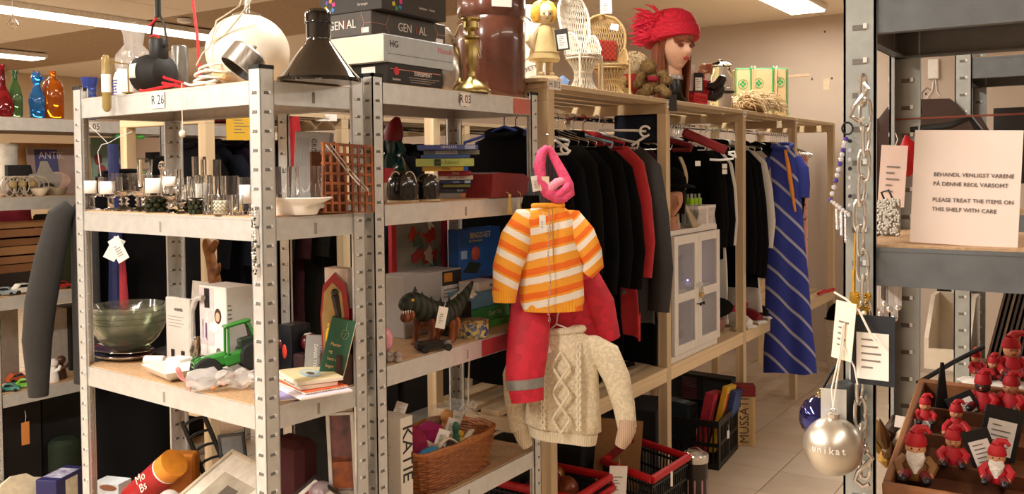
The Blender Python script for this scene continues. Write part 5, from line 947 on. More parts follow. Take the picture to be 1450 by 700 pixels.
# toy dinosaur
P = on03(618, .075, z); k = mpp(P); t = T('toy_dinosaur', 'dark striped toy dinosaur with orange belly, mouth open to the left', 'toy dinosaur', P, PI/2-.15); DM = mat('2c3a2a', .6, col2='1c1512', kind='bands', scale=14, bump=.3); DB = mat('9a5426', .6, col2='5a2c16', kind='bands', scale=16)
s = .95; g = G(); sp = [(-.155, .135), (-.125, .150), (-.095, .150), (-.06, .125), (-.02, .098), (.03, .088), (.07, .095), (.115, .125), (.155, .168), (.175, .19)]; g.tube([(x*s, 0, q*s) for x, q in sp], [.012, .030, .036, .038, .046, .046, .036, .022, .011, .004], 12); build('body', g, DM, t, sub=1)
g = G(); g.tube([(-.07*s, -.004, .095*s), (-.02*s, -.006, .072*s), (.03*s, -.006, .066*s)], [.022, .032, .03], 10); build('belly', g, DB, t, sub=1)
g = G(); g.tube([(-.10*s, 0, .118*s), (-.13*s, 0, .105*s), (-.150*s, 0, .098*s)], [.024, .020, .010], 10); build('lower_jaw', g, DB, t, sub=1); g = G(); [g.lathe([(.0026, 0), (.0004, -.010)], 5, M=Mx.Translation(((-.155+.010*q)*s, -.016, .128*s))) for q in range(5)]; build('tooth', g, WHITE, t, kind='stuff')
g = G(); g.ell((-.125*s, -.027, .160*s), .005, 8, 6); build('eye', g, mat('d9a030', .3), t)
for sy in (-1, 1):
    g = G(); g.tube([(.04*s, sy*.026, .085*s), (.060*s, sy*.034, .055*s), (.035*s, sy*.034, .026*s), (.040*s, sy*.034, .008*s), (.012*s, sy*.036, .007*s)], [.030, .024, .013, .012, .007], 9); build('hind_leg', g, DB, t, sub=1); g = G(); g.tube([(-.055*s, sy*.026, .095*s), (-.045*s, sy*.034, .062*s), (-.06*s, sy*.034, .035*s), (-.058*s, sy*.034, .008*s), (-.08*s, sy*.034, .006*s)], [.020, .015, .010, .010, .006], 8); build('fore_leg', g, DB, t, sub=1)
g = G(); [g.lathe([(.008, 0), (.0005, .018)], 5, sx=1.3, sy=.4, M=Mx.Translation((x*s, 0, (q+r)*s))) for x, q, r in ((-.09, .15, .030), (-.06, .125, .034), (-.02, .098, .042), (.02, .09, .042), (.06, .092, .036), (.10, .115, .022))]; build('back_spike', g, mat('191d17', .6), t, kind='stuff')
tag('white price tag tied to the toy dinosaur', on03(629, .015, z)+UZ*.125, PI/2-.3, .035, .065, tilt=.25, string=.02)
# toy truck, pink pig, mouse
P = on03(613, .018, z); k = mpp(P); t = T('toy_car', 'black and silver toy truck lying below the dinosaur', 'toy car', P, PI/2-.5); g = G(); g.box((-.055, -.02, .008), (.03, .02, .032), r=.005); build('cargo_body', g, mat('1f1c1b', .3), t); g = G(); g.box((.03, -.02, .008), (.06, .02, .030), r=.008); build('cab', g, mat('8e8a86', .25, .7), t)
for x in (-.035, .04):
    for sy in (-1, 1): g = G(); g.lathe([(.004, -.005), (.011, -.005), (.011, .005), (.004, .005)], 14, M=rotm(PI/2, 0, 0, (x, sy*.022, .011))); build('wheel', g, mat('141212', .7), t)
P = on03(549, .05, z); k = mpp(P); t = T('pink_toy', 'shiny pink toy body with grey knobbly feet by the shelf post', 'toy', P, FACECAM); H = hgt(P, 464); g = G(); g.ell((-.008, 0, H*.62), (.024, .024, H*.40), 16, 12); build('body', g, mat('e39aa8', .25, coat=.4), t)
for x, y in ((-.02, -.01), (.005, -.02), (.03, -.015)): g = G(); g.ell((x, y, .018), (.012, .012, .011)); g.ell((x+.004, y-.012, .008), (.011, .013, .008)); build('foot', g, mat('9d918c', .6), t)
# ---------------------------------------------------------------- bottom shelf of the toy bay
z = S03[3]
P = on03(584, .05, z); e, W, D, H = cbox('book', 'thick white book with big vertical capitals standing at the shelf corner', 'book', on03(569, .03, z)-UZ*0, 546, 586, 594, [mat('ddd5c8', .6, var=.03)], dx=.10)
txt(e, 'KATIE', .062, (.001, D*.5, H*.60), (PI/2, PI/2, PI/2), '1d1b1a', sx=1.0)
for q in range(26): 
    if q % 7 != 5: rect(e, -W*.86, -W*(.86-.5*random.uniform(.5, 1)), H*(.86-.022*q), H*(.864-.022*q), 'L', mat('8d857b'), 'print')
rect(e, -W*.9, -W*.6, H*.92, H*.95, 'L', mat('4d4a48'))
# wicker basket of dolls' things
P = PZ(648, 645, z); PB = on03(640, .012, z); k = mpp(PB); t = T('wicker_basket', 'brown wicker basket full of small toys beside the white book', 'basket', PB, PI/2); a = on03(606, .012, z).y-PB.y; b = on03(714, .012, z).y-PB.y; cxm = (a+b)/2; w2 = (b-a)/2; H = .125; WB = mat('8e5226', .55, var=.3, scale=90); WB2 = mat('a5642e', .5, var=.25, scale=90)
rows = 13; g = G()
def rrect(u, s_, n=40, d2=.125):
    out = []
    for i in range(n):
        an = 2*PI*i/n; c, s = math.cos(an), math.sin(an); p = 4.5; r = (abs(c)**p+abs(s)**p)**(-1/p); out.append((cxm+w2*s_*r*c, .13+d2*s_*r*s))
    return out
for j in range(rows):
    u = j/(rows-1); s_ = .86+.14*u; ring = rrect(u, s_); g.tube([(x+.003*math.cos(i*PI+j*PI)*(1 if i % 2 else -1)*0+(.0025 if (i+j) % 2 else -.0025)*(1 if x > cxm else -1), y+(.0025 if (i+j) % 2 else -.0025)*(1 if y > .1 else -1), .006+(H-.02)*u+.0) for i, (x, y) in enumerate(ring)], .0058, 5, closed=True)
build('weave', g, WB, t, kind='stuff')
g = G()
for i in range(0, 40, 2):
    g.tube([(*rrect(0, .86)[i], .003), (*rrect(0, .93)[i], H*.5), (*rrect(0, 1.0)[i], H-.006)], .0032, 5)
build('stake', g, WB2, t, kind='stuff')
for q in range(3): g = G(); rg = rrect(1, 1.0+.012*q); g.tube([(x, y, H-.006+.005*q+.003*math.sin(i*1.57+q*2)) for i, (x, y) in enumerate(rg)], .006, 6, closed=True); build('rim', g, WB2, t)
g = G(); g.box((cxm-w2*.82, .03, .002), (cxm+w2*.82, .23, .008)); build('bottom', g, WB, t)
g = G(); g.box((cxm-w2*.84, .032, H*.35), (cxm+w2*.84, .228, H*.58), r=.01); build('lining', g, mat('5a3a24', .9), t)
def inb(u, v): return PB+V((-(.13+v*.11), cxm+u*w2, H*.58))
MG = mat('c98a3c', .8, col2='8d1440', kind='voronoi', scale=26, thr=.80); c = inb(-.62, .1); g = G(); g.lathe([(.05, 0), (.075, .03), (.070, .075), (.045, .105), (.01, .115)], 24, sy=.8, ripple=lambda a, q: 1+.09*math.sin(4*a+q*30)); S('patterned_pouch', g, MG, 'plump magenta fabric pouch with yellow flowers in the wicker basket', 'pouch', c, 0)
c = inb(-.05, .15); g = G(); g.lathe([(.03, 0), (.045, .02), (.042, .05), (.012, .065)], 18, ripple=lambda a, q: 1+.1*math.sin(3*a)); S('patterned_pouch', g, mat('c9973c', .8, col2='9a1858', kind='voronoi', scale=35, thr=.75), 'small magenta fabric bundle next to the big flowered pouch', 'pouch', c+UZ*.03, 0)
c = inb(-.62, -.72); g = G(); g.ell((0, 0, .022), (.032, .055, .026), 16, 10); S('blue_toy', g, mat('2f86b4', .25), 'shiny turquoise toy lying in the near corner of the wicker basket', 'toy', c+UZ*.012, 0)
c = inb(-.05, -.35); g = G(); g.sheet(10, 8, lambda u, v: (-.06+.12*u, -.09+.18*v, .02+.018*math.sin(6*u+2)+.02*math.sin(7*v))); S('cream_cloth', g, mat('d8cbb4', .8), 'crumpled cream cloth lying over the toys in the basket', 'cloth', c+UZ*.015, 0, solid=.006)
for u, v, lab, c1, r, h in ((.15, -.55, 'wooden peg figure with green head in the basket', '2f6b50', .013, .085), (.42, .15, 'flat pale wooden spoon standing in the basket', 'c48a4c', .024, .10), (.05, -.75, 'brown wooden beads lying in the basket', '7d5233', .016, .03), (.30, -.5, 'small yellow duck figure in the basket', 'd2a83a', .014, .05)):
    c = inb(u, v); g = G(); g.lathe([(r*.8, 0), (r, h*.2), (r*.7, h*.6)], 14); g.ell((0, 0, h*.78), (r*.9, r*.9, h*.24), 14, 9); S('wooden_toy', g, [mat(c1, .5)], lab, 'toy', c+UZ*.012, 0)
for u, v, lab, rz in ((-.25, -.72, 'white barcode label on the toys in the basket', .2), (.33, -.25, 'folded white tag beside the wooden spoon in the basket', .5), (.72, .1, 'white paper tag at the far side of the basket', .3), (-.42, .55, 'white label standing up behind the magenta pouch', .4)):
    tag(lab, inb(u, v)+UZ*(.095 if v < .5 else .17), PI/2-.5, .04, .05 if v < .5 else .06, tilt=.4)
# white box with holes behind the basket, clear boxes tied with ribbon
P = on03(702, .28, z); k = mpp(P); t = T('white_box', 'white cardboard box with a brown top opening behind the wicker basket', 'box', P, PI/2); a = on03(668, .28, z).y-P.y; b = on03(731, .28, z).y-P.y; H = hgt(P, 606); g = G(); g.box((a, -.05, 0), (b, .06, H), r=.003); build('body', g, mat('d6cdc2', .6), t); g = G(); g.lathe([(.04, 0), (.04, .001)], 20, sy=.5, M=Mx.Translation(((a+b)/2, 0, H))); build('opening', g, mat('6a4630', .7), t)
P = on03(618, .30, z); k = mpp(P); H = hgt(P, 580); t = T('clear_box', 'clear plastic box of trinkets tied with white ribbon at the back of the shelf', 'box', P, PI/2); g = G(); g.box((-.10, -.05, 0), (.16, .05, H), r=.003); build('box', g, film('d6dcd8', .22), t); random.seed(31)
for i in range(10): g = G(); g.ell((random.uniform(-.08, .14), random.uniform(-.03, .03), .03+random.uniform(0, H*.7)), (.02, .018, .016), 9, 6); build('trinket', g, mat(random.choice(['7a5a3a', '5d6b50', '9a7a50', '6a4a6c']), .5), t)
P = on03(664, .20, z)+UZ*.34; k = mpp(P); P.z = EYE; P.z = hgt(V((P.x, P.y, 0)), 578); t = T('ribbon_bow', 'white ribbon bow hanging above the wicker basket', 'ribbon', P, PI/2); RB = mat('e6e0d8', .6); g = G(); H = hgt(V((P.x, P.y, P.z)), 498); g.tube([(0, 0, 0), (.004, 0, H*.5), (.012, 0, H)], .003, 5); build('tail', g, RB, t)
for sx, L in ((-1, .05), (1, .06)): g = G(); g.tube([(0, 0, 0), (sx*L*.5, 0, .018), (sx*L, 0, .004), (sx*L*.6, 0, -.014), (0, 0, 0)], .003, 5); build('loop', g, RB, t)
g = G(); g.tube([(0, 0, 0), (.03, -.01, -.02), (.045, -.01, -.032)], .0028, 5); build('tail', g, RB, t)
# ---------------------------------------------------------------- far left shelving
def at05(px, d, lvl): return on05(px, d, (1.746, 1.396, .962, .538, .064)[lvl])
def vessel(name, label, cat, P, prof, m, n=24, group=None, **k): g = G(); g.lathe(prof, n, **k); return S(name, g, m, label, cat, P, 0, group)
P = at05(4, .05, 0); k = mpp(P); H = hgt(P, 92); vessel('glass_bottle', 'dark red long necked glass bottle on the left shelf top', 'bottle', P, [(.035, 0), (.045, .01), (.047, H*.25), (.030, H*.45), (.014, H*.6), (.012, H*.95), (.016, H), (.009, H), (.008, H*.6)], mat('8c1220', .05, trans=.75, var=0), group='coloured glass bottles')
P = at05(22, .06, 0); H = hgt(P, 100); vessel('glass_bottle', 'green slender glass bottle next to the red one', 'bottle', P, [(.026, 0), (.030, .006), (.031, H*.45), (.022, H*.65), (.011, H*.8), (.011, H*.92), (.016, H*.94), (.015, H), (.009, H), (.008, H*.8)], mat('5d8f5a', .05, trans=.8, var=0), group='coloured glass bottles')
P = at05(53, .05, 0); H = hgt(P, 103); g = G(); g.lathe([(.028, 0), (.033, .008), (.032, H*.2), (.036, H*.38), (.028, H*.55), (.014, H*.7), (.015, H*.76), (.020, H*.82), (.022, H*.90), (.014, H*.97), (.004, H)], 24)
for sx in (-1, 1): g.lathe([(.009, 0), (.001, .020)], 8, M=Mx.Translation((0, sx*.012, H*.95)))
g.ell((.010, .018, H*.88), (.008, .014, .009)); S('glass_bottle', g, mat('2a7fd0', .06, trans=.7, var=0), 'blue glass bottle with an animal head stopper', 'bottle', P, 0, 'coloured glass bottles')
P = at05(76, .05, 0); H = hgt(P, 100); vessel('glass_bottle', 'amber glass flagon with a short stoppered neck', 'bottle', P, [(.040, 0), (.045, .008), (.046, H*.62), (.036, H*.76), (.016, H*.84), (.013, H*.88), (.015, H*.9), (.014, H), (.008, H)], mat('c2660f', .06, trans=.7, var=0), group='coloured glass bottles')
P = at05(128, .06, 0); H = hgt(P, 110); vessel('glass_vase', 'small blue flared glass vase behind the corner post top', 'vase', P, [(.026, 0), (.028, H*.5), (.033, H*.55), (.028, H*.62), (.032, H*.8), (.040, H), (.034, H), (.028, H*.8)], mat('4d66c4', .08, trans=.6, var=0), group='coloured glass bottles')
# second level
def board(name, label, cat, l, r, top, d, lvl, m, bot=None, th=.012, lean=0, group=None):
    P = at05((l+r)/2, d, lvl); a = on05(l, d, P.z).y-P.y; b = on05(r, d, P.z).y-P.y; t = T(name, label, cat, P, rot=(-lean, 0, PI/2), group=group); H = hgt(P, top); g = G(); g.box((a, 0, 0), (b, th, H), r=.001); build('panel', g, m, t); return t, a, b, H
board('cork_board', 'tan fibre board leaning at the back of the second shelf', 'board', 18, 131, 203, .30, 1, mat('c79a62', .7, var=.1), lean=.05)
t, a, b, H = board('poster', 'picture board in blue, mauve and cream standing behind the grey mask dish', 'poster', 44, 121, 208, .24, 1, mat('b59a8c', .6, col2='8d7470', kind='noise', scale=5), lean=.12)
rect(t, a*.75, b*.1, H*.35, H*.95, 'L', mat('3a3c66', .6, col2='51507c', kind='noise', scale=8)); txt(t, 'ANTIK', .05, ((a+b)*.5-.02, -.001, H*.82), LEFT, 'cfc4cc', sx=.85)
g = G(); g.ell((.0, -.001, H*.3), (.07, .002, .04), 14, 7); build('print_cloud', g, mat('c9a493', .6), t)
t, a, b, H = board('poster', 'pale green childrens picture board with red and violet figures', 'poster', 134, 193, 195, .28, 1, mat('8fae9f', .6, var=.05), lean=.08); random.seed(8)
for u, v, c in ((-.7, .6, '9a3c3c'), (-.55, .4, 'b04a50'), (-.1, .45, 'c05a48'), (.25, .42, '5a3a78'), (.55, .7, '7a4a7c'), (.3, .2, 'c04a38'), (-.6, .12, 'c9b45a'), (.75, .5, '6a4a88'), (.0, .15, 'c04a3a')):
    g = G(); g.ell((u*b, -.0015, v*H), (.022, .002, .03), 10, 6); build('figure_print', g, mat(c, .6), t)
txt(t, 'Sang', .035, (b*.3, -.001, H*.82), LEFT, '3f5560')
for px, c, lab in ((169, '3fae6a', 'small green glass toy hung under the upper shelf lip'), (186, 'e0c83c', 'small yellow toy hung under the upper shelf lip'), (199, '4caf48', 'small green and yellow toy hung under the upper shelf lip')):
    P = on05(px, .02, 1.672); g = G(); g.ell((0, 0, 0), (.016, .022, .012)); S('small_toy', g, mat(c, .3), lab, 'toy', P, 0)
t, a, b, H = board('picture_frame', 'small grey photo frame leaning at the shelf end', 'picture frame', 196, 215, 224, .16, 1, mat('7d7860', .6), lean=.12); rect(t, a+.012, b-.012, .012, H-.012, 'L', mat('a89c84', .6)); g = G(); g.ell((.01, -.001, H*.35), (.02, .002, .02), 10, 6); build('print', g, mat('3a342c'), t)
P = at05(67, .09, 1); k = mpp(P); H = hgt(P, 228); t = T('mask_dish', 'grey glazed mask shaped dish standing upright in front of the picture board', 'dish', P, rot=(-.15, 0, PI/2)); pl = [(-.05*1.0, .03), (.0, .0), (.05, .03), (.075, H*.45), (.07, H*.62), (.035, H*.66), (.02, H*.85), (.012, H), (-.012, H), (-.02, H*.85), (-.035, H*.66), (-.07, H*.62), (-.075, H*.45)]
g = G(); g.prism(pl, -.008, .010, M=rotm(PI/2, 0, 0)); build('plate', g, mat('8d867b', .35, coat=.3), t); g = G(); g.ell((0, -.010, H*.26), (.034, .004, .016), 14, 8); build('mouth', g, mat('1d1a18', .5), t); g = G(); g.ell((0, -.010, H*.14), (.042, .010, .020), 14, 8); build('lip', g, mat('9c958a', .35), t)
P = at05(56, .03, 1); k = mpp(P); vessel('small_cup', 'small white cup lying before the grey mask dish', 'cup', P, [(.018, 0), (.022, .003), (.042, .034), (.040, .034), (.018, .006)], mat('e2d5bf', .3, var=.03))
P = at05(81, .05, 1); vessel('small_bowl', 'grey brown bowl beside the white cup, by the corner post', 'bowl', P, [(.03, 0), (.034, .003), (.045, .034), (.043, .034), (.03, .006)], mat('9a8a76', .4))
P = at05(4, .06, 1); H = hgt(P, 255); g = G(); g.ell((0, 0, H/2), (H*.45, H*.45, H/2), 18, 11); S('painted_ball', g, mat('d9ccc4', .3, col2='b04a48', kind='noise', scale=14, thr=.38), 'red and white painted egg at the edge of the second shelf', 'ornament', P, 0)
P = at05(9, .22, 1); H = hgt(P, 204); vessel('white_jug', 'white enamel jug at the back of the second shelf', 'jug', P, [(.05, 0), (.05, H*.9), (.055, H*.93), (.055, H), (.045, H)], mat('d9d6cc', .35))
P = at05(26, .18, 1); g = G(); g.prism([(-.06, 0), (.075, 0), (.045, .14), (-.06, .14)], -.03, .03, M=rotm(PI/2, 0, PI/2)); S('black_box', g, mat('141214', .5), 'black slanted box behind the wire ornaments', 'box', P, 0)
random.seed(14)
for px, d, lab in ((14, .05, 'loops of pale cane ornament, nearest the painted egg'), (28, .06, 'pale cane ornament with a round knob in the middle of the group'), (42, .06, 'pale cane ornament, closest to the grey mask dish')):
    P = at05(px, d, 1); t = T('cane_ornament', lab, 'ornament', P, PI/2, 'pale cane ornaments'); g = G()
    for i in range(5): a = -.6+.3*i; g.tube([(.04*math.sin(a)+.045*math.cos(q)*(.7+.1*i), -.02+.03*math.sin(i+q)*.5, .045+.045*math.sin(q)) for q in [2*PI*j/14 for j in range(14)]], .0026, 5, closed=True)
    build('loops', g, mat('b5aa98', .6), t, kind='stuff'); g = G(); g.ell((.0, -.025, .055), (.018, .016, .018), 12, 8); build('knob', g, mat('a58f64', .5), t); g = G(); g.lathe([(.028, 0), (.03, .006), (.018, .02)], 14); build('base', g, mat('57493b', .6), t)
# third level: pink clothes, wooden trays, toy cars
P = at05(12, .20, 2); H = hgt(P, 294); z1 = hgt(P, 333); g = G(); g.sheet(12, 8, lambda u, v: (.02*math.sin(9*u+3*v), -.10+.22*u, z1+(H-z1)*v-.02*math.sin(5*u)*(1-v))); S('pink_cloth', g, mat('e0608c', .8), 'bright pink cloth hanging over the stacked wooden trays', 'cloth', P, 0, solid=.012)
P = at05(32, .10, 2); g = G()
for i, (w_, h_) in enumerate(((.16, .035), (.155, .032), (.16, .036), (.15, .03), (.155, .034), (.15, .03))):
    t = T('wooden_tray', ('wooden tray, lowest of the stack on the left shelf', 'wooden tray, second of the stack on the left shelf', 'wooden tray, third of the stack on the left shelf', 'wooden tray, fourth of the stack on the left shelf', 'wooden tray, fifth of the stack on the left shelf', 'wooden tray, topmost of the stack under the pink cloth')[i], 'tray', P+V((-.12, .004*math.sin(i*3), .09+.040*i)), 0, 'stacked wooden trays')
    g = G(); c = mat(('6e4a2c', '7d5636', '8a6440')[i % 3], .6, kind='wave', scale=5, var=.3, stretch=(1, .2, 1))
    for a, b in (((-.1, -w_), (.1, -w_+.01)), ((-.1, w_-.01), (.1, w_)), ((.09, -w_+.01), (.1, w_-.01)), ((-.1, -w_+.01), (-.09, w_-.01))): g = G(); g.box((*a, 0), (*b, h_)); build('side', g, c, t)
    g = G(); g.box((-.09, -w_+.01, 0), (.09, w_-.01, .006)); build('bottom', g, c, t)
P2 = P+V((-.12, 0, .0)); g = G(); g.box((-.1, -.15, 0), (.1, .15, .089)); S('dark_carton', g, mat('2a211c', .7), 'dark carton under the stacked wooden trays', 'box', P2, 0)
P = at05(80, .16, 2); z1 = hgt(P, 335); H = hgt(P, 303); g = G(); g.box((-.07, -.07, 0), (.05, .06, H), r=.01); S('green_crate', g, mat('2c3320', .8), 'dark green fabric box beside the wooden trays', 'box', P, 0)
def toycar(label, P, rz, col, s=1):
    t = T('toy_car', label, 'toy car', P, rz, 'toy cars on the left shelves'); t.scale = (s, s, s); g = G(); pf = [(-.05, .010), (.05, .010), (.052, .024), (.03, .030), (.016, .046), (-.024, .046), (-.040, .030), (-.052, .026)]; g.prism(pf, -.021, .021, M=rotm(PI/2, 0, 0)); build('body', g, mat(col, .25, coat=.5), t)
    g = G(); g.prism([(.024, .031), (.013, .043), (-.02, .043), (-.032, .031)], -.0217, .0217, M=rotm(PI/2, 0, 0)); build('window', g, mat('1a1d20', .1), t)
    for x in (-.032, .032):
        for sy in (-1, 1): g = G(); g.lathe([(.003, -.004), (.010, -.004), (.010, .004), (.003, .004)], 12, M=rotm(PI/2, 0, 0, (x, sy*.021, .010))); build('wheel', g, mat('121212', .7), t)
for px, d, lv, rz, c, s, lab in ((33, .04, 2, PI/2, 'ddd8cc', 1.0, 'white toy car on the middle left shelf'), (8, .05, 2, .9, '8d9aa0', .8, 'silver blue toy car at the left edge of the shelf'), (6, .17, 2, .4, 'c2c6c8', .9, 'light silver toy car behind the silver blue one'), (88, .05, 2, 1.2, 'a8241f', .8, 'red toy car half hidden by the grey jacket sleeve'),
        (36, .05, 3, 1.1, '6fc230', .85, 'lime green toy car on the low left shelf'), (15, .04, 3, .8, '3f8f86', .75, 'teal toy car beside the lime green one'), (24, .20, 3, 1.6, 'b0522a', .9, 'rust coloured toy car behind the lime green one')):
    toycar(lab, at05(px, d, lv), rz, c, s)
for px, d, lv, m_, lab in ((75, .05, 3, 'e0ddd8', 'white and blue animal figurine by the jacket sleeve hem'), (86, .08, 3, '4a2c1c', 'dark brown carved figurine beside the corner post'), (84, .15, 2, 'a5894e', 'brass animal figurine behind the red toy car')):
    P = at05(px, d, lv); g = G(); g.lathe([(.026, 0), (.028, .01), (.022, .05), (.012, .07)], 14); g.ell((0, .004, .088), (.019, .022, .020)); g.tube([(.015, 0, .05), (.03, .012, .06), (.03, .02, .075)], [.009, .008, .006], 7); S('animal_figurine', g, mat(m_, .35), lab, 'figurine', P, 0)
for l, r, t_, lv, c, lab in ((-6, 28, 432, 3, '8d8276', 'grey brown carton behind the toy cars on the low shelf'), (72, 98, 438, 3, 'a59c92', 'pale carton right of the jacket sleeve on the low shelf')):
    board('storage_carton', lab, 'box', l, r, t_, .22, lv, mat(c, .7), th=.14)
P = at05(28, .05, 4); tag('orange luggage label hanging at the lowest left shelf', V((P.x+.06, P.y, .40)), PI/2, .035, .10, col='c9803f', lines=False, string=.05)
P = at05(40, .0, 4); P.z = .10; t = T('shell_plate', 'cream shell shaped dish standing at the bottom left', 'dish', V((F05+.10, on05(40, -.1, 0).y, .003)), PI/2); g = G(); z1 = 0; pl = [(-.13, 0), (.12, 0), (.13, .08), (.10, .15), (.05, .165), (.02, .19), (-.04, .195), (-.09, .17), (-.13, .10)]; g.prism(pl, -.012, .012, M=rotm(PI/2-.3, 0, 0)); build('body', g, mat('dccdb0', .35), t, sub=0)
P = V((F05+.14, on05(88, -.14, 0).y, .003)); e = T('game_box', 'blue and white game box lying by the corner post foot', 'box', P, .4); H = hgt(P, 670); g = G(); g.box((-.05, -.10, 0), (.05, .10, H), r=.002); build('body', g, mat('2c2a5c', .5), e); g = G(); g.box((-.045, -.06, H), (.045, .06, H+.001)); build('print', g, mat('cfd2dc', .5, col2='6a5a8c', kind='noise', scale=30), e); g = G(); g.box((.05, -.04, H*.1), (.0508, .04, H*.9)); build('print_side', g, mat('e0d4b8', .5), e)
P = at05(92, .12, 4); g = G(); g.lathe([(.06, 0), (.07, .02), (.07, .16), (.05, .18)], 16); S('green_bundle', g, mat('22301d', .8), 'dark green bundle on the lowest left shelf', 'bundle', P, 0)
P = on05(225, .15, .538); g = G(); g.lathe([(.03, 0), (.04, .006), (.075, .07), (.078, .075), (.07, .075), (.03, .012)], 24); S('orange_bowl', g, mat('b5562a', .4), 'orange plastic bowl on the low shelf behind the black coat', 'bowl', P, 0)
for l, r, t_, lv, c, d, lab in ((100, 190, 430, 3, '1a1614', .20, 'added dark filler carton behind the black coat on the low shelf'), (-10, 60, 562, 4, '1d1815', .16, 'added dark brown filler carton on the lowest left shelf'), (62, 150, 552, 4, '141210', .18, 'added black filler carton on the lowest left shelf behind the green bundle'), (150, 232, 545, 4, '191513', .18, 'added dark filler carton at the far end of the lowest left shelf'), (100, 200, 330, 2, '1b1716', .25, 'added dark filler carton behind the glass bowls on the middle left shelf')):  # dark filler cartons added to darken the left shelves
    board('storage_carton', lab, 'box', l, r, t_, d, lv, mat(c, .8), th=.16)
for l, r, t_, lv, c, d, lab in ((240, 285, 215, 1, '1d1a1a', .12, 'added dark filler carton on the narrow shelving behind the glasses'), (240, 290, 345, 2, '17151a', .12, 'added dark filler carton behind the open grey carton'), (240, 290, 460, 3, '1a1514', .12, 'added dark filler carton low behind the coffee maker'), (238, 290, 535, 4, '141110', .12, 'added dark filler carton low behind the plate rack')):  # more added dark fillers, keeping the background behind the glassware unit dark
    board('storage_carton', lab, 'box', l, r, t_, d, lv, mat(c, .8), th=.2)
for i, (y, h, c) in enumerate(((3.15, .46, '15120f'), (3.62, .50, '1a1512'), (4.10, .44, '120f10'), (4.60, .50, '181411'), (5.10, .46, '141213'), (5.60, .5, '17130f'))):  # dark fillers added below the rear rack to cover the bright floor
    g = G(); g.box((-.22, -.21, 0), (.22, .21, h), r=.006); S('storage_carton', g, mat(c, .85), 'added dark filler carton under the rear clothes rack, %s from its near end' % ('first', 'second', 'third', 'fourth', 'fifth', 'sixth')[i], 'box', (-3.19, y+.12, .004), 0)
# ---------------------------------------------------------------- clothes on hangers
BLK = [mat(c, 1, kind='noise', scale=6, var=.25, spec=.12) for c in ('0a090a', '0d0d12', '0b0a09', '12100c')]
def garment(name, label, cat, P, rz, m, L=.9, W=.21, HW=.24, th=.05, sleeve=.55, spread=.05, sr=.055, seed=0, group=None, collar=True, fold=.10, tilt=0, neck=.07, cuff=None, sm=None):
    """a garment on a hanger: shoulders at z=0 of its own frame, broad along x, thin along y"""
    t = T(name, label, cat, P, group=group, rot=(0, tilt, rz)); random.seed(seed*7+1); ph = [random.uniform(0, 6.28) for _ in range(4)]
    us = [0, .03, .07, .12, .2, .3, .42, .55, .68, .8, .9, 1.0]; rings = []; n = 36
    for u in us:
        zz = -L*u; sh = min(1, -zz/.085)
        w_ = neck+(W-neck)*sh**.8 if sh < 1 else W+(HW-W)*((u-.085/L)/(1-.085/L)); tt = th*(.5+.5*min(1, u*6)); ring = []
        for j in range(n):
            a = 2*PI*j/n; c, s = math.cos(a), math.sin(a); q = (abs(c)**2.6+abs(s)**2.6)**(-1/2.6)
            f = 1+fold*min(1, u*1.6)*(math.sin(5*a+ph[0]+2*u)*.5+math.sin(9*a+ph[1]-3*u)*.35)
            ring.append((w_*q*c*(1+.03*math.sin(3*u*6+ph[2])*u), tt*q*s*f+.012*math.sin(7*c*w_/.2+ph[3])*u, zz+(.006*math.sin(4*a+ph[2]) if u == 1 else 0)))
        rings.append(ring)
    g = G(); g.loft(rings); build('body', g, m, t, sharp=60)
    if sleeve:
        for sx in (-1, 1):
            e = spread*(1+.15*math.sin(seed+sx)); pts = [(sx*W*.62, 0, -.062), (sx*W*.86, 0, -.075), (sx*(W*.98+e*.3), -.004, -.13), (sx*(W+e*.7), -.010, -sleeve*.45), (sx*(W+e), -.020, -sleeve*.75), (sx*(W+e*.85), -.03, -sleeve)]
            g = G(); g.tube(pts, [sr*.35, sr*.85, sr*1.05, sr, sr*.9, sr*.85], 14, M=Mx.Diagonal((1, .62, 1, 1))); s_ = build('sleeve', g, sm or m, t, sharp=60)
            if cuff: g = G(); g.tube([pts[-2], pts[-1]], [sr*.80, sr*.93], 14); build('cuff', g, cuff, s_)
    if collar:
        g = G(); g.tube([(neck*1.1*math.cos(a), th*.75*math.sin(a)-.004, .004+.012*math.sin(a)) for a in [2*PI*j/16 for j in range(16)]], .013, 7, closed=True); build('collar', g, m, t)
    return t
def hanger(label, P, rz, m, W=.20, r=.004, rail_z=0, group='hangers on the pine rack', drop=.055, bar=True, tilt=0, th=None):
    """hanger hung on a rail: P is the point under the rail where the hook straightens"""
    t = T('clothes_hanger', label, 'hanger', P, group=group, rot=(0, tilt, rz)); g = G()
    rr = .0125+min(.0022, r)+.0015; g.tube([(0, 0, -.03), (0, 0, .004), (rr*.8, 0, .016)]+[(rr*math.cos(a), 0, .028+rr*math.sin(a)) for a in [-.3+3.7*q/10 for q in range(11)]], min(.0022, r), 6); build('hook', g, CHROME if r < .004 else m, t)
    g = G(); g.tube([(-W, 0, -.03-drop), (-W*.55, 0, -.03-drop*.62), (0, 0, -.028), (W*.55, 0, -.03-drop*.62), (W, 0, -.03-drop)], r if th is None else [r*.8, r*th, r*th, r*th, r*.8], 8); build('arm', g, m, t)
    if bar: g = G(); g.tube([(-W, 0, -.03-drop), (-W*.97, 0, -.05-drop), (W*.97, 0, -.05-drop), (W, 0, -.03-drop)], r*.8, 6); build('bar', g, m, t)
    return t
HX, HZ = RX-.28, 1.715
WHP = mat('e8e4de', .35, var=.02); BLP = mat('20357c', .35); RDP = mat('a81c22', .4); LBP = mat('8fb4cc', .35); WIRE = mat('bdb8b0', .25, 1, var=0)
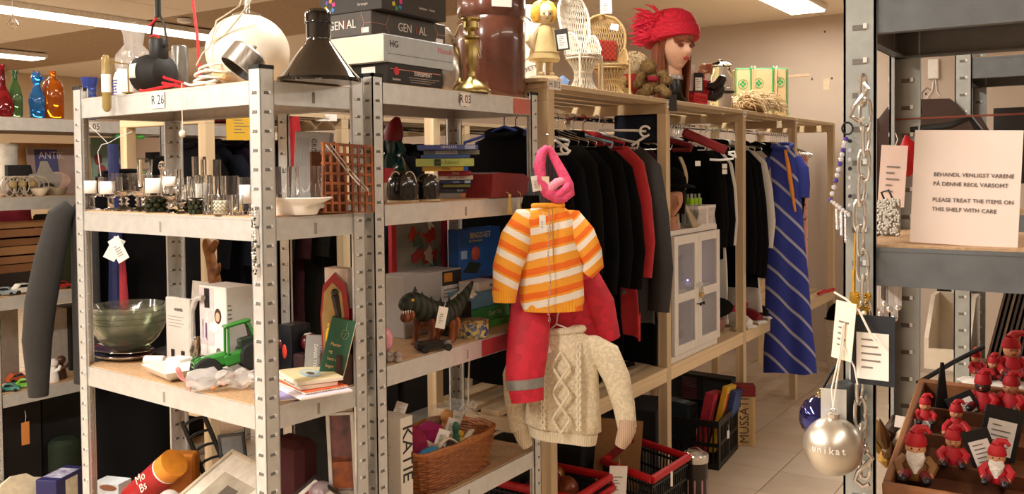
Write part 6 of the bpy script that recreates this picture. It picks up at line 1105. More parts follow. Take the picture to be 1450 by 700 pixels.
# bay one: coats
bay1 = [(2.905, 'blue plastic hanger at the near end of the first rack bay', BLP, 0, .05, .55), (2.985, 'navy hanger second from the near end of the first rack bay', BLP, 1, .04, .6), (3.07, 'white hanger third from the near end of the first rack bay', WHP, 2, .05, .6), (3.15, 'grey wire hanger under the H 012 sign', WIRE, 3, .05, .6), (3.23, 'wire hanger second in the row under the H 012 sign', WIRE, 0, .05, .6),
        (3.30, 'wire hanger third in the row under the H 012 sign', WIRE, 1, .05, .6), (3.37, 'wire hanger fourth in the row under the H 012 sign', WIRE, 2, .06, .62), (3.44, 'pale blue hanger beside the wire hanger hooks', LBP, 0, .06, .62)]
labs = ('black coat at the near end of the first rack bay, behind the cardigan', 'black coat second from the near end, behind the pink headband', 'black coat third from the near end of the first rack bay', 'black coat fourth in the row of the first rack bay', 'black coat fifth in the row of the first rack bay', 'black coat sixth in the row, broad dark front behind the cardigan', 'black coat seventh in the row, next to last before the red coat', 'black coat directly before the bright red coat')
for i, ((y, lab, m, bi, sp, sl), lb) in enumerate(zip(bay1, labs)):
    hanger(lab, V((HX, y, HZ-.028)), 0, m, .19, .0032 if m is WIRE else .006)
    garment('coat', lb, 'coat', V((HX+.012*math.sin(i*2.4), y, HZ-.085-.02*(i % 3))), .09*math.sin(i*2), BLK[bi % 4], (.96, .9, .97, .86, .98, .78, .98, .93)[i], .205+.012*math.sin(i*1.9), .232, .029, sl, sp+.012, .05, seed=i, group='black coats on the first rack bay')
hanger('red plastic hanger carrying the bright red coat', V((HX, 3.53, HZ-.028)), 0, RDP, .2, .006)
garment('coat', 'bright red coat hanging between black coats and the dark grey coat', 'coat', V((HX+.005, 3.53, HZ-.085)), .10, mat('a3161d', .85, sheen=.2, var=.12), .86, .21, .25, .030, .60, .065, .050, seed=20, fold=.06)
hanger('white plastic hanger with a round end loop over the dark grey coat', V((HX+.02, 3.62, HZ-.028)), 0, WHP, .205, .006)
garment('coat', 'dark grey anorak hanging beside the pine post, sleeve in front', 'coat', V((HX+.035, 3.62, HZ-.10)), .06, mat('2b2829', .6, var=.15), .80, .21, .25, .045, .74, .085, .058, seed=24, fold=.05)
lastcoat = garment('coat', 'long black coat reaching down to the lower shelf, last of the first bay', 'coat', V((HX+.02, 3.705, HZ-.10)), .0, BLK[0], .99, .205, .262, .030, .5, .03, .045, seed=31, group=None)
hanger('thin white hanger behind the dark grey anorak', V((HX, 3.715, HZ-.028)), 0, WHP, .18, .004)
g = G(); P = PX(905, 455, -1.615); g.sheet(6, 6, lambda u, v: (.004*math.sin(4*u), .10*(u-.5)*(1-.5*v), -.11*v)); attach(S('lining', g, mat('b3191f', .8), 'x', 'x', P+UZ*.03, .3, solid=.004), lastcoat)
g = G(); g.lathe([(.002, 0), (.011, .001), (.012, .004), (.004, .006)], 16, M=rotm(PI/2, 0, .5)); attach(S('button', g, mat('3a3430', .3), 'x', 'x', PX(883, 413, -1.655), 0), lastcoat)
# white hangers poking out at the front
for px, py, lab in ((797, 211, 'white plastic hanger with an open end loop beside the pink headband'),):
    P = PX(px, py, -1.66); t = T('clothes_hanger', lab, 'hanger', P, FACECAM); g = G(); g.tube([(-.10, .03, .085), (-.05, .02, .05), (.0, 0, .012), (.02, 0, -.006), (.018, 0, -.018), (-.06, .01, -.020), (-.1, .02, -.02)], .0055, 8); build('arm', g, WHP, t); g = G(); g.tube([(.010+.017*math.cos(a), -.002, .0+.017*math.sin(a)) for a in [.9+5.2*q/14 for q in range(15)]], .0045, 7); build('end_loop', g, WHP, t)
P = PX(915, 186, -1.66); t = T('clothes_hanger', 'white hanger bar with an open end loop above the grey anorak', 'hanger', P, FACECAM); g = G(); g.tube([(-.20, .05, .008), (-.05, .01, .004), (.0, 0, 0)], .0055, 8); g.tube([(.0, 0, -.02), (-.06, .02, -.06)], .0055, 8); build('arm', g, WHP, t, kind='stuff'); g = G(); g.tube([(-.005+.022*math.cos(a), -.002, .0+.022*math.sin(a)) for a in [.4+5.2*q/14 for q in range(15)]], .005, 7); build('end_loop', g, WHP, t)
P = PX(905, 178, -1.80); g = G(); g.box((-.12, -.01, -.08), (.10, .01, .05), r=.008); S('navy_garment', g, mat('141b2c', .85), 'folded navy garment hanging above the grey anorak', 'garment', P, .1)
# coats' neighbours in the later bays
for i, (y, m, L, lab, hl, hm) in enumerate(((3.96, BLK[1], .40, 'black blouse hanging above the glass cabinet, nearest the anorak', 'wire hanger above the scarfed head', WIRE), (4.06, mat('3a1016', .85), .40, 'dark wine red top hanging above the white cabinet', 'second wire hanger above the scarfed head', WIRE), (4.30, BLK[2], .41, 'black top with three white labels above the white basket', 'maroon padded hanger standing out over the white cabinet', mat('7a1218', .7)),
        (4.50, BLK[0], .80, 'black dress hanging behind the white basket', 'white curved hanger behind the maroon padded one', WHP), (4.57, BLK[3], .82, 'black dress beside the cabinet edge', 'white thin hanger beside the cabinet edge', WHP), (4.65, BLK[1], .62, 'short black jacket over a white skirt beside the post', 'wire hanger near the third pine post', WIRE), (4.73, mat('cfc9c0', .8, var=.05), .98, 'white skirt hanging behind the short black jacket', 'second wire hanger near the third pine post', WIRE))):
    hanger(hl, V((HX, y, HZ-.028)), .05*math.sin(i), hm, .19, .0032 if hm is WIRE else (.014 if i == 2 else .006)); garment('blouse' if L < .7 else 'dress', lab, 'garment', V((HX+(.01 if y > 4.4 else -.10), y, HZ-.088)), .06*math.sin(i*3), m, L, .19, .22, .030, .40 if L < .7 and i != 5 else .55, .05, .045, seed=40+i)
P = PX(1002, 202, -1.62); t = T('clothes_hanger', 'maroon padded hanger with white loop jutting out of the second bay', 'hanger', P, FACECAM); g = G(); M_ = rotm(0, .42, 0); g.box((-.13, -.006, -.022), (.10, .012, .022), M=M_, r=.008); build('padded_arm', g, mat('7c1117', .7), t); g = G(); g.tube([(.10+.0, -.002, -.055), (.125, -.002, -.066), (.122, -.002, -.08), (.06, 0, -.085), (.01, 0, -.082)], .006, 8); g.tube([(.10, 0, -.05), (.13, 0, -.045), (.135, 0, -.075)], .006, 8); build('end_loop', g, WHP, t, kind='stuff')
for px, py, lab in ((1026, 232, 'upper white size label on the black dress'), (1026, 240, 'lower white size label on the black dress'), (988, 228, 'white size label on the black top above the basket')):
    tag(lab, PX(px, py, -1.64), PI/2-.5, .032, .024, lines=False)
for i, (y, m, L, W, lab, sl, cat) in enumerate(((4.90, BLK[0], .78, .21, 'black cardigan hanging first in the third rack bay', .72, 'cardigan'), (4.98, BLK[2], .80, .21, 'black coat second in the third rack bay', .74, 'coat'), (5.08, BLK[1], .82, .21, 'black jacket third in the third rack bay', .76, 'jacket'), (5.20, mat('c9c4bd', .85, var=.06), .98, .20, 'long white blouse between black jacket and grey tunic', .6, 'blouse'), (5.32, mat('b3aea6', .85, var=.06), .80, .20, 'pale grey tunic beside the blue striped dress', .5, 'tunic'),
        (5.45, BLK[3], .7, .19, 'black top behind the blue striped dress', .5, 'top'), (5.88, BLK[2], .40, .20, 'black sleeve top hanging past the blue striped dress', .45, 'top'))):
    hanger(('wire hanger first in the third rack bay', 'wire hanger second in the third rack bay', 'wire hanger third in the third rack bay', 'white hanger of the long white blouse', 'white hanger of the pale grey tunic', 'wire hanger behind the blue striped dress', 'wire hanger past the blue striped dress')[i], V((HX, y, HZ-.028)), 0, WIRE if i not in (3, 4) else WHP, .18, .0032)
    garment(cat, lab, 'garment', V((HX+.02, y, HZ-.088)), .05*math.sin(i*2), m, L, W, W+.04, .030, sl, .07, .05, seed=60+i)
# blue striped dress
DS = mat('27348c', .75, col2='a5a2b0', kind='dbands', scale=4.6, thr=.03, stretch=(1, .6, 1.0))
P = PX(1108, 208, -1.60); P = V((-1.60, P.y, P.z)); t = garment('dress', 'long blue dress with thin diagonal stripes hanging in front of the rack', 'dress', P, FACECAM-.3, DS, 1.33, .085, .150, .045, .30, .03, .04, seed=80, fold=.16, neck=.05, sm=mat('27348c', .75, var=.1)); t.rotation_euler.y = -.03
g = G(); g.tube([(.015, -.035, -.02), (.03, -.052, -.12), (.045, -.058, -.26), (.06, -.058, -.38)], [.008, .012, .012, .006], 8); build('orange_scarf', g, mat('d9862c', .7), t, label='orange strip hanging at the neck')
# pink printed trousers and wire hangers
P = V((HX+.19, 6.05, HZ-.16)); t = T('trousers', 'pink trousers with a dark branch print in the last rack bay', 'trousers', P, .2); PK = mat('d9a094', .8, col2='3a2a2c', kind='noise', scale=13, thr=.36)
for sx in (-1, 1): g = G(); g.loft([[(sx*.045+.052*math.cos(a), .022*math.sin(a), -q) for a in [2*PI*j/14 for j in range(14)]] for q in (0, .2, .45, .7, .86)]); build('trouser_leg', g, PK, t)
g = G(); g.box((-.10, -.024, -.03), (.10, .024, .01), r=.01); build('waistband', g, PK, t); tag('white paper label on the pink trousers waistband', P+V((.03, -.04, -.015)), .3, .05, .06, lines=False)
for i in range(9):
    P = V((HX, 6.20+.045*i, HZ-.028)); hanger('empty clear hanger in the bunch at the far rack end', P, 0, mat('cfcac0', .15, trans=.5, var=0) if i % 2 else WIRE, .20, .004, group='empty hangers at the far rack end', tilt=.15)
for i in range(16): hanger('spare wire hanger crowded on the second bay rail', V((HX, 3.85+.03*i+.3*(i > 7), HZ-.028)), .1*math.sin(i), WIRE if i % 3 else WHP, .17, .0028, group='spare hangers on the second bay rail', bar=False)
# second row of clothes behind the steel shelves
nth = ['first at the near end of the rear rack' if q == 0 else '%s from the near end of the rear rack' % ('second third fourth fifth sixth seventh eighth ninth tenth eleventh twelfth thirteenth fourteenth fifteenth sixteenth seventeenth eighteenth nineteenth twentieth'.split()+['twenty first', 'twenty second', 'twenty third', 'twenty fourth', 'twenty fifth', 'twenty sixth', 'twenty seventh', 'twenty eighth', 'twenty ninth', 'thirtieth'])[q-1] for q in range(30)]
cols = ['0d0c0e', '14161f', '1a1320', '0f0f10', '2b1215', '17140f', '201d14', '0c0c0d', '151a26', '0e0d0d', '241a12', '101012']
for i in range(30):
    y = 2.42+.115*i; y += next((.06 if y >= p+.02 else -.06 for p in (3.05, 4.0, 4.95, 5.9) if abs(y-p-.02) < .07), 0)
    garment('garment', ('dark hanging garment, %s' % nth[i]), 'garment', V((-3.195, y, 1.61)), .06*math.sin(i), mat(cols[i % 12], 1, var=.2, spec=.12), .80+.1*math.sin(i*1.7), .19, .215, .032, .5, .04, .05, seed=100+i, group='dark garments behind the steel shelves')
tag('yellow paper notice hung on the rear clothes rack', V((-2.919, PX(343, 166, -2.917).y, 1.748)), PI/2-.5, .125, .125, col='d2a62c')
tag('white rack number card on the rear clothes rack', V((-2.919, PX(462, 167, -2.917).y, 1.748)), PI/2-.5, .10, .03, lines=True)
g = G(); g.tube([(0, 0, .0), (.0, .01, -.08), (-.01, 0, -.16), (-.03, .02, -.28)], [.03, .028, .02, .012], 9); S('red_scarf', g, mat('a81820', .7), 'red scarf hanging behind the glass bowls', 'scarf', V((-2.945, PX(418, 163, -2.93).y, 1.731)), 0)
# black coat on a hanger between the left shelves
P = PD(176, 250, 3.30); t = garment('coat', 'black coat hanging behind the glassware shelf with a white paper tag', 'coat', P, FACECAM+.15, BLK[0], 1.16, .145, .155, .05, .62, .0, .04, seed=200)
P = PD(94, 292, 3.12); t = T('jacket_sleeve', 'dark grey jacket hanging left of the corner post, sleeve hanging straight', 'jacket', P-RT*.018, FACECAM); m = mat('2c2a28', .8, var=.12)
g = G(); g.tube([(.02, .02, .0), (-.004, .0, -.03), (-.045, .0, -.18), (-.078, .0, -.33), (-.094, .0, -.46), (-.094, .0, -.655)], [.028, .040, .048, .051, .048, .032], 16); build('sleeve', g, m, t); g = G(); g.loft([[(.055+w_*.55*math.cos(a), .05+.04*math.sin(a), q) for a in [2*PI*j/18 for j in range(18)]] for q, w_ in ((.0, .05), (-.03, .08), (-.3, .085), (-.62, .085))]); build('body', g, m, t)
P = PD(153, 203, 3.26); t = T('clothes_hanger', 'thin white wire hanger above the black coat and navy strap', 'hanger', P, FACECAM); g = G(); g.tube([(-.085, 0, .085), (-.04, 0, .04), (0, 0, 0), (.04, 0, .022), (.085, 0, .04)], .0013, 6); build('arm', g, WHP, t); g = G(); g.tube([(0, 0, .0), (-.02, -.005, -.004), (-.035, -.005, -.03), (-.03, -.005, -.08), (-.026, -.005, -.12)], .0013, 6); build('hook', g, WHP, t)
P = PD(160, 204, 3.22); g = G(); g.tube([(0, 0, 0), (0, 0, -.2), (.002, 0, -.42), (.0, 0, -.60)], [.018, .019, .024, .028], 10); S('navy_strap', g, mat('1a2150', .7), 'navy blue strap hanging down before the black coat', 'strap', P, 0)
P = PD(172, 345, 3.20); g = G(); g.tube([(0, 0, 0), (.004, 0, -.10), (.008, 0, -.24)], [.006, .012, .016], 8); S('red_ribbon', g, mat('8e1f2a', .7), 'dark red ribbon beside the navy strap', 'ribbon', P, 0)
tag('large white paper tag on the black coat', PD(160, 338, 3.10), FACECAM-.2, .045, .085, tilt=-.5, lines=True); tag('second white tag folded beside the coat tag', PD(170, 338, 3.12), FACECAM+.2, .04, .08, tilt=.5, lines=False)
# ---------------------------------------------------------------- children's clothes hanging at the shelf end
def stripes(cols, period, off=0, rough=.9, shear=0):
    m = bpy.data.materials.new('stripes'); m.use_nodes = True; nt = m.node_tree; N = nt.nodes; L = nt.links; b = N['Principled BSDF']; b.inputs['Roughness'].default_value = rough
    tc = N.new('ShaderNodeTexCoord'); sx = N.new('ShaderNodeSeparateXYZ'); L.new(tc.outputs['Object'], sx.inputs[0]); nz = N.new('ShaderNodeTexNoise'); nz.inputs['Scale'].default_value = 25; L.new(tc.outputs['Object'], nz.inputs['Vector'])
    a = N.new('ShaderNodeMath'); a.operation = 'MULTIPLY_ADD'; a.inputs[1].default_value = .006; L.new(nz.outputs[0], a.inputs[0]); sh = N.new('ShaderNodeMath'); sh.operation = 'MULTIPLY_ADD'; sh.inputs[1].default_value = shear; L.new(sx.outputs['X'], sh.inputs[0]); L.new(sx.outputs['Z'], sh.inputs[2]); L.new(sh.outputs[0], a.inputs[2])
    d = N.new('ShaderNodeMath'); d.operation = 'MULTIPLY_ADD'; d.inputs[1].default_value = -1/period; d.inputs[2].default_value = off+10; L.new(a.outputs[0], d.inputs[0]); f = N.new('ShaderNodeMath'); f.operation = 'FRACT'; L.new(d.outputs[0], f.inputs[0])
    r = N.new('ShaderNodeValToRGB'); r.color_ramp.interpolation = 'CONSTANT'; L.new(f.outputs[0], r.inputs[0]); e = r.color_ramp.elements
    e[0].position = 0; e[0].color = (*lin(cols[0][1]), 1); e[1].position = cols[1][0]; e[1].color = (*lin(cols[1][1]), 1)
    for p, c in cols[2:]: q = e.new(p); q.color = (*lin(c), 1)
    L.new(r.outputs[0], b.inputs['Base Color'])
    w = N.new('ShaderNodeTexWave'); w.bands_direction = 'Z'; w.inputs['Scale'].default_value = 110; w.inputs['Distortion'].default_value = 1.5; L.new(tc.outputs['Object'], w.inputs['Vector']); bp = N.new('ShaderNodeBump'); bp.inputs['Strength'].default_value = .35; bp.inputs['Distance'].default_value = .003; L.new(w.outputs[0], bp.inputs['Height']); L.new(bp.outputs[0], b.inputs['Normal']); return m
def loop_shape(px):  # hooks
    return None
# post hook
P = PD(776, 200, 3.02); g = G(); g.tube([(.022*math.cos(a), 0, .022*math.sin(a)) for a in [2*PI*q/18 for q in range(18)]], .0016, 6, closed=True); S('hook_ring', g, CHROME, 'steel ring hooked on the shelf post above the pink headband', 'ring', P, FACECAM)
# red quilted jacket (furthest back), striped cardigan, cream jumper
RJ = mat('c01e33', .6, bump=.6, kind='voronoi', scale=34, var=.12)
P = PD(792, 372, 3.06); t = garment('jacket', 'red quilted child jacket hanging between striped cardigan and cream jumper', 'jacket', P, FACECAM, RJ, .33, .11, .165, .055, 0, seed=300, fold=.05)
g = G(); g.tube([(-.075, -.02, -.02), (-.097, -.14, -.12), (-.110, -.24, -.24), (-.122, -.28, -.35), (-.114, -.285, -.425)], [.055, .066, .068, .062, .052], 18, M=Mx.Diagonal((1, .6, 1, 1))); s_ = build('sleeve', g, RJ, t, sharp=60)
g = G(); g.tube([(-.122, -.28, -.352), (-.119, -.282, -.384)], [.0635, .0600], 18, M=Mx.Diagonal((1, .6, 1, 1)), caps=False); build('reflective_band', g, mat('8d8d8a', .35, .5), s_)
g = G(); g.tube([(.085, 0, -.05), (.13, .0, -.14), (.155, .01, -.26)], [.05, .055, .05], 14); build('sleeve', g, RJ, t, sharp=60)
OC = [(0, 'f2a231'), (.30, 'ee6f1c'), (.56, 'f2a231'), (.66, 'efe4d6'), (.95, 'f2a231')]; OS = stripes(OC, .078, shear=-.22); OSL = stripes(OC, .082, .1, shear=.55); OSR = stripes(OC, .085, .3, shear=-.9)
P = PD(776, 293, 2.93); t = T('cardigan', 'orange, yellow and white striped knitted child cardigan', 'cardigan', P, FACECAM+.06)
rings = []
for u, w_, th in ((0, .050, .022), (.05, .072, .03), (.12, .094, .040), (.3, .100, .046), (.6, .104, .05), (.9, .104, .05), (1, .097, .046)):
    rings.append([(w_*(abs(math.cos(a))**.8)*(1 if math.cos(a) > 0 else -1)+.012*u, th*math.sin(a)*(1+.10*math.sin(5*a+4*u)), -.335*u) for a in [2*PI*j/40 for j in range(40)]])
g = G(); g.loft(rings); build('body', g, OS, t, sharp=60)
for sx, pts, rr in ((-1, [(-.045, 0, -.022), (-.07, 0, -.032), (-.105, -.030, -.10), (-.135, -.055, -.19), (-.145, -.06, -.28)], [.018, .040, .052, .048, .038]), (1, [(.045, 0, -.024), (.075, 0, -.037), (.108, -.015, -.09), (.135, -.02, -.15), (.146, -.01, -.19), (.125, .0, -.215)], [.016, .034, .043, .038, .033, .026])):
    g = G(); g.tube(pts, rr, 18, M=Mx.Diagonal((1, .7, 1, 1))); s_ = build('sleeve', g, OSL if sx < 0 else OSR, t, sharp=60)
    if sx < 0: g = G(); g.tube([(-.1445, -.06, -.262), (-.146, -.061, -.300)], [.040, .036], 16, M=Mx.Diagonal((1, .7, 1, 1))); build('cuff', g, mat('efa12c', .9, bump=.4, kind='bands', scale=40, var=.08), s_)
g = G(); g.tube([(.048*math.cos(a), .022*math.sin(a), .004) for a in [2*PI*j/20 for j in range(20)]], .008, 8, closed=True); build('neck_band', g, mat('efa12c', .9), t)
g = G(); g.tube([(.010, -.046-.004*math.sin(3*q), -.335*q) for q in [j/10 for j in range(11)]], .0018, 5); build('zip', g, mat('b9853a', .4), t)
g = G(); g.lathe([(.098, -.335), (.100, -.300)], 40, sy=.5, M=Mx.Translation((.012, 0, 0)), caps=False); build('hem_band', g, mat('efa12c', .9, bump=.4, kind='bands', scale=30, var=.08), t)
tag('small white price tag pinned to the striped cardigan', PD(768, 305, 2.86), FACECAM, .020, .052, string=.012)
P = PD(777, 300, 2.855); t = T('hanging_chain', 'thin silver chain running down the front of the striped cardigan', 'chain', P, FACECAM); g = G(); H = (460-300)*mpp(P)
for i in range(int(H/.011)):
    c = V((.003*math.sin(i*.4), 0, -.011*i)); g.tube([c+V((.0032*math.cos(a)*(1 if i % 2 else .3), .0032*math.cos(a)*(.3 if i % 2 else 1), .0068*math.sin(a))) for a in [2*PI*q/8 for q in range(8)]], .0009, 4, closed=True)
build('link', g, CHROME, t, kind='stuff')
# cream jumper
CJ = mat('dccdb0', .95, bump=.8, kind='voronoi', scale=150, var=.10); CJC = mat('e2d4b8', .95, bump=.5, kind='bands', scale=60, var=.06)
P = PD(800, 470, 3.0); t = T('jumper', 'cream cable knit child jumper hanging lowest at the shelf end', 'jumper', P, FACECAM-.10); t.scale = (1.07, 1.0, 1.07); rings = []
prof = ((0, .052, .02, .0), (.05, .080, .032, .0), (.12, .100, .044, .0), (.28, .104, .05, .0), (.5, .108, .055, .0), (.75, .116, .058, .0), (.88, .118, .058, .002), (.90, .106, .05, .0), (1, .100, .048, .0))
for u, w_, th, o in prof: rings.append([(w_*(abs(math.cos(a))**.75)*(1 if math.cos(a) > 0 else -1)-.01*u, th*math.sin(a)*(1+.08*math.sin(4*a+5*u)), -.335*u-.014*u*math.cos(a)) for a in [2*PI*j/44 for j in range(44)]])
g = G(); g.loft(rings); build('body', g, CJ, t, sharp=60)
g = G(); g.loft(rings[-2:], caps=False); build('hem_rib', g, CJC, t, sharp=60); bpy.data.objects[t.children[-1].name].scale = (1.03, 1.06, 1.0)
g = G(); g.tube([(.055*math.cos(a), .022*math.sin(a), .004+.006*math.cos(a)) for a in [2*PI*j/22 for j in range(22)]], .0115, 8, closed=True); build('neck_rib', g, CJC, t)
def yf(x, u): return -(.032+.045*min(1, u*3))*math.sqrt(max(.15, 1-(x/.115)**2))*.86-.010
def cable(pts, r=.005): return [(x, yf(x, u), -.335*u) for x, u in pts]
g = G()
for c0 in (.16, .40, .64):
    dd = [(-.026, c0+.12), (.0, c0), (.028, c0+.12), (.0, c0+.24)]
    for q in range(4):
        a, b = dd[q], dd[(q+1) % 4]; g.tube(cable([(a[0]+(b[0]-a[0])*v-.012, a[1]+(b[1]-a[1])*v) for v in (0, .33, .66, 1)]), .0045, 6)
build('diamond_cable', g, CJC, t, kind='stuff')
g = G()
for x0, n_ in ((.042, 2), (-.066, 2)):
    for s in (-1, 1): g.tube(cable([(x0+s*.006*math.sin(u*36), .08+.78*u) for u in [q/44 for q in range(45)]]), .0048, 6)
build('rope_cable', g, CJC, t, kind='stuff')
for sx, pts, rr in ((1, [(.05, 0, -.024), (.080, 0, -.040), (.125, -.01, -.07), (.158, -.02, -.14), (.178, -.025, -.22), (.188, -.03, -.29)], [.014, .035, .046, .041, .034, .029]), (-1, [(-.05, 0, -.024), (-.08, .0, -.040), (-.128, .04, -.075), (-.158, .06, -.15), (-.158, .06, -.24), (-.145, .05, -.32)], [.014, .035, .046, .042, .036, .030])):
    g = G(); g.tube(pts, rr, 18, M=Mx.Diagonal((1, .75, 1, 1))); s_ = build('sleeve', g, CJ, t, sharp=60)
    g = G(); g.tube([V(pts[-1])+V((0, 0, .03)), V(pts[-1]), V(pts[-1])+V((-.012*sx, .004, -.035)), V(pts[-1])+V((-.022*sx, .006, -.055))], [.026, .027, .024, .018], 14); build('cuff', g, mat('c4a890' if sx > 0 else 'd8c8a8', .9, bump=.4, kind='bands', scale=50), s_)
P = PD(788, 468, 2.99); t = T('clothes_hanger', 'thin white hanger holding the cream jumper', 'hanger', P, FACECAM); g = G(); g.tube([(-.03, 0, -.015), (-.015, 0, .008), (0, 0, .02), (.004, 0, .05), (.012, 0, .065), (.004, 0, .078), (-.006, 0, .07)], .0022, 6); build('hook', g, WHP, t); g = G(); g.tube([(0, 0, .02), (.05, 0, .0), (.11, .02, -.03)], .003, 6); build('arm', g, WHP, t)
tag('small white size tag at the cream jumper neck', PD(772, 488, 2.93), FACECAM-.2, .02, .03, tilt=-.4)
# grey hood and pink headband
P = PD(772, 214, 2.99); k = mpp(P); t = T('knit_hat', 'dark grey knitted hood with paper tags behind the pink headband', 'hat', P, FACECAM); DG = mat('4a4748', .9, bump=.5, kind='bands', scale=30, var=.2)
g = G(); g.loft([[(w_*math.cos(a)+o, .03*math.sin(a), q) for a in [2*PI*j/24 for j in range(24)]] for q, w_, o in ((.0, .012, .004), (-.05, .038, .0), (-.11, .054, -.004), (-.16, .058, -.008), (-.185, .05, -.012))]); build('hood', g, DG, t, sharp=60)
g = G(); g.loft([[(w_*math.cos(a)-.045, .028*math.sin(a)-.01, q) for a in [2*PI*j/18 for j in range(18)]] for q, w_ in ((-.145, .028), (-.18, .036), (-.205, .030))]); build('cuff', g, BLK[0], t, sharp=60)
PKM = mat('e0527a', .85, kind='noise', scale=90, var=.18, bump=.5); PKL = mat('ee93a8', .85, kind='noise', scale=90, var=.1, bump=.5)
P = PD(775, 212, 2.93); t = T('headband', 'bright pink twisted fabric headband hanging on the shelf post', 'headband', P, FACECAM)
def ribbon(pts, wd, th, m, name): g = G(); g.tube(pts, wd, 10, M=Mx.Diagonal((1, th, 1, 1))); build(name, g, m, t, sharp=60)
ribbon([(.0, 0, .006), (-.018, -.01, -.01), (-.026, -.014, -.05), (-.022, -.016, -.10), (.0, -.02, -.135), (.03, -.02, -.155), (.06, -.02, -.15)], [.012, .016, .019, .019, .022, .022, .017], 1, PKM, 'band')
ribbon([(.0, 0, .006), (.016, .004, -.015), (.034, .0, -.05), (.052, -.006, -.085), (.066, -.01, -.115), (.068, -.016, -.14), (.05, -.022, -.155), (.02, -.024, -.14)], [.012, .013, .015, .017, .018, .019, .019, .016], 1, PKM, 'band')
ribbon([(.052, -.01, -.10), (.03, -.028, -.105), (.012, -.03, -.12), (.0, -.028, -.135)], [.012, .015, .015, .010], 1, PKL, 'twist')
ribbon([(.066, -.012, -.11), (.058, -.03, -.125), (.04, -.034, -.14), (.02, -.03, -.15)], [.012, .014, .014, .010], 1, PKM, 'twist')
tag('white paper tag on the dark grey hood', PD(757, 249, 2.90), FACECAM+.4, .028, .05, tilt=-.15); tag('beige card tag between hood and pink headband', PD(771, 250, 2.90), FACECAM, .030, .046, col='e3d3b4', lines=False)
# ---------------------------------------------------------------- inside the second bay and on its lower shelf
z = .5935
P = V((RX-.005, 3.862, z)); P = PX(953, 330, RX-.01); y0, y1 = 3.862, 4.446; H = .61; t = T('display_cabinet', 'white glass door cabinet with padlock and fairy lights on the lower shelf', 'cabinet', V((RX-.012, y0, z)), PI/2); W_ = y1-y0; D_ = .32; CW = mat('e3dcd4', .45, var=.03)
g = G(); g.box((0, .0, 0), (W_, D_, .03)); g.box((0, 0, H-.022), (W_, D_, H)); g.box((0, .002, .03), (.018, D_, H-.022)); g.box((W_-.018, .002, .03), (W_, D_, H-.022)); g.box((.018, D_-.012, .03), (W_-.018, D_, H-.022)); g.box((.018, .03, H*.5), (W_-.018, D_-.012, H*.5+.012)); build('carcass', g, CW, t, kind='stuff')
for i in (0, 1):
    a, b = (.004, W_/2-.002) if i == 0 else (W_/2+.002, W_-.004); st = .042; g = G()
    g.box((a, -.018, .034), (a+st, 0, H-.026), r=.002); g.box((b-st, -.018, .034), (b, 0, H-.026), r=.002)
    for v0, v1 in ((.034, .034+st), (H-.026-st, H-.026), (H*.45, H*.45+st)): g.box((a+st, -.018, v0), (b-st, 0, v1), r=.002)
    d = build('door', g, CW, t, kind='stuff')
    for v0, v1 in ((.034+st, H*.45), (H*.45+st, H-.026-st)): g = G(); g.box((a+st, -.011, v0), (b-st, -.008, v1)); build('pane', g, film('cfd2e2', .18), d)
    xk = b-.018 if i == 0 else a+.018; g = G(); g.lathe([(.003, 0), (.003, .012), (.008, .016), (.008, .022), (.003, .024)], 12, M=rotm(PI/2, 0, 0, (xk, -.018, H*.40))); build('knob', g, BLACK, d)
g = G(); g.box((W_/2-.035, -.021, H*.53), (W_/2+.045, -.018, H*.565)); build('hasp', g, STEEL, t)
for q, (u, v) in enumerate(((.13, .68), (.20, .25), (.62, .66), (.72, .53), (.80, .54))): g = G(); g.ell((u*W_, .05+.06*(q % 3), v*H), .0045, 8, 6); build('fairy_light', g, mat('8c8cff', .3, emis=9, var=0), t)
for u, v, h, c in ((.15, .05, .10, '2a2424'), (.62, .05, .12, '55504c'), (.8, .05, .09, '8a6c4a'), (.62, .53, .11, '3a3440'), (.8, .53, .13, '6a665e'), (.2, .53, .1, '504a56')): g = G(); g.lathe([(.02, 0), (.026, h*.3), (.012, h*.7), (.018, h)], 12, M=Mx.Translation((u*W_, .16, v*H))); build('ornament', g, mat(c, .4), t)
P = V((RX-.012+.028, y0+W_/2+.02, z+H*.50)); t = T('padlock', 'small brass padlock locking the white cabinet', 'padlock', P, PI/2); g = G(); g.box((-.016, -.007, -.035), (.016, .007, -.008), r=.003); build('body', g, mat('c9b27a', .3, .6), t); g = G(); g.tube([(-.010, 0, -.010), (-.010, 0, .008), (0, 0, .016), (.010, 0, .008), (.010, 0, -.010)], .0028, 6); build('shackle', g, CHROME, t)
zc = z+H+.001
P = V((RX-.085, 4.31, zc)); t = T('white_basket', 'white plastic lattice basket on the white cabinet', 'basket', P, PI/2); g = G()
for v0, v1 in ((0, .008), (.085, .10)): 
    for (a, b) in (((-.12, -.075), (.12, -.071)), ((-.12, .071), (.12, .075)), ((-.12, -.071), (-.116, .071)), ((.116, -.071), (.12, .071))): g.box((*a, v0), (*b, v1))
for i in range(-12, 12):
    for s in (-1, 1): x0 = i*.011; x1 = x0+s*.04; (abs(x1) < .118) and g.tube([(x0, -.073, .006), (x1, -.074, .088)], .0018, 4); (abs(x0) < .07 and abs(x1) < .07) and g.tube([(.118, x0, .006), (.118, x1, .088)], .0018, 4)
g.box((-.012, -.076, .006), (.012, -.071, .088)); g.box((-.115, -.07, .0), (.115, .07, .004)); build('body', g, mat('e0d6d2', .5), t, kind='stuff')
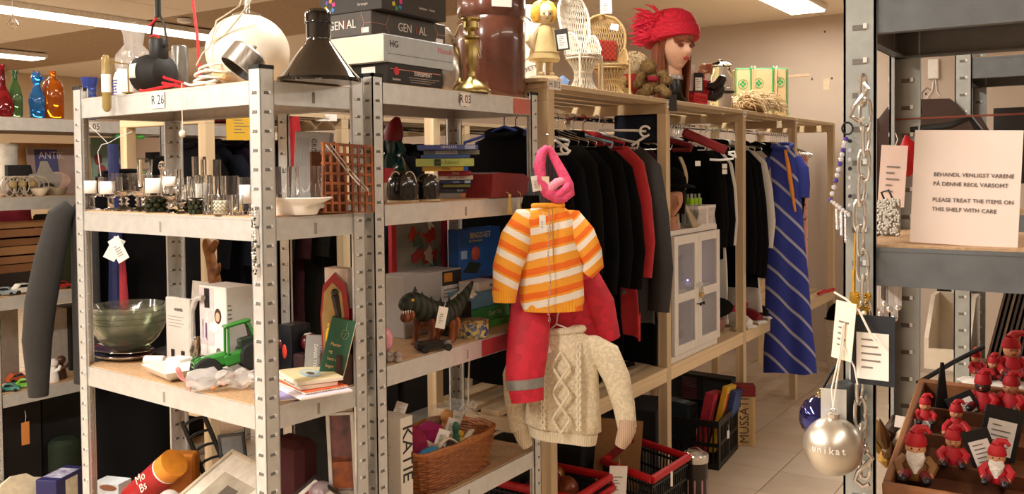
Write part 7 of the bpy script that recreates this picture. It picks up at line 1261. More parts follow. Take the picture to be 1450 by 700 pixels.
for i in range(6):
    c = P+V((-.0+.03*(i % 2)-.02, -.07+.026*i, .006)); t = T('small_bottle', 'small clear bottle with a lime green label, %s in the white basket' % ('first', 'second', 'third', 'fourth', 'fifth', 'sixth')[i], 'bottle', c, group='small bottles in the white basket'); g = G(); g.lathe([(.010, 0), (.012, .003), (.012, .12), (.006, .135), (.006, .15)], 12); build('body', g, film('d9dcd0', .4), t); g = G(); g.lathe([(.0125, .098), (.0125, .128)], 12, caps=False); build('label_band', g, mat('a8d020', .5), t)
P = V((RX-.075, 3.985, zc)); t = T('mannequin_head', 'second dark haired display head with a printed cream scarf on the cabinet', 'mannequin head', P, FACECAM+.35); g = G(); g.lathe([(.05, 0), (.048, .01), (.035, .03), (.04, .06)], 18); build('neck', g, mat('b97a5c', .5), t); o = build('head', head_geo(.062, .095, .08, 26, 20), mat('c08566', .5), t); o.location = (0, 0, .05)
def lk(i, n): a = PI*(.36+1.28*i/(n-1)); x, y = math.sin(a), -math.cos(a); return [(.05*x, .05*y, .245), (.07*x, .078*y, .20), (.074*x, .085*y, .13), (.07*x, .08*y, .07)]
build('wig', hair_locks(8, lk, 40, .010), mat('0c0a0a', .5), t, kind='stuff')
g = G(); g.ell((0, .0, .22), (.085, .09, .075), 18, 10); g.lathe([(.09, .20), (.125, .195), (.12, .205), (.085, .215)], 22); build('hat', g, BLK[0], t)
P = V((RX-.06, 4.12, zc)); g = G(); SCM = mat('b8a486', .85, col2='5a3028', kind='noise', scale=16, thr=.34); g.sheet(6, 16, lambda u, v: (.02*math.sin(6*v)+.01*math.sin(5*u), -.10+.07*u+.10*abs(v-.35)*0+.06*math.sin(PI*v), .34*(1-v)-.0)); S('printed_scarf', g, SCM, 'cream and brown printed scarf hanging beside the display head', 'scarf', P, .2, solid=.004)
P = V((RX-.05, 4.11, zc)); g = G(); g.sheet(6, 6, lambda u, v: (.05*v, -.05+.13*u+.03*v, .15*(1-v)*(1-.5*u)+.004)); S('cloth_bag', g, mat('b3a084', .85, var=.12), 'crumpled beige cloth bag on the cabinet corner', 'bag', P, .1, solid=.008)
P = V((RX-.13, 4.60, z)); g = G(); g.ell((0, 0, .07), (.10, .12, .07), 18, 10); o = S('leather_bag', g, mat('7a4c3c', .45, var=.2), 'round brown leather bag with red piping beside the cabinet', 'bag', P, 0)
P = V((RX-.10, 4.58, z+.12)); g = G(); g.ell((0, 0, .04), (.12, .14, .055), 16, 9); S('dark_bundle', g, BLK[3], 'dark folded bundle on top of the brown leather bag', 'bundle', P, 0)
# sneakers in the third bay
for y, lab, c in ((4.98, 'white sneaker with red laces on the third bay shelf', 'e6e1dd'), (5.16, 'dark red sneaker behind the white one', '7a1822'), (5.34, 'black shoe on the third bay shelf', '141214')):
    t = T('sneaker', lab, 'shoe', V((RX-.10, y, z)), -.4, 'shoes on the third bay shelf'); g = G(); g.tube([(-.10, 0, .045), (-.06, 0, .045), (.0, 0, .04), (.06, 0, .032), (.10, 0, .026)], [.035, .040, .040, .038, .026], 14); build('upper', g, mat(c, .5), t); g = G(); g.box((-.13, -.04, 0), (.125, .04, .018), r=.008); build('sole', g, mat('e9e5e0', .5), t); g = G()
    for i in range(4): g.tube([(.0+.02*i, -.026, .062-.007*i), (.01+.02*i, 0, .076-.008*i), (.02+.02*i, .026, .062-.007*i)], .004, 5)
    g.ell((-.02, 0, .095), (.02, .03, .02)); build('laces', g, mat('b3182c', .6), t, kind='stuff')
g = G(); g.tube([(0, 0, 0), (.02, .06, .012), (.03, .14, .004), (.05, .22, .01)], .012, 7); S('red_ribbon', g, mat('c01c26', .5), 'bright red ribbon tail at the rack end above the bucket', 'ribbon', V((RX-.02, 6.42, z+.012)), 0)
# ---------------------------------------------------------------- on the floor beneath the rack
def crate(label, P, W, D, H, rz, cat='crate', m=None):
    t = T('plastic_crate', label, cat, P, rz); m = m or mat('0e0d0d', .5)
    for nm, (a, b, hz) in (('front_wall', ((-W, 0), (0, .008), 1)), ('back_wall', ((-W, D-.008), (0, D), 1)), ('side_wall', ((-.008, .008), (0, D-.008), 0)), ('side_wall', ((-W, .008), (-W+.008, D-.008), 0))):
        g = G(); g.box((*a, 0), (*b, H*.12)); g.box((*a, H*.86), (*b, H)); g.box((*a, H*.46), (*b, H*.54)); L = (b[0]-a[0]) if hz else (b[1]-a[1]); n = 14
        for i in range(n+1):
            u = (L-.008)*i/n; wv = .03 if i in (0, n, n//2) else .008
            if hz: x = a[0]+u; g.box((x, a[1], H*.12), (min(b[0], x+wv), b[1], H*.86))
            else: y = a[1]+u; g.box((a[0], y, H*.12), (b[0], min(b[1], y+wv), H*.86))
        build(nm, g, m, t, kind='stuff')
    g = G(); g.box((-W+.008, .008, .004), (-.008, D-.008, .012)); build('bottom', g, m, t); return t
P = PZ(1018, 667, .003); crate('black plastic crate on the tiles holding boxed games', P, .36, .39, hgt(P, 598), .10)
for dx, dy, w_, d_, h, c, c2, lab, rx in ((-.24, .12, .13, .16, .26, '1e2a30', '39454a', 'dark box with two rings printed, standing in the black crate', .35), (-.10, .16, .05, .20, .32, 'a8243a', '7a1830', 'red paperback leaning in the black crate', .5), (-.06, .24, .03, .20, .345, 'd6a92a', 'b03a2a', 'yellow and red game leaning in the black crate', .55), (-.03, .30, .03, .18, .31, '223a6c', '2a4a84', 'blue box leaning behind the yellow game in the black crate', .5)):
    c_ = P+V((dx-.05, dy, .02)); t = T('game_box', lab, 'box', c_, rot=(-.15, rx*.35, .1), group='boxes in the black crate'); g = G(); g.box((-w_/2, -d_/2, 0), (w_/2, d_/2, h), r=.003); build('body', g, mat(c, .5), t); g = G(); g.box((w_/2, -d_*.4, h*.3), (w_/2+.0008, d_*.4, h*.9)); build('print', g, mat(c2, .5, var=.3), t)
    if w_ > .1:
        for q in (-.04, .03): g = G(); g.tube([(w_*.1+.018*math.cos(a), q+.018*math.sin(a), h+.001) for a in [2*PI*j/14 for j in range(14)]], .002, 4, closed=True); build('ring_print', g, mat('8f9a9c', .5), t)
P2 = PZ(1010, 640, .003)+V((-.42, .37, 0)); t = T('file_organiser', 'tall black organiser with grey and maroon panels behind the crate', 'organiser', P2, -.08); g = G(); H = hgt(V((P2.x+.2, P2.y, 0)), 532); g.box((-.10, 0, 0), (.40, .10, H), r=.004); build('body', g, mat('131112', .6), t)
for a, b, c in ((-.06, .06, '23272a'), (.10, .19, '4a1420'), (.23, .37, '2a3034')): g = G(); g.box((a, -.002, H*.55), (b, .0, H*.93)); build('panel', g, mat(c, .6), t)
for i in range(5): g = G(); g.box((.10, -.004, H*.78+.012*i), (.19, -.002, H*.785+.012*i)); build('stripe', g, mat('7d7f80', .5), t)
tag('small white tag tied to the black crate', PX(1031, 610, -1.575), 1.35, .02, .04, lines=False, string=.03)
P = V((-1.605, 4.70, .003)); H = hgt(P, 562); t = T('wooden_box', 'tall wooden game box with vertical black lettering and a red lid', 'box', P, FACECAM-.12); WX = mat('c9a874', .55, kind='wave', scale=3, var=.15, stretch=(1, 1, .2)); g = G(); g.box((-.048, 0, 0), (.048, .07, H), r=.002); build('body', g, WX, t); txt(t, 'MUSSATI', .070, (-.005, -.001, H*.52), (PI/2, -PI/2, 0), '4a3a28', sx=.9); g = G(); g.box((-.055, -.004, H), (.052, .072, H+.058), r=.003); build('lid', g, mat('7a0f1c', .5), t)
P = PZ(985, 640, .30); t = T('steel_canister', 'dark steel canister with a bright lid and wire bail beside the red basket', 'canister', V((P.x, P.y, .003)), 0); g = G(); g.lathe([(.048, 0), (.05, .004), (.05, .265)], 26); build('body', g, mat('3a332e', .35, .5), t); g = G(); g.lathe([(.053, .258), (.054, .262), (.054, .287), (.05, .292), (.02, .298), (.003, .299)], 26); build('lid', g, mat('cfcac4', .2, 1), t)
g = G(); g.tube([(-.05, 0, .28), (-.02, -.02, .315), (.02, -.03, .325), (.04, -.03, .315)], .003, 6); build('bail', g, CHROME, t); g = G(); g.lathe([(.0508, .10), (.0508, .19)], 10, caps=False); build('label', g, mat('b98a94', .5), t)
RB = mat('b8141e', .35)
def shopping_basket(label, corners, zr):
    t = T('shopping_basket', label, 'basket', (0, 0, 0)); c = [V((q.x, q.y, zr)) for q in corners]; ctr = sum(c, V())/4
    g = G(); g.tube(c+[c[0]], .016, 8); build('rim', g, RB, t); m = mat('151314', .5)
    for i in range(4):
        a, b = c[i], c[(i+1) % 4]; g = G(); a2, b2 = [ctr+(q-ctr)*.82 for q in (a, b)]
        n = 16
        for j in range(n+1): p = a.lerp(b, j/n); q = a2.lerp(b2, j/n); g.tube([(p.x, p.y, zr), (q.x, q.y, .006)], .004, 4)
        for v in (.02, .3, .5, .7, .9): p, q = a2.lerp(a, v), b2.lerp(b, v); zz = .006+(zr-.006)*v; g.tube([(p.x, p.y, zz), (q.x, q.y, zz)], .006, 4)
        build('grid_wall', g, m, t, kind='stuff')
    g = G(); g.add([tuple((ctr+(q-ctr)*.82).xy)+(.008,) for q in c], [(0, 1, 2, 3)]); build('bottom', g, m, t, solid=.004); return t, ctr
c1 = PZ(923, 680, .30); c2 = PZ(974, 648, .30); sd = V((-.26, .10, 0)); t, ctr = shopping_basket('black wire shopping basket with thick red rim under the first bay', (c1, c2, c2+sd*1.1, c1+sd), .30)
q1 = PX(862, 668, -1.62); t2, ctr2 = shopping_basket('second red rimmed black shopping basket beneath the cream jumper', (V((-1.60, 2.84, 0)), V((-1.60, 3.12, 0)), V((-1.98, 3.12, 0)), V((-1.98, 2.84, 0))), .30)
P = V((-1.64, 3.02, .24)); g = G(); g.tube([(.02, -.1, .06), (.05, -.1, .02), (.05, .1, .02), (.02, .1, .06)], .014, 8); attach(S('handle', g, RB, 'x', 'x', P, 0), t2)
tag('white price tag hanging on the red basket rim', PX(876, 660, -1.575), FACECAM+.1, .07, .125, tilt=.06, string=.03); tag('white cable tie tag on the red basket rim corner', c1.lerp(c2, .4)+V((.02, 0, .0)), 1.0, .01, .06, lines=False)
P = V((-1.70, 3.30, .02)); t = T('cardboard_picture', 'brown cardboard with a dark red bent arrow standing in the red rimmed basket', 'board', P, FACECAM, rot=(-.1, .10, FACECAM)); H = .44; g = G(); g.box((-.085, 0, 0), (.105, .008, H)); build('board', g, mat('8a6238', .75, var=.1), t); g = G(); g.prism([(-.06, H*.62), (-.02, H*.70), (.02, H*.80), (.03, H*.92), (.06, H*.92), (.075, H*.80), (.055, H*.78), (.045, H*.86), (.035, H*.72), (-.02, H*.60)], 0, .002, M=rotm(PI/2, 0, 0, (0, 0, 0))); build('arrow_print', g, mat('7a1418', .6), t)
P = V((-1.78, 2.98, .02)); random.seed(44)
for i in range(5): g = G(); g.ell((0, 0, .05), (.055, .05, .05), 14, 8); S('tinsel_parcel', g, mat(('5a0f16', '6a1a1e', '7a3a20', '4a1a2a', '8a5a2a')[i], .3, .3, bump=.8, scale=40), ('dark red foil parcel in the second basket, nearest the post', 'wine red foil parcel in the middle of the second basket', 'copper foil parcel in the second basket', 'plum foil parcel at the back of the second basket', 'gold brown parcel on top of the second basket')[i], 'parcel', P+V((random.uniform(-.1, .08), -.08+.045*i, .20+.04*(i % 2))), i)
P = V((-1.63, 2.70, .003)); e = T('pizza_box', 'printed red and cream box lying under the rack behind the post', 'box', V((-1.80, 2.86, .003)), .2); 
P = PX(812, 690, -1.66); e.location = (-1.72, 2.92, .003); g = G(); g.box((-.11, -.11, 0), (.11, .11, .035), r=.002); build('body', g, mat('c9b49a', .5, col2='a83a28', kind='noise', scale=11, thr=.45), e)
for i, (x, y, w_, d_, h, c, lab) in enumerate(((-1.95, 3.4, .3, .3, .36, '151012', 'dark carton under the first bay shelf'), (-2.0, 3.0, .25, .25, .40, '1a1410', 'brown black carton behind the second basket'), (-1.95, 4.05, .3, .3, .34, '18161a', 'dark carton behind the canister'), (-1.85, 3.70, .25, .2, .22, '2a1a10', 'dark brown carton next to the canister'))):
    g = G(); g.box((-w_/2, -d_/2, 0), (w_/2, d_/2, h), r=.006); S('storage_carton', g, mat(c, .8), lab, 'box', (x, y, .003), .1*i)
P = V((-1.85, 3.35, .595)); g = G(); g.sheet(10, 10, lambda u, v: (-.2+.3*u, -.3+.6*v, .03+.03*math.sin(7*u+3)*math.sin(6*v))); S('dark_cloth', g, BLK[2], 'dark folded cloth lying on the lower shelf of the first bay', 'cloth', P, 0, solid=.02)
# bucket at the far end
P = PZ(1187, 527, .003); P = V((-1.56, 6.86, .003)); P = PZ(1187, 528, .003); k = mpp(P); H = hgt(P, 452); t = T('bucket', 'cream ribbed metal bucket at the far end of the rack', 'bucket', P); R = 19*k; g = G(); g.lathe([(R*.72, 0), (R*.75, .01), (R*.80, H*.3), (R*.83, H*.31), (R*.83, H*.34), (R*.86, H*.35), (R*.93, H*.7), (R*.96, H*.71), (R*.96, H*.74), (R*.97, H*.75), (R, H), (R*1.04, H), (R*1.04, H-.01), (R*.97, H-.012), (R*.72, .02)], 28); build('body', g, mat('d8ccb4', .45), t)
g = G(); g.ell((0, 0, H-.02), (R*.9, R*.9, .14), 14, 8); S('black_umbrella_bundle', g, BLK[0], 'black bundle standing in the cream bucket', 'bundle', P+UZ*.0, 0)
# ---------------------------------------------------------------- close shelf on the right
SY = 1.30
def onY(px, py, y): return PY(px, py, y)
# chain on the post
P = onY(1222, 128, SY-.022); k = mpp(P); t = T('post_chain', 'steel link chain hanging down the front of the close shelf post', 'chain', P, 0); CH = mat('d6d6d2', .22, .9, var=0); m_ = int((720-128)*k/.0335)
for i in range(m_):
    g = G(); a_ = (.0068, 0) if i % 2 else (.0025, .006); g.tube([(a_[0]*math.copysign(abs(math.cos(a))**.6, math.cos(a))+.004*math.sin(i*.9), a_[1]*math.copysign(abs(math.cos(a))**.6, math.cos(a)), -.0335*i+.021*math.copysign(abs(math.sin(a))**.8, math.sin(a))) for a in [2*PI*q/16 for q in range(16)]], .0026, 7, closed=True); build('link', g, CH, t)
for px, y0, y1, lab in ((1216, 118, 172, 'steel snap hook at the top of the post chain'), (1222, 640, 690, 'bent steel hook low on the post chain')):
    P = onY(px, y0, SY-.034); H = (y1-y0)*mpp(P); g = G(); g.tube([(.006, 0, 0), (.012, 0, -H*.15), (.004, 0, -H*.35), (-.006, 0, -H*.6), (-.010, 0, -H*.85), (.0, 0, -H), (.008, 0, -H*.9)], .003, 7); S('chain_hook', g, CHROME, lab, 'hook', P, 0)
# crystal necklaces left of the post
P = onY(1200, 182, SY-.012); t = T('crystal_necklace', 'crystal necklace with violet stones hanging left of the chain post', 'necklace', P, 0); k = mpp(P); g = G(); g.tube([(.007*math.cos(a), 0, .008*math.sin(a)) for a in [2*PI*q/14 for q in range(14)]], .0014, 5, closed=True); build('ring', g, BLACK, t)
sp = [((1198-1200)*k, -(197-182)*k), ((1194-1200)*k, -(212-182)*k), ((1190-1200)*k, -(232-182)*k), ((1184-1200)*k, -(256-182)*k), ((1177-1200)*k, -(284-182)*k)]
for i in range(13):
    u = i/12*4; j = min(3, int(u)); f = u-j; x = sp[j][0]*(1-f)+sp[j+1][0]*f; q = sp[j][1]*(1-f)+sp[j+1][1]*f; g = G(); g.ell((x, 0, q), (.0036, .003, .0036), 7, 5); build('stone', g, mat('cfcfd6', .05, .3, var=0) if i % 3 else mat('4a3c8c', .05, var=0), t)
for i in range(8): g = G(); g.ell(((1203-1200)*k, .002, -(200-182+13*i)*k), (.0028, .0025, .003), 7, 5); build('stone', g, mat('cfcfd6', .05, .3, var=0) if i % 3 else mat('33343c', .05, var=0), t)
for i in range(7): g = G(); g.ell(((1178+4*i-1200)*k, 0, -(285+3.2*i-182)*k), (.003, .003, .003), 7, 5); build('stone', g, mat('dcdce0', .05, .3, var=0), t)
for i, (px, y0, y1) in enumerate(((1185, 296, 326), (1191, 300, 334), (1197, 303, 344))):
    g = G(); g.tube([((px-1200)*k, 0, -(y0-182)*k), ((px-1200+1)*k, 0, -(y1-182)*k)], .0022, 5); build('drop', g, mat('dedee2', .1, .6, bump=1, scale=300), t)
P = onY(1211, 330, SY-.020); t = T('gold_brooch', 'gold pearl brooch hanging on a fine gold chain before the post', 'brooch', P, 0); k = mpp(P); GD = mat('d9b04a', .25, .9, var=.1); g = G(); g.tube([(0, 0, 0), (-.001, 0, -.04), (-.001, 0, -.075)], .0013, 5); g.tube([(-.002, 0, -.05), (-.002, 0, -.085)], .0025, 5); build('fine_chain', g, GD, t); random.seed(2); g = G()
g.box((-.007, -.002, -.123), (.021, .002, -.08), r=.002); build('plate', g, GD, t); g = G()
for i in range(26): g.ell((random.uniform(-.006, .020), -.003, random.uniform(-.121, -.082)), .0022, 6, 4)
build('grain', g, GD, t, kind='stuff')
for x, q in ((.0, -.105), (.012, -.108), (.002, -.118), (.016, -.120), (.008, -.126)): g = G(); g.ell((x, -.004, q), .0036, 9, 6); build('pearl', g, mat('f0e8da', .2, coat=.4), t)
# tags and ribbons
tag('black card tag with white barcode label hanging in front of the post', onY(1236, 447, SY-.045), 0, .056, .092, frame='20242c', tilt=0); tag('white barcode strip behind the black card tag', onY(1213, 455, SY-.032), 0, .015, .08, tilt=.02)
P = onY(1199, 428, SY-.055); tag('cream paper tag with barcode hanging from a cord left of the black tag', P, -.35, .030, .078, col='f0e6d4', tilt=.10); g = G(); k = mpp(P); g.tube([(-.016, 0, .012), (.0, -.002, .004), (.016, -.002, -.010), (.034, -.004, -.045), (.044, -.004, -.055)], .0016, 5); S('tag_string', g, mat('efe6d8', .7), 'white cord running from cream tag to the black tag', 'cord', P, 0)
# baubles
def bauble(label, px, py, rpx, Y, m, cap, txtb=None):
    P = onY(px, py, Y); k = mpp(P); R = rpx*k; t = T('bauble', label, 'Christmas bauble', P, FACECAM-.38); g = G(); g.ell((0, 0, 0), R, 40, 24); build('ball', g, m, t); g = G(); g.lathe([(R*.20, R*.95), (R*.21, R*1.0), (R*.21, R*1.13), (R*.15, R*1.17), (R*.05, R*1.18)], 18, ripple=lambda a, q: 1+.04*math.sin(12*a)); build('cap', g, cap, t); g = G(); g.tube([(R*.08*math.cos(a), 0, R*1.22+R*.09*math.sin(a)) for a in [2*PI*q/12 for q in range(12)]], .0009, 5, closed=True); build('loop', g, cap, t)
    if txtb:
        for i, ch in enumerate(txtb): a = -.62+.2*i; txt(t, ch, R*.34, (R*1.004*math.sin(a), -R*1.004*math.cos(a), R*.10), (PI/2, 0, a), 'f3efe8')
    return P, R, t
P, R, t = bauble('matt silver bauble with white script hanging lowest on the post', 1180, 632, 41, SY-.06, mat('cfc8bb', .33, .85, var=.03), mat('d9d6d0', .2, .9), 'unikat')
g = G(); g.box((-R*.42, .006, R*.85), (R*.42, .0068, R*1.95)); build('clear_card', g, film('efece6', .45), t); g = G(); s0 = (1190-1180)*mpp(P); g.tube([(0, 0, R*1.3), (.004, 0, R*2.2), (.012, 0, R*3.6), (.014, 0, R*4.3)], .0012, 5); g.tube([(0, 0, R*1.3), (-.002, 0, R*2.0), (.008, 0, R*3.2), (.012, 0, R*4.2)], .0012, 5); g.tube([(.012, 0, R*3.5), (.026, 0, R*2.8), (.03, 0, R*2.2)], .0012, 5); build('cord', g, mat('efe7da', .6), t, kind='stuff')
P, R, t = bauble('shiny dark blue bauble hanging behind the silver one', 1163, 591, 31, SY-.0, mat('0e1a78', .06, .9, var=0, coat=1), BRASS)
g = G(); g.tube([(0, 0, R*1.2), (.012, -.0, R*2), (.03, -.0, R*3.0), (.05, 0, R*5.2)], .002, 5); build('ribbon', g, BLACK, t); g = G(); P = onY(1192, 570, SY-.012); g.sheet(6, 6, lambda u, v: (-.022+.045*u, .006*math.sin(5*u+3*v), .03-.075*v+.02*(u-.5))); S('black_ribbon', g, mat('0f0d0e', .5), 'wide black ribbon between the two baubles and the post', 'ribbon', P, 0, solid=.003)
# things at the back post: leaf tag, red flower, crystal pouch, fringe earrings
P = PY(1267, 206, 1.58); tag('pale pink paper tag hanging at the rear post', P, .1, .040, .10, col='e2c9bd', tilt=.06, string=.02)
P = PY(1289, 225, 1.60); t = T('red_flower', 'red pointed petal ornament hanging at the rear post beside the notice', 'ornament', P, .2); RF = mat('c4141e', .4)
for a, L in ((1.75, .040), (2.9, .030), (3.75, .036), (4.6, .030), (.6, .03), (5.6, .03)): g = G(); d = V((math.cos(a), 0, math.sin(a))); n_ = V((-math.sin(a), 0, math.cos(a))); g.tube([(0, 0, 0), tuple(d*L*.5), tuple(d*L)], [.010, .014, .001], 8, M=Mx.Diagonal((1, .4, 1, 1))); build('petal', g, RF, t)
P = PY(1260, 280, 1.48); t = T('beaded_pouch', 'glittering silver beaded pouch on the shelf beside the notice', 'pouch', V((P.x, P.y, 1.3905)), 0); k = mpp(P); H = hgt(V((P.x, P.y, 1.3905)), 282); w_ = 14*k; g = G(); g.box((-w_, -.006, 0), (w_, .006, H), r=.005); build('lining', g, mat('b5aea0', .5), t); random.seed(5); g = G()
for i in range(170): g.ell((random.uniform(-w_, w_), -.008, random.uniform(.002, H)), .0026, 5, 4)
build('bead', g, mat('b9b3a8', .4, var=.25, scale=400), t, kind='stuff'); g = G(); g.tube([(-.008, 0, H), (-.012, 0, H+.010), (-.002, 0, H+.014), (.004, 0, H)], .0018, 5); build('clasp', g, BLACK, t)
for i, (px, y1, c) in enumerate(((1247, 445, 'cfc4bb'), (1253, 430, '17120f'), (1260, 438, 'd3c8bf'), (1267, 452, 'cdc2ba'), (1272, 436, 'd6ccc2'))):
    P = PY(px, 400, 1.44); P.z = 1.386-.052; L = -hgt(P, y1); t = T('fringe_earring', ('silver fringe earring hanging nearest the post below the shelf', 'black fringe earring hanging below the shelf', 'pale fringe earring right of the black one', 'long pale fringe earring below the shelf', 'short pale fringe earring nearest the rear post')[i], 'earring', P, group='fringe earrings under the shelf'); g = G()
    for j in range(5): g.tube([(-.004+.002*j, 0, 0), (-.004+.002*j, 0, -L*(.85+.03*j))], .0009, 4)
    build('fringe', g, mat(c, .4, var=.1), t, kind='stuff'); g = G(); g.ell((0, 0, -L), (.005, .003, .005), 8, 6); build('bead', g, mat('e2dcd4', .1, .6), t)
# printed notice
P = PZ(1368, 346, 1.3905); a = PY(1288, 345, 1.345); b = PY(1441, 348, 1.345); w_ = (b.x-a.x); P = V(((a.x+b.x)/2, 1.345, 1.3905)); H = hgt(P, 184); t = T('notice_sign', 'white printed care notice standing on the close metal shelf', 'sign', P, rot=(-.05, .035, 0)); g = G(); g.box((-w_/2, 0, 0), (w_/2, .0035, H)); build('sheet', g, mat('e9dad2', .55, var=.01), t)
for i, s_ in enumerate(('BEHANDL VENLIGST VARENE', 'P\u00c5 DENNE REOL VARSOMT', 'PLEASE TREAT THE ITEMS ON', 'THIS SHELF WITH CARE')): txt(t, s_, .0075, (-w_*.30, -.0006, H*(.608-.082*i-(.058 if i > 1 else 0))), LEFT, '6a6260', al='LEFT', sx=.98)
P = V((b.x+.015, 1.40, 1.3905)); g = G(); g.box((0, 0, 0), (.05, .03, .11), r=.002); S('red_box', g, mat('8a1c24', .5), 'dark red box at the frame edge behind the notice', 'box', P, 0)
# rust wire, hook, brown jacket, wall sensor, dark picture
P = V((-.30, 1.64, 1.575)); g = G(); g.tube([(0, 0, 0), (.25, 0, .003), (.9, 0, .004)], .0016, 6); S('tension_wire', g, mat('8a4a38', .5), 'thin rust coloured wire stretched across the close shelf', 'wire', P, 0)
P = PY(1290, 156, 1.70); g = G()
for o in (0, .006): g.tube([(-.014+o, 0, .0), (-.004+o, 0, .012), (.008+o, 0, .010), (.012+o, 0, -.006)], .0014, 5)
S('black_hook', g, BLACK, 'pair of black wire hooks on the rear post of the close shelf', 'hook', P, 0)
P = PD(1306, 141, 2.5); t = garment('jacket', 'dark brown jacket hanging behind the close shelf', 'jacket', P, FACECAM-.3, mat('3d2a22', .8, var=.15), .48, .135, .145, .04, .42, .015, .045, seed=500, collar=False); g = G(); g.tube([(0, 0, 0), (0, 0, .02), (.012, 0, .032), (.022, 0, .024)], .0022, 6); build('hook', g, CHROME, t)
P = PY(1345, 178, 1.655); t = T('clothes_hanger', 'black hanger arm above the notice', 'hanger', P, 0); g = G(); g.tube([(-.06, 0, -.005), (.0, 0, .0), (.03, 0, .012), (.045, 0, -.012)], .006, 7); build('arm', g, BLACK, t)
P = PY(1322, 98, 7.04); t = T('wall_sensor', 'small white sensor box with dangling cable on the far wall', 'sensor', P, 0); g = G(); g.box((-.035, -.02, -.07), (.035, .01, .07), r=.006); build('housing', g, WHITE, t); g = G(); g.tube([(.0, 0, -.07), (-.01, 0, -.15), (-.05, 0, -.21)], .004, 5); g.tube([(.012, 0, -.07), (.02, 0, -.16), (.04, 0, -.19)], .004, 5); build('cable', g, WHITE, t, kind='stuff')
P = PY(1440, 152, 3.0); g = G(); g.box((-.06, 0, -.22), (.30, .02, .0)); S('dark_picture', g, mat('2a2422', .5), 'dark framed picture at the back of the second metal shelf', 'picture', P, 0)
# second unit: white magazine box, records, patterned cloth
z = .904
Pm = PY(1310, 528, 2.88); t = T('magazine_box', 'white wooden magazine box with slanted sides on the second shelf unit', 'box', V((Pm.x, 2.86, z)), 0); k = mpp(Pm); H = hgt(V((Pm.x, 2.86, z)), 425); w_ = (PY(1376, 500, 2.88).x-Pm.x)
sl = [(0, 0), (.22, 0), (.22, H), (.12, H), (.0, H*.45)]; MB_ = mat('d8c9b4', .55, var=.04)
for x in (0, w_-.012): g = G(); g.prism(sl, 0, .012, M=Mx.Translation((x, 0, 0)) @ Mx(((0, 0, 1, 0), (1, 0, 0, 0), (0, 1, 0, 0), (0, 0, 0, 1)))); build('side_panel', g, MB_, t)
g = G(); g.box((.012, .208, 0), (w_-.012, .22, H)); build('back_panel', g, MB_, t); g = G(); g.box((.012, 0, 0), (w_-.012, .012, H*.30)); build('front_panel', g, MB_, t); g = G(); g.box((.012, .012, .0), (w_-.012, .208, .01)); build('bottom', g, MB_, t)
P = PY(1330, 462, 3.12); g = G(); g.sheet(5, 6, lambda u, v: (-.03+.07*u+.03*v, .01*math.sin(6*u), .14*v)); S('patterned_cloth', g, mat('141214', .8, col2='d0c8c0', kind='voronoi', scale=34, thr=.16), 'black cloth with pale net pattern behind the white magazine box', 'cloth', P, 0, solid=.006)
P = PY(1382, 525, 2.55); 
for i in range(16):
    c = V((PY(1388, 530, 2.78).x+.0125*i, 2.81, z+.002)); g = G(); g.box((0, 0, 0), (.006, .26, .31)); S('record_sleeve', g, mat(('4a3626', '2c211a', '5a4630', '241c18', '3c2c20')[i % 5], .6), 'dark record sleeve leaning in the row, %s from the white box' % ('first', 'second', 'third', 'fourth', 'fifth', 'sixth', 'seventh', 'eighth', 'ninth', 'tenth', 'eleventh', 'twelfth', 'thirteenth', 'fourteenth', 'fifteenth', 'sixteenth')[i], 'record', c, rot=(0, .22, 0), group='record sleeves on the second shelf unit')
# slanted brown type tray with Christmas gnomes on the level below
O = V((-.246, 1.325, 1.033)); up = V((.0, .275, .082)); upn = up.normalized(); nrm = V((0, -up.z, up.y)).normalized(); TL = up.length
t = T('type_tray', 'dark brown wooden sorting tray tilted on the lower level full of gnomes', 'tray', O, rot=(math.atan2(up.z, up.y), 0, 0)); TW_ = mat('5c3520', .5, kind='wave', scale=4, var=.25, stretch=(.2, 1, 1)); WT = .42
g = G(); g.box((0, 0, -.008), (WT, TL, 0)); build('bottom', g, TW_, t)
for nm, a, b in (('side_board', (-.010, 0), (0, TL)), ('side_board', (WT, 0), (WT+.010, TL)), ('back_board', (-.010, TL), (WT+.010, TL+.010)), ('front_board', (-.010, -.010), (WT+.010, 0))): g = G(); g.box((*a, -.008), (*b, .034), r=.002); build(nm, g, mat('8a5a38', .5, kind='wave', scale=4, var=.2, stretch=(1, .2, 1)), t)
for v in (.075, .15, .225): g = G(); g.box((0, v, 0), (WT, v+.005, .022)); build('divider', g, TW_, t)
g = G(); 
for x in (.03, .34): g.prism([(.02, -.008), (.02, -.150), (.24, -.216), (.24, -.008)], x, x+.02, M=Mx(((0, 0, 1, 0), (1, 0, 0, 0), (0, 1, 0, 0), (0, 0, 0, 1))))
build('prop', g, mat('3a2416', .6), t, kind='stuff')
def tp(u, v, h=0): return O+V((u, 0, 0))+upn*v+nrm*h
SK = mat('d0936c', .5, sss=.1); GR_ = mat('b01620', .6, var=.12); GRD = mat('6e121a', .6)
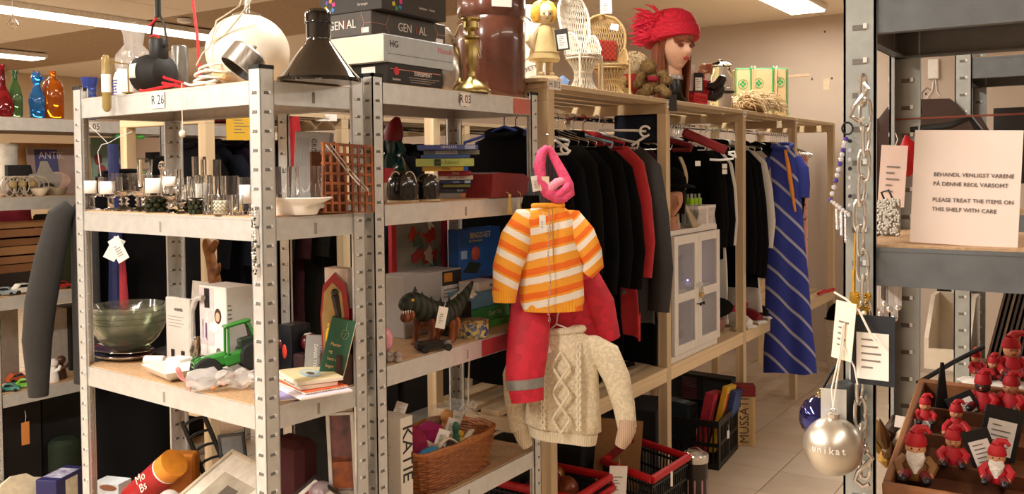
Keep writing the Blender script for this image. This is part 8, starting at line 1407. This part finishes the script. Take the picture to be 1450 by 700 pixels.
def gnome(label, P, s, rz, pose='sit', beard=False, coat=None, hat=1.0, dark=False, rx=0):
    t = T('gnome', label, 'gnome', P, rot=(rx, 0, rz), group='Christmas gnomes in the tray'); c = coat or GR_
    g = G(); g.lathe([(.016*s, 0), (.018*s, .004*s), (.016*s, .018*s), (.010*s, .030*s)], 16, sy=.85); build('body', g, c, t)
    g = G(); g.ell((0, -.002*s, .040*s), (.0125*s, .0115*s, .012*s), 14, 9); build('head', g, mat('3a2622', .5) if dark else SK, t)
    for sx in (-1, 1): g = G(); g.ell((sx*.0045*s, -.0128*s, .0415*s), .0012*s, 6, 4); build('eye', g, INK, t)
    g = G(); g.ell((0, -.0140*s, .0385*s), .0022*s, 7, 5); build('nose', g, SK, t); g = G(); g.ell((0, -.0128*s, .0345*s), (.0038*s, .0012*s, .0009*s), 7, 4); build('mouth', g, mat('8a2a24', .5), t)
    g = G(); g.lathe([(.0135*s, .044*s), (.0140*s, .046*s), (.0125*s, .053*s), (.009*s, .060*s)], 16); g.tube([(0, 0, .058*s), (.003*s*hat, .002*s, .064*s), (.012*s*hat, .003*s, .066*s), (.017*s*hat, .0, .060*s)], [.009*s, .007*s, .0045*s, .003*s], 8); build('hat', g, GR_, t)
    if beard: g = G(); g.loft([[(w_*math.cos(a), -.009*s+.006*s*math.sin(a)-.002*s*(1-w_/(.011*s)), q) for a in [2*PI*j/12 for j in range(12)]] for q, w_ in ((.037*s, .010*s), (.03*s, .012*s), (.02*s, .009*s), (.010*s, .003*s))]); build('beard', g, mat('e9e2d8', .9, bump=.6, scale=200), t)
    for sx in (-1, 1):
        pts = [(sx*.012*s, 0, .026*s), (sx*.021*s, -.006*s, .018*s), (sx*.017*s, -.016*s, .010*s)] if pose != 'crawl' else [(sx*.012*s, -.006*s, .022*s), (sx*.022*s, -.016*s, .012*s), (sx*.024*s, -.026*s, .003*s)]
        g = G(); g.tube(pts, [.007*s, .0068*s, .0055*s], 8); a = build('arm', g, c, t); g = G(); g.ell(pts[-1], .0052*s, 8, 6); build('hand', g, SK, a)
        pts = [(sx*.008*s, -.004*s, .007*s), (sx*.013*s, -.018*s, .009*s), (sx*.014*s, -.026*s, .006*s)] if pose == 'sit' else [(sx*.007*s, 0, .006*s), (sx*.008*s, .002*s, -.008*s), (sx*.009*s, -.006*s, -.016*s)]
        g = G(); g.tube(pts, [.0075*s, .007*s, .0065*s], 8); a = build('leg', g, GRD if pose == 'sit' else mat('4a3020', .6), t); g = G(); g.ell((pts[-1][0], pts[-1][1]-.002*s, pts[-1][2]), (.0065*s, .008*s, .006*s), 8, 6); build('boot', g, mat('1c1416', .4), a)
    return t
def gp(px, py, h=.004):        # where the sight line to an image point meets the tray surface
    q = O+nrm*h; d = ray(px, py); return CAMP+d*((q-CAMP).dot(nrm)/d.dot(nrm))
for lab, px, py, s, rz, kw in (('small gnome girl with red hood sitting in the upper left tray row', 1310, 606, .64, FACECAM-.35, {}), ('crawling gnome child with a knitted red cap in the second tray row', 1354, 620, .70, FACECAM-.4, {'pose': 'crawl'}), ('bearded gnome in a brown waistcoat, largest in the front left row', 1297, 686, 1.08, FACECAM-.45, {'beard': True, 'coat': mat('7a5226', .6, var=.2)}),
        ('gnome child in red overalls sitting with knees apart in the front row', 1350, 666, .82, FACECAM-.45, {}), ('gnome with pointed hat and white collar beside the big tag', 1412, 692, .86, FACECAM-.6, {'beard': True}), ('reclining dark faced gnome with wire spectacles in the top tray row', 1392, 588, .92, FACECAM-.7, {'dark': True}),
        ('tall gnome with a big red cap standing at the tray back', 1432, 540, 1.05, FACECAM-.2, {'hat': 1.4}), ('small gnome with black boots beside the tall capped one', 1382, 536, .62, FACECAM+.2, {}), ('little gnome with grey hair sitting at the tray back edge', 1406, 545, .62, FACECAM-.2, {'coat': GRD}), ('red gnome lying beside the spectacled gnome at the frame edge', 1432, 590, .9, FACECAM-.9, {})):
    gnome(lab, gp(px, py)+nrm*.010, s, rz, **kw)
P = gp(1408, 548); g = G(); g.lathe([(.05, 0), (.055, .004), (.045, .010), (.02, .012)], 20, sy=.6, ripple=lambda a, q: 1+.1*math.sin(5*a)); S('snow_base', g, mat('d9d2c8', .6), 'white snow shaped plate under the gnome group at the tray back', 'ornament', P, 0)
for px, v, w_, h, tl, lab in ((1293, 612, .050, .018, .12, 'flat white label lying under the hooded gnome girl'), (1378, 672, .036, .060, -.35, 'white label in a black sleeve leaning by the gnome child'), (1424, 655, .050, .075, .18, 'large white barcode label in a black sleeve on the tray'), (1355, 594, .042, .036, -.5, 'white label in a black sleeve beneath the reclining gnome')):
    P = gp(px, v); tag(lab, P+V((0, 0, h+.003)), FACECAM-.35, w_, h, frame='1a1817' if h > .02 else None, tilt=tl)
P = gp(1333, 590); g = G(); g.prism([(-.012, 0), (.012, 0), (.003, .085), (-.001, .085)], -.002, .002, M=rotm(PI/2, 0, 0)); S('black_stake', g, BLACK, 'black pointed card stake standing in the tray', 'stake', P, FACECAM)
P = gp(1350, 548)+UZ*.006; g = G(); g.tube([(-.06, 0, 0), (.0, 0, .035), (.05, 0, .06)], .004, 6); S('black_stick', g, BLACK, 'black stick leaning across the tray back', 'stick', P, FACECAM)
# gold leaf ornament and black velvet bag left of the tray
P = V((PY(1256, 640, 1.50).x, 1.50, PY(1256, 640, 1.50).z)); t = T('leaf_ornament', 'dried gold and brown leaf ornament with ribbons left of the tray', 'ornament', P, FACECAM); random.seed(19)
for i in range(9):
    a = random.uniform(.6, 2.6); L = random.uniform(.03, .07); c = V((random.uniform(-.012, .012), random.uniform(-.01, .01), random.uniform(-.03, .02))); d = V((math.cos(a)*.6, random.uniform(-.3, .1), math.sin(a))).normalized(); g = G(); g.tube([c, c+d*L*.5, c+d*L], [.003, .011, .001], 8, M=None); build('leaf', g, mat(('8a6a2c', '5a3c1e', 'a8823a', '3a2a1c', 'd8c8a8')[i % 5], .4, .3), t)
g = G(); g.ell((.006, -.014, -.035), (.010, .008, .011), 10, 7); build('gold_bud', g, mat('c9a63c', .25, .8), t)
P = V((PY(1258, 690, 1.36).x, 1.37, .905)); g = G(); g.tube([(0, 0, 0), (.0, 0, .06), (.006, 0, .10), (.012, 0, .135)], [.03, .028, .02, .010], 12); S('velvet_bag', g, BLK[0], 'black velvet bag standing left of the tray', 'bag', P, 0)
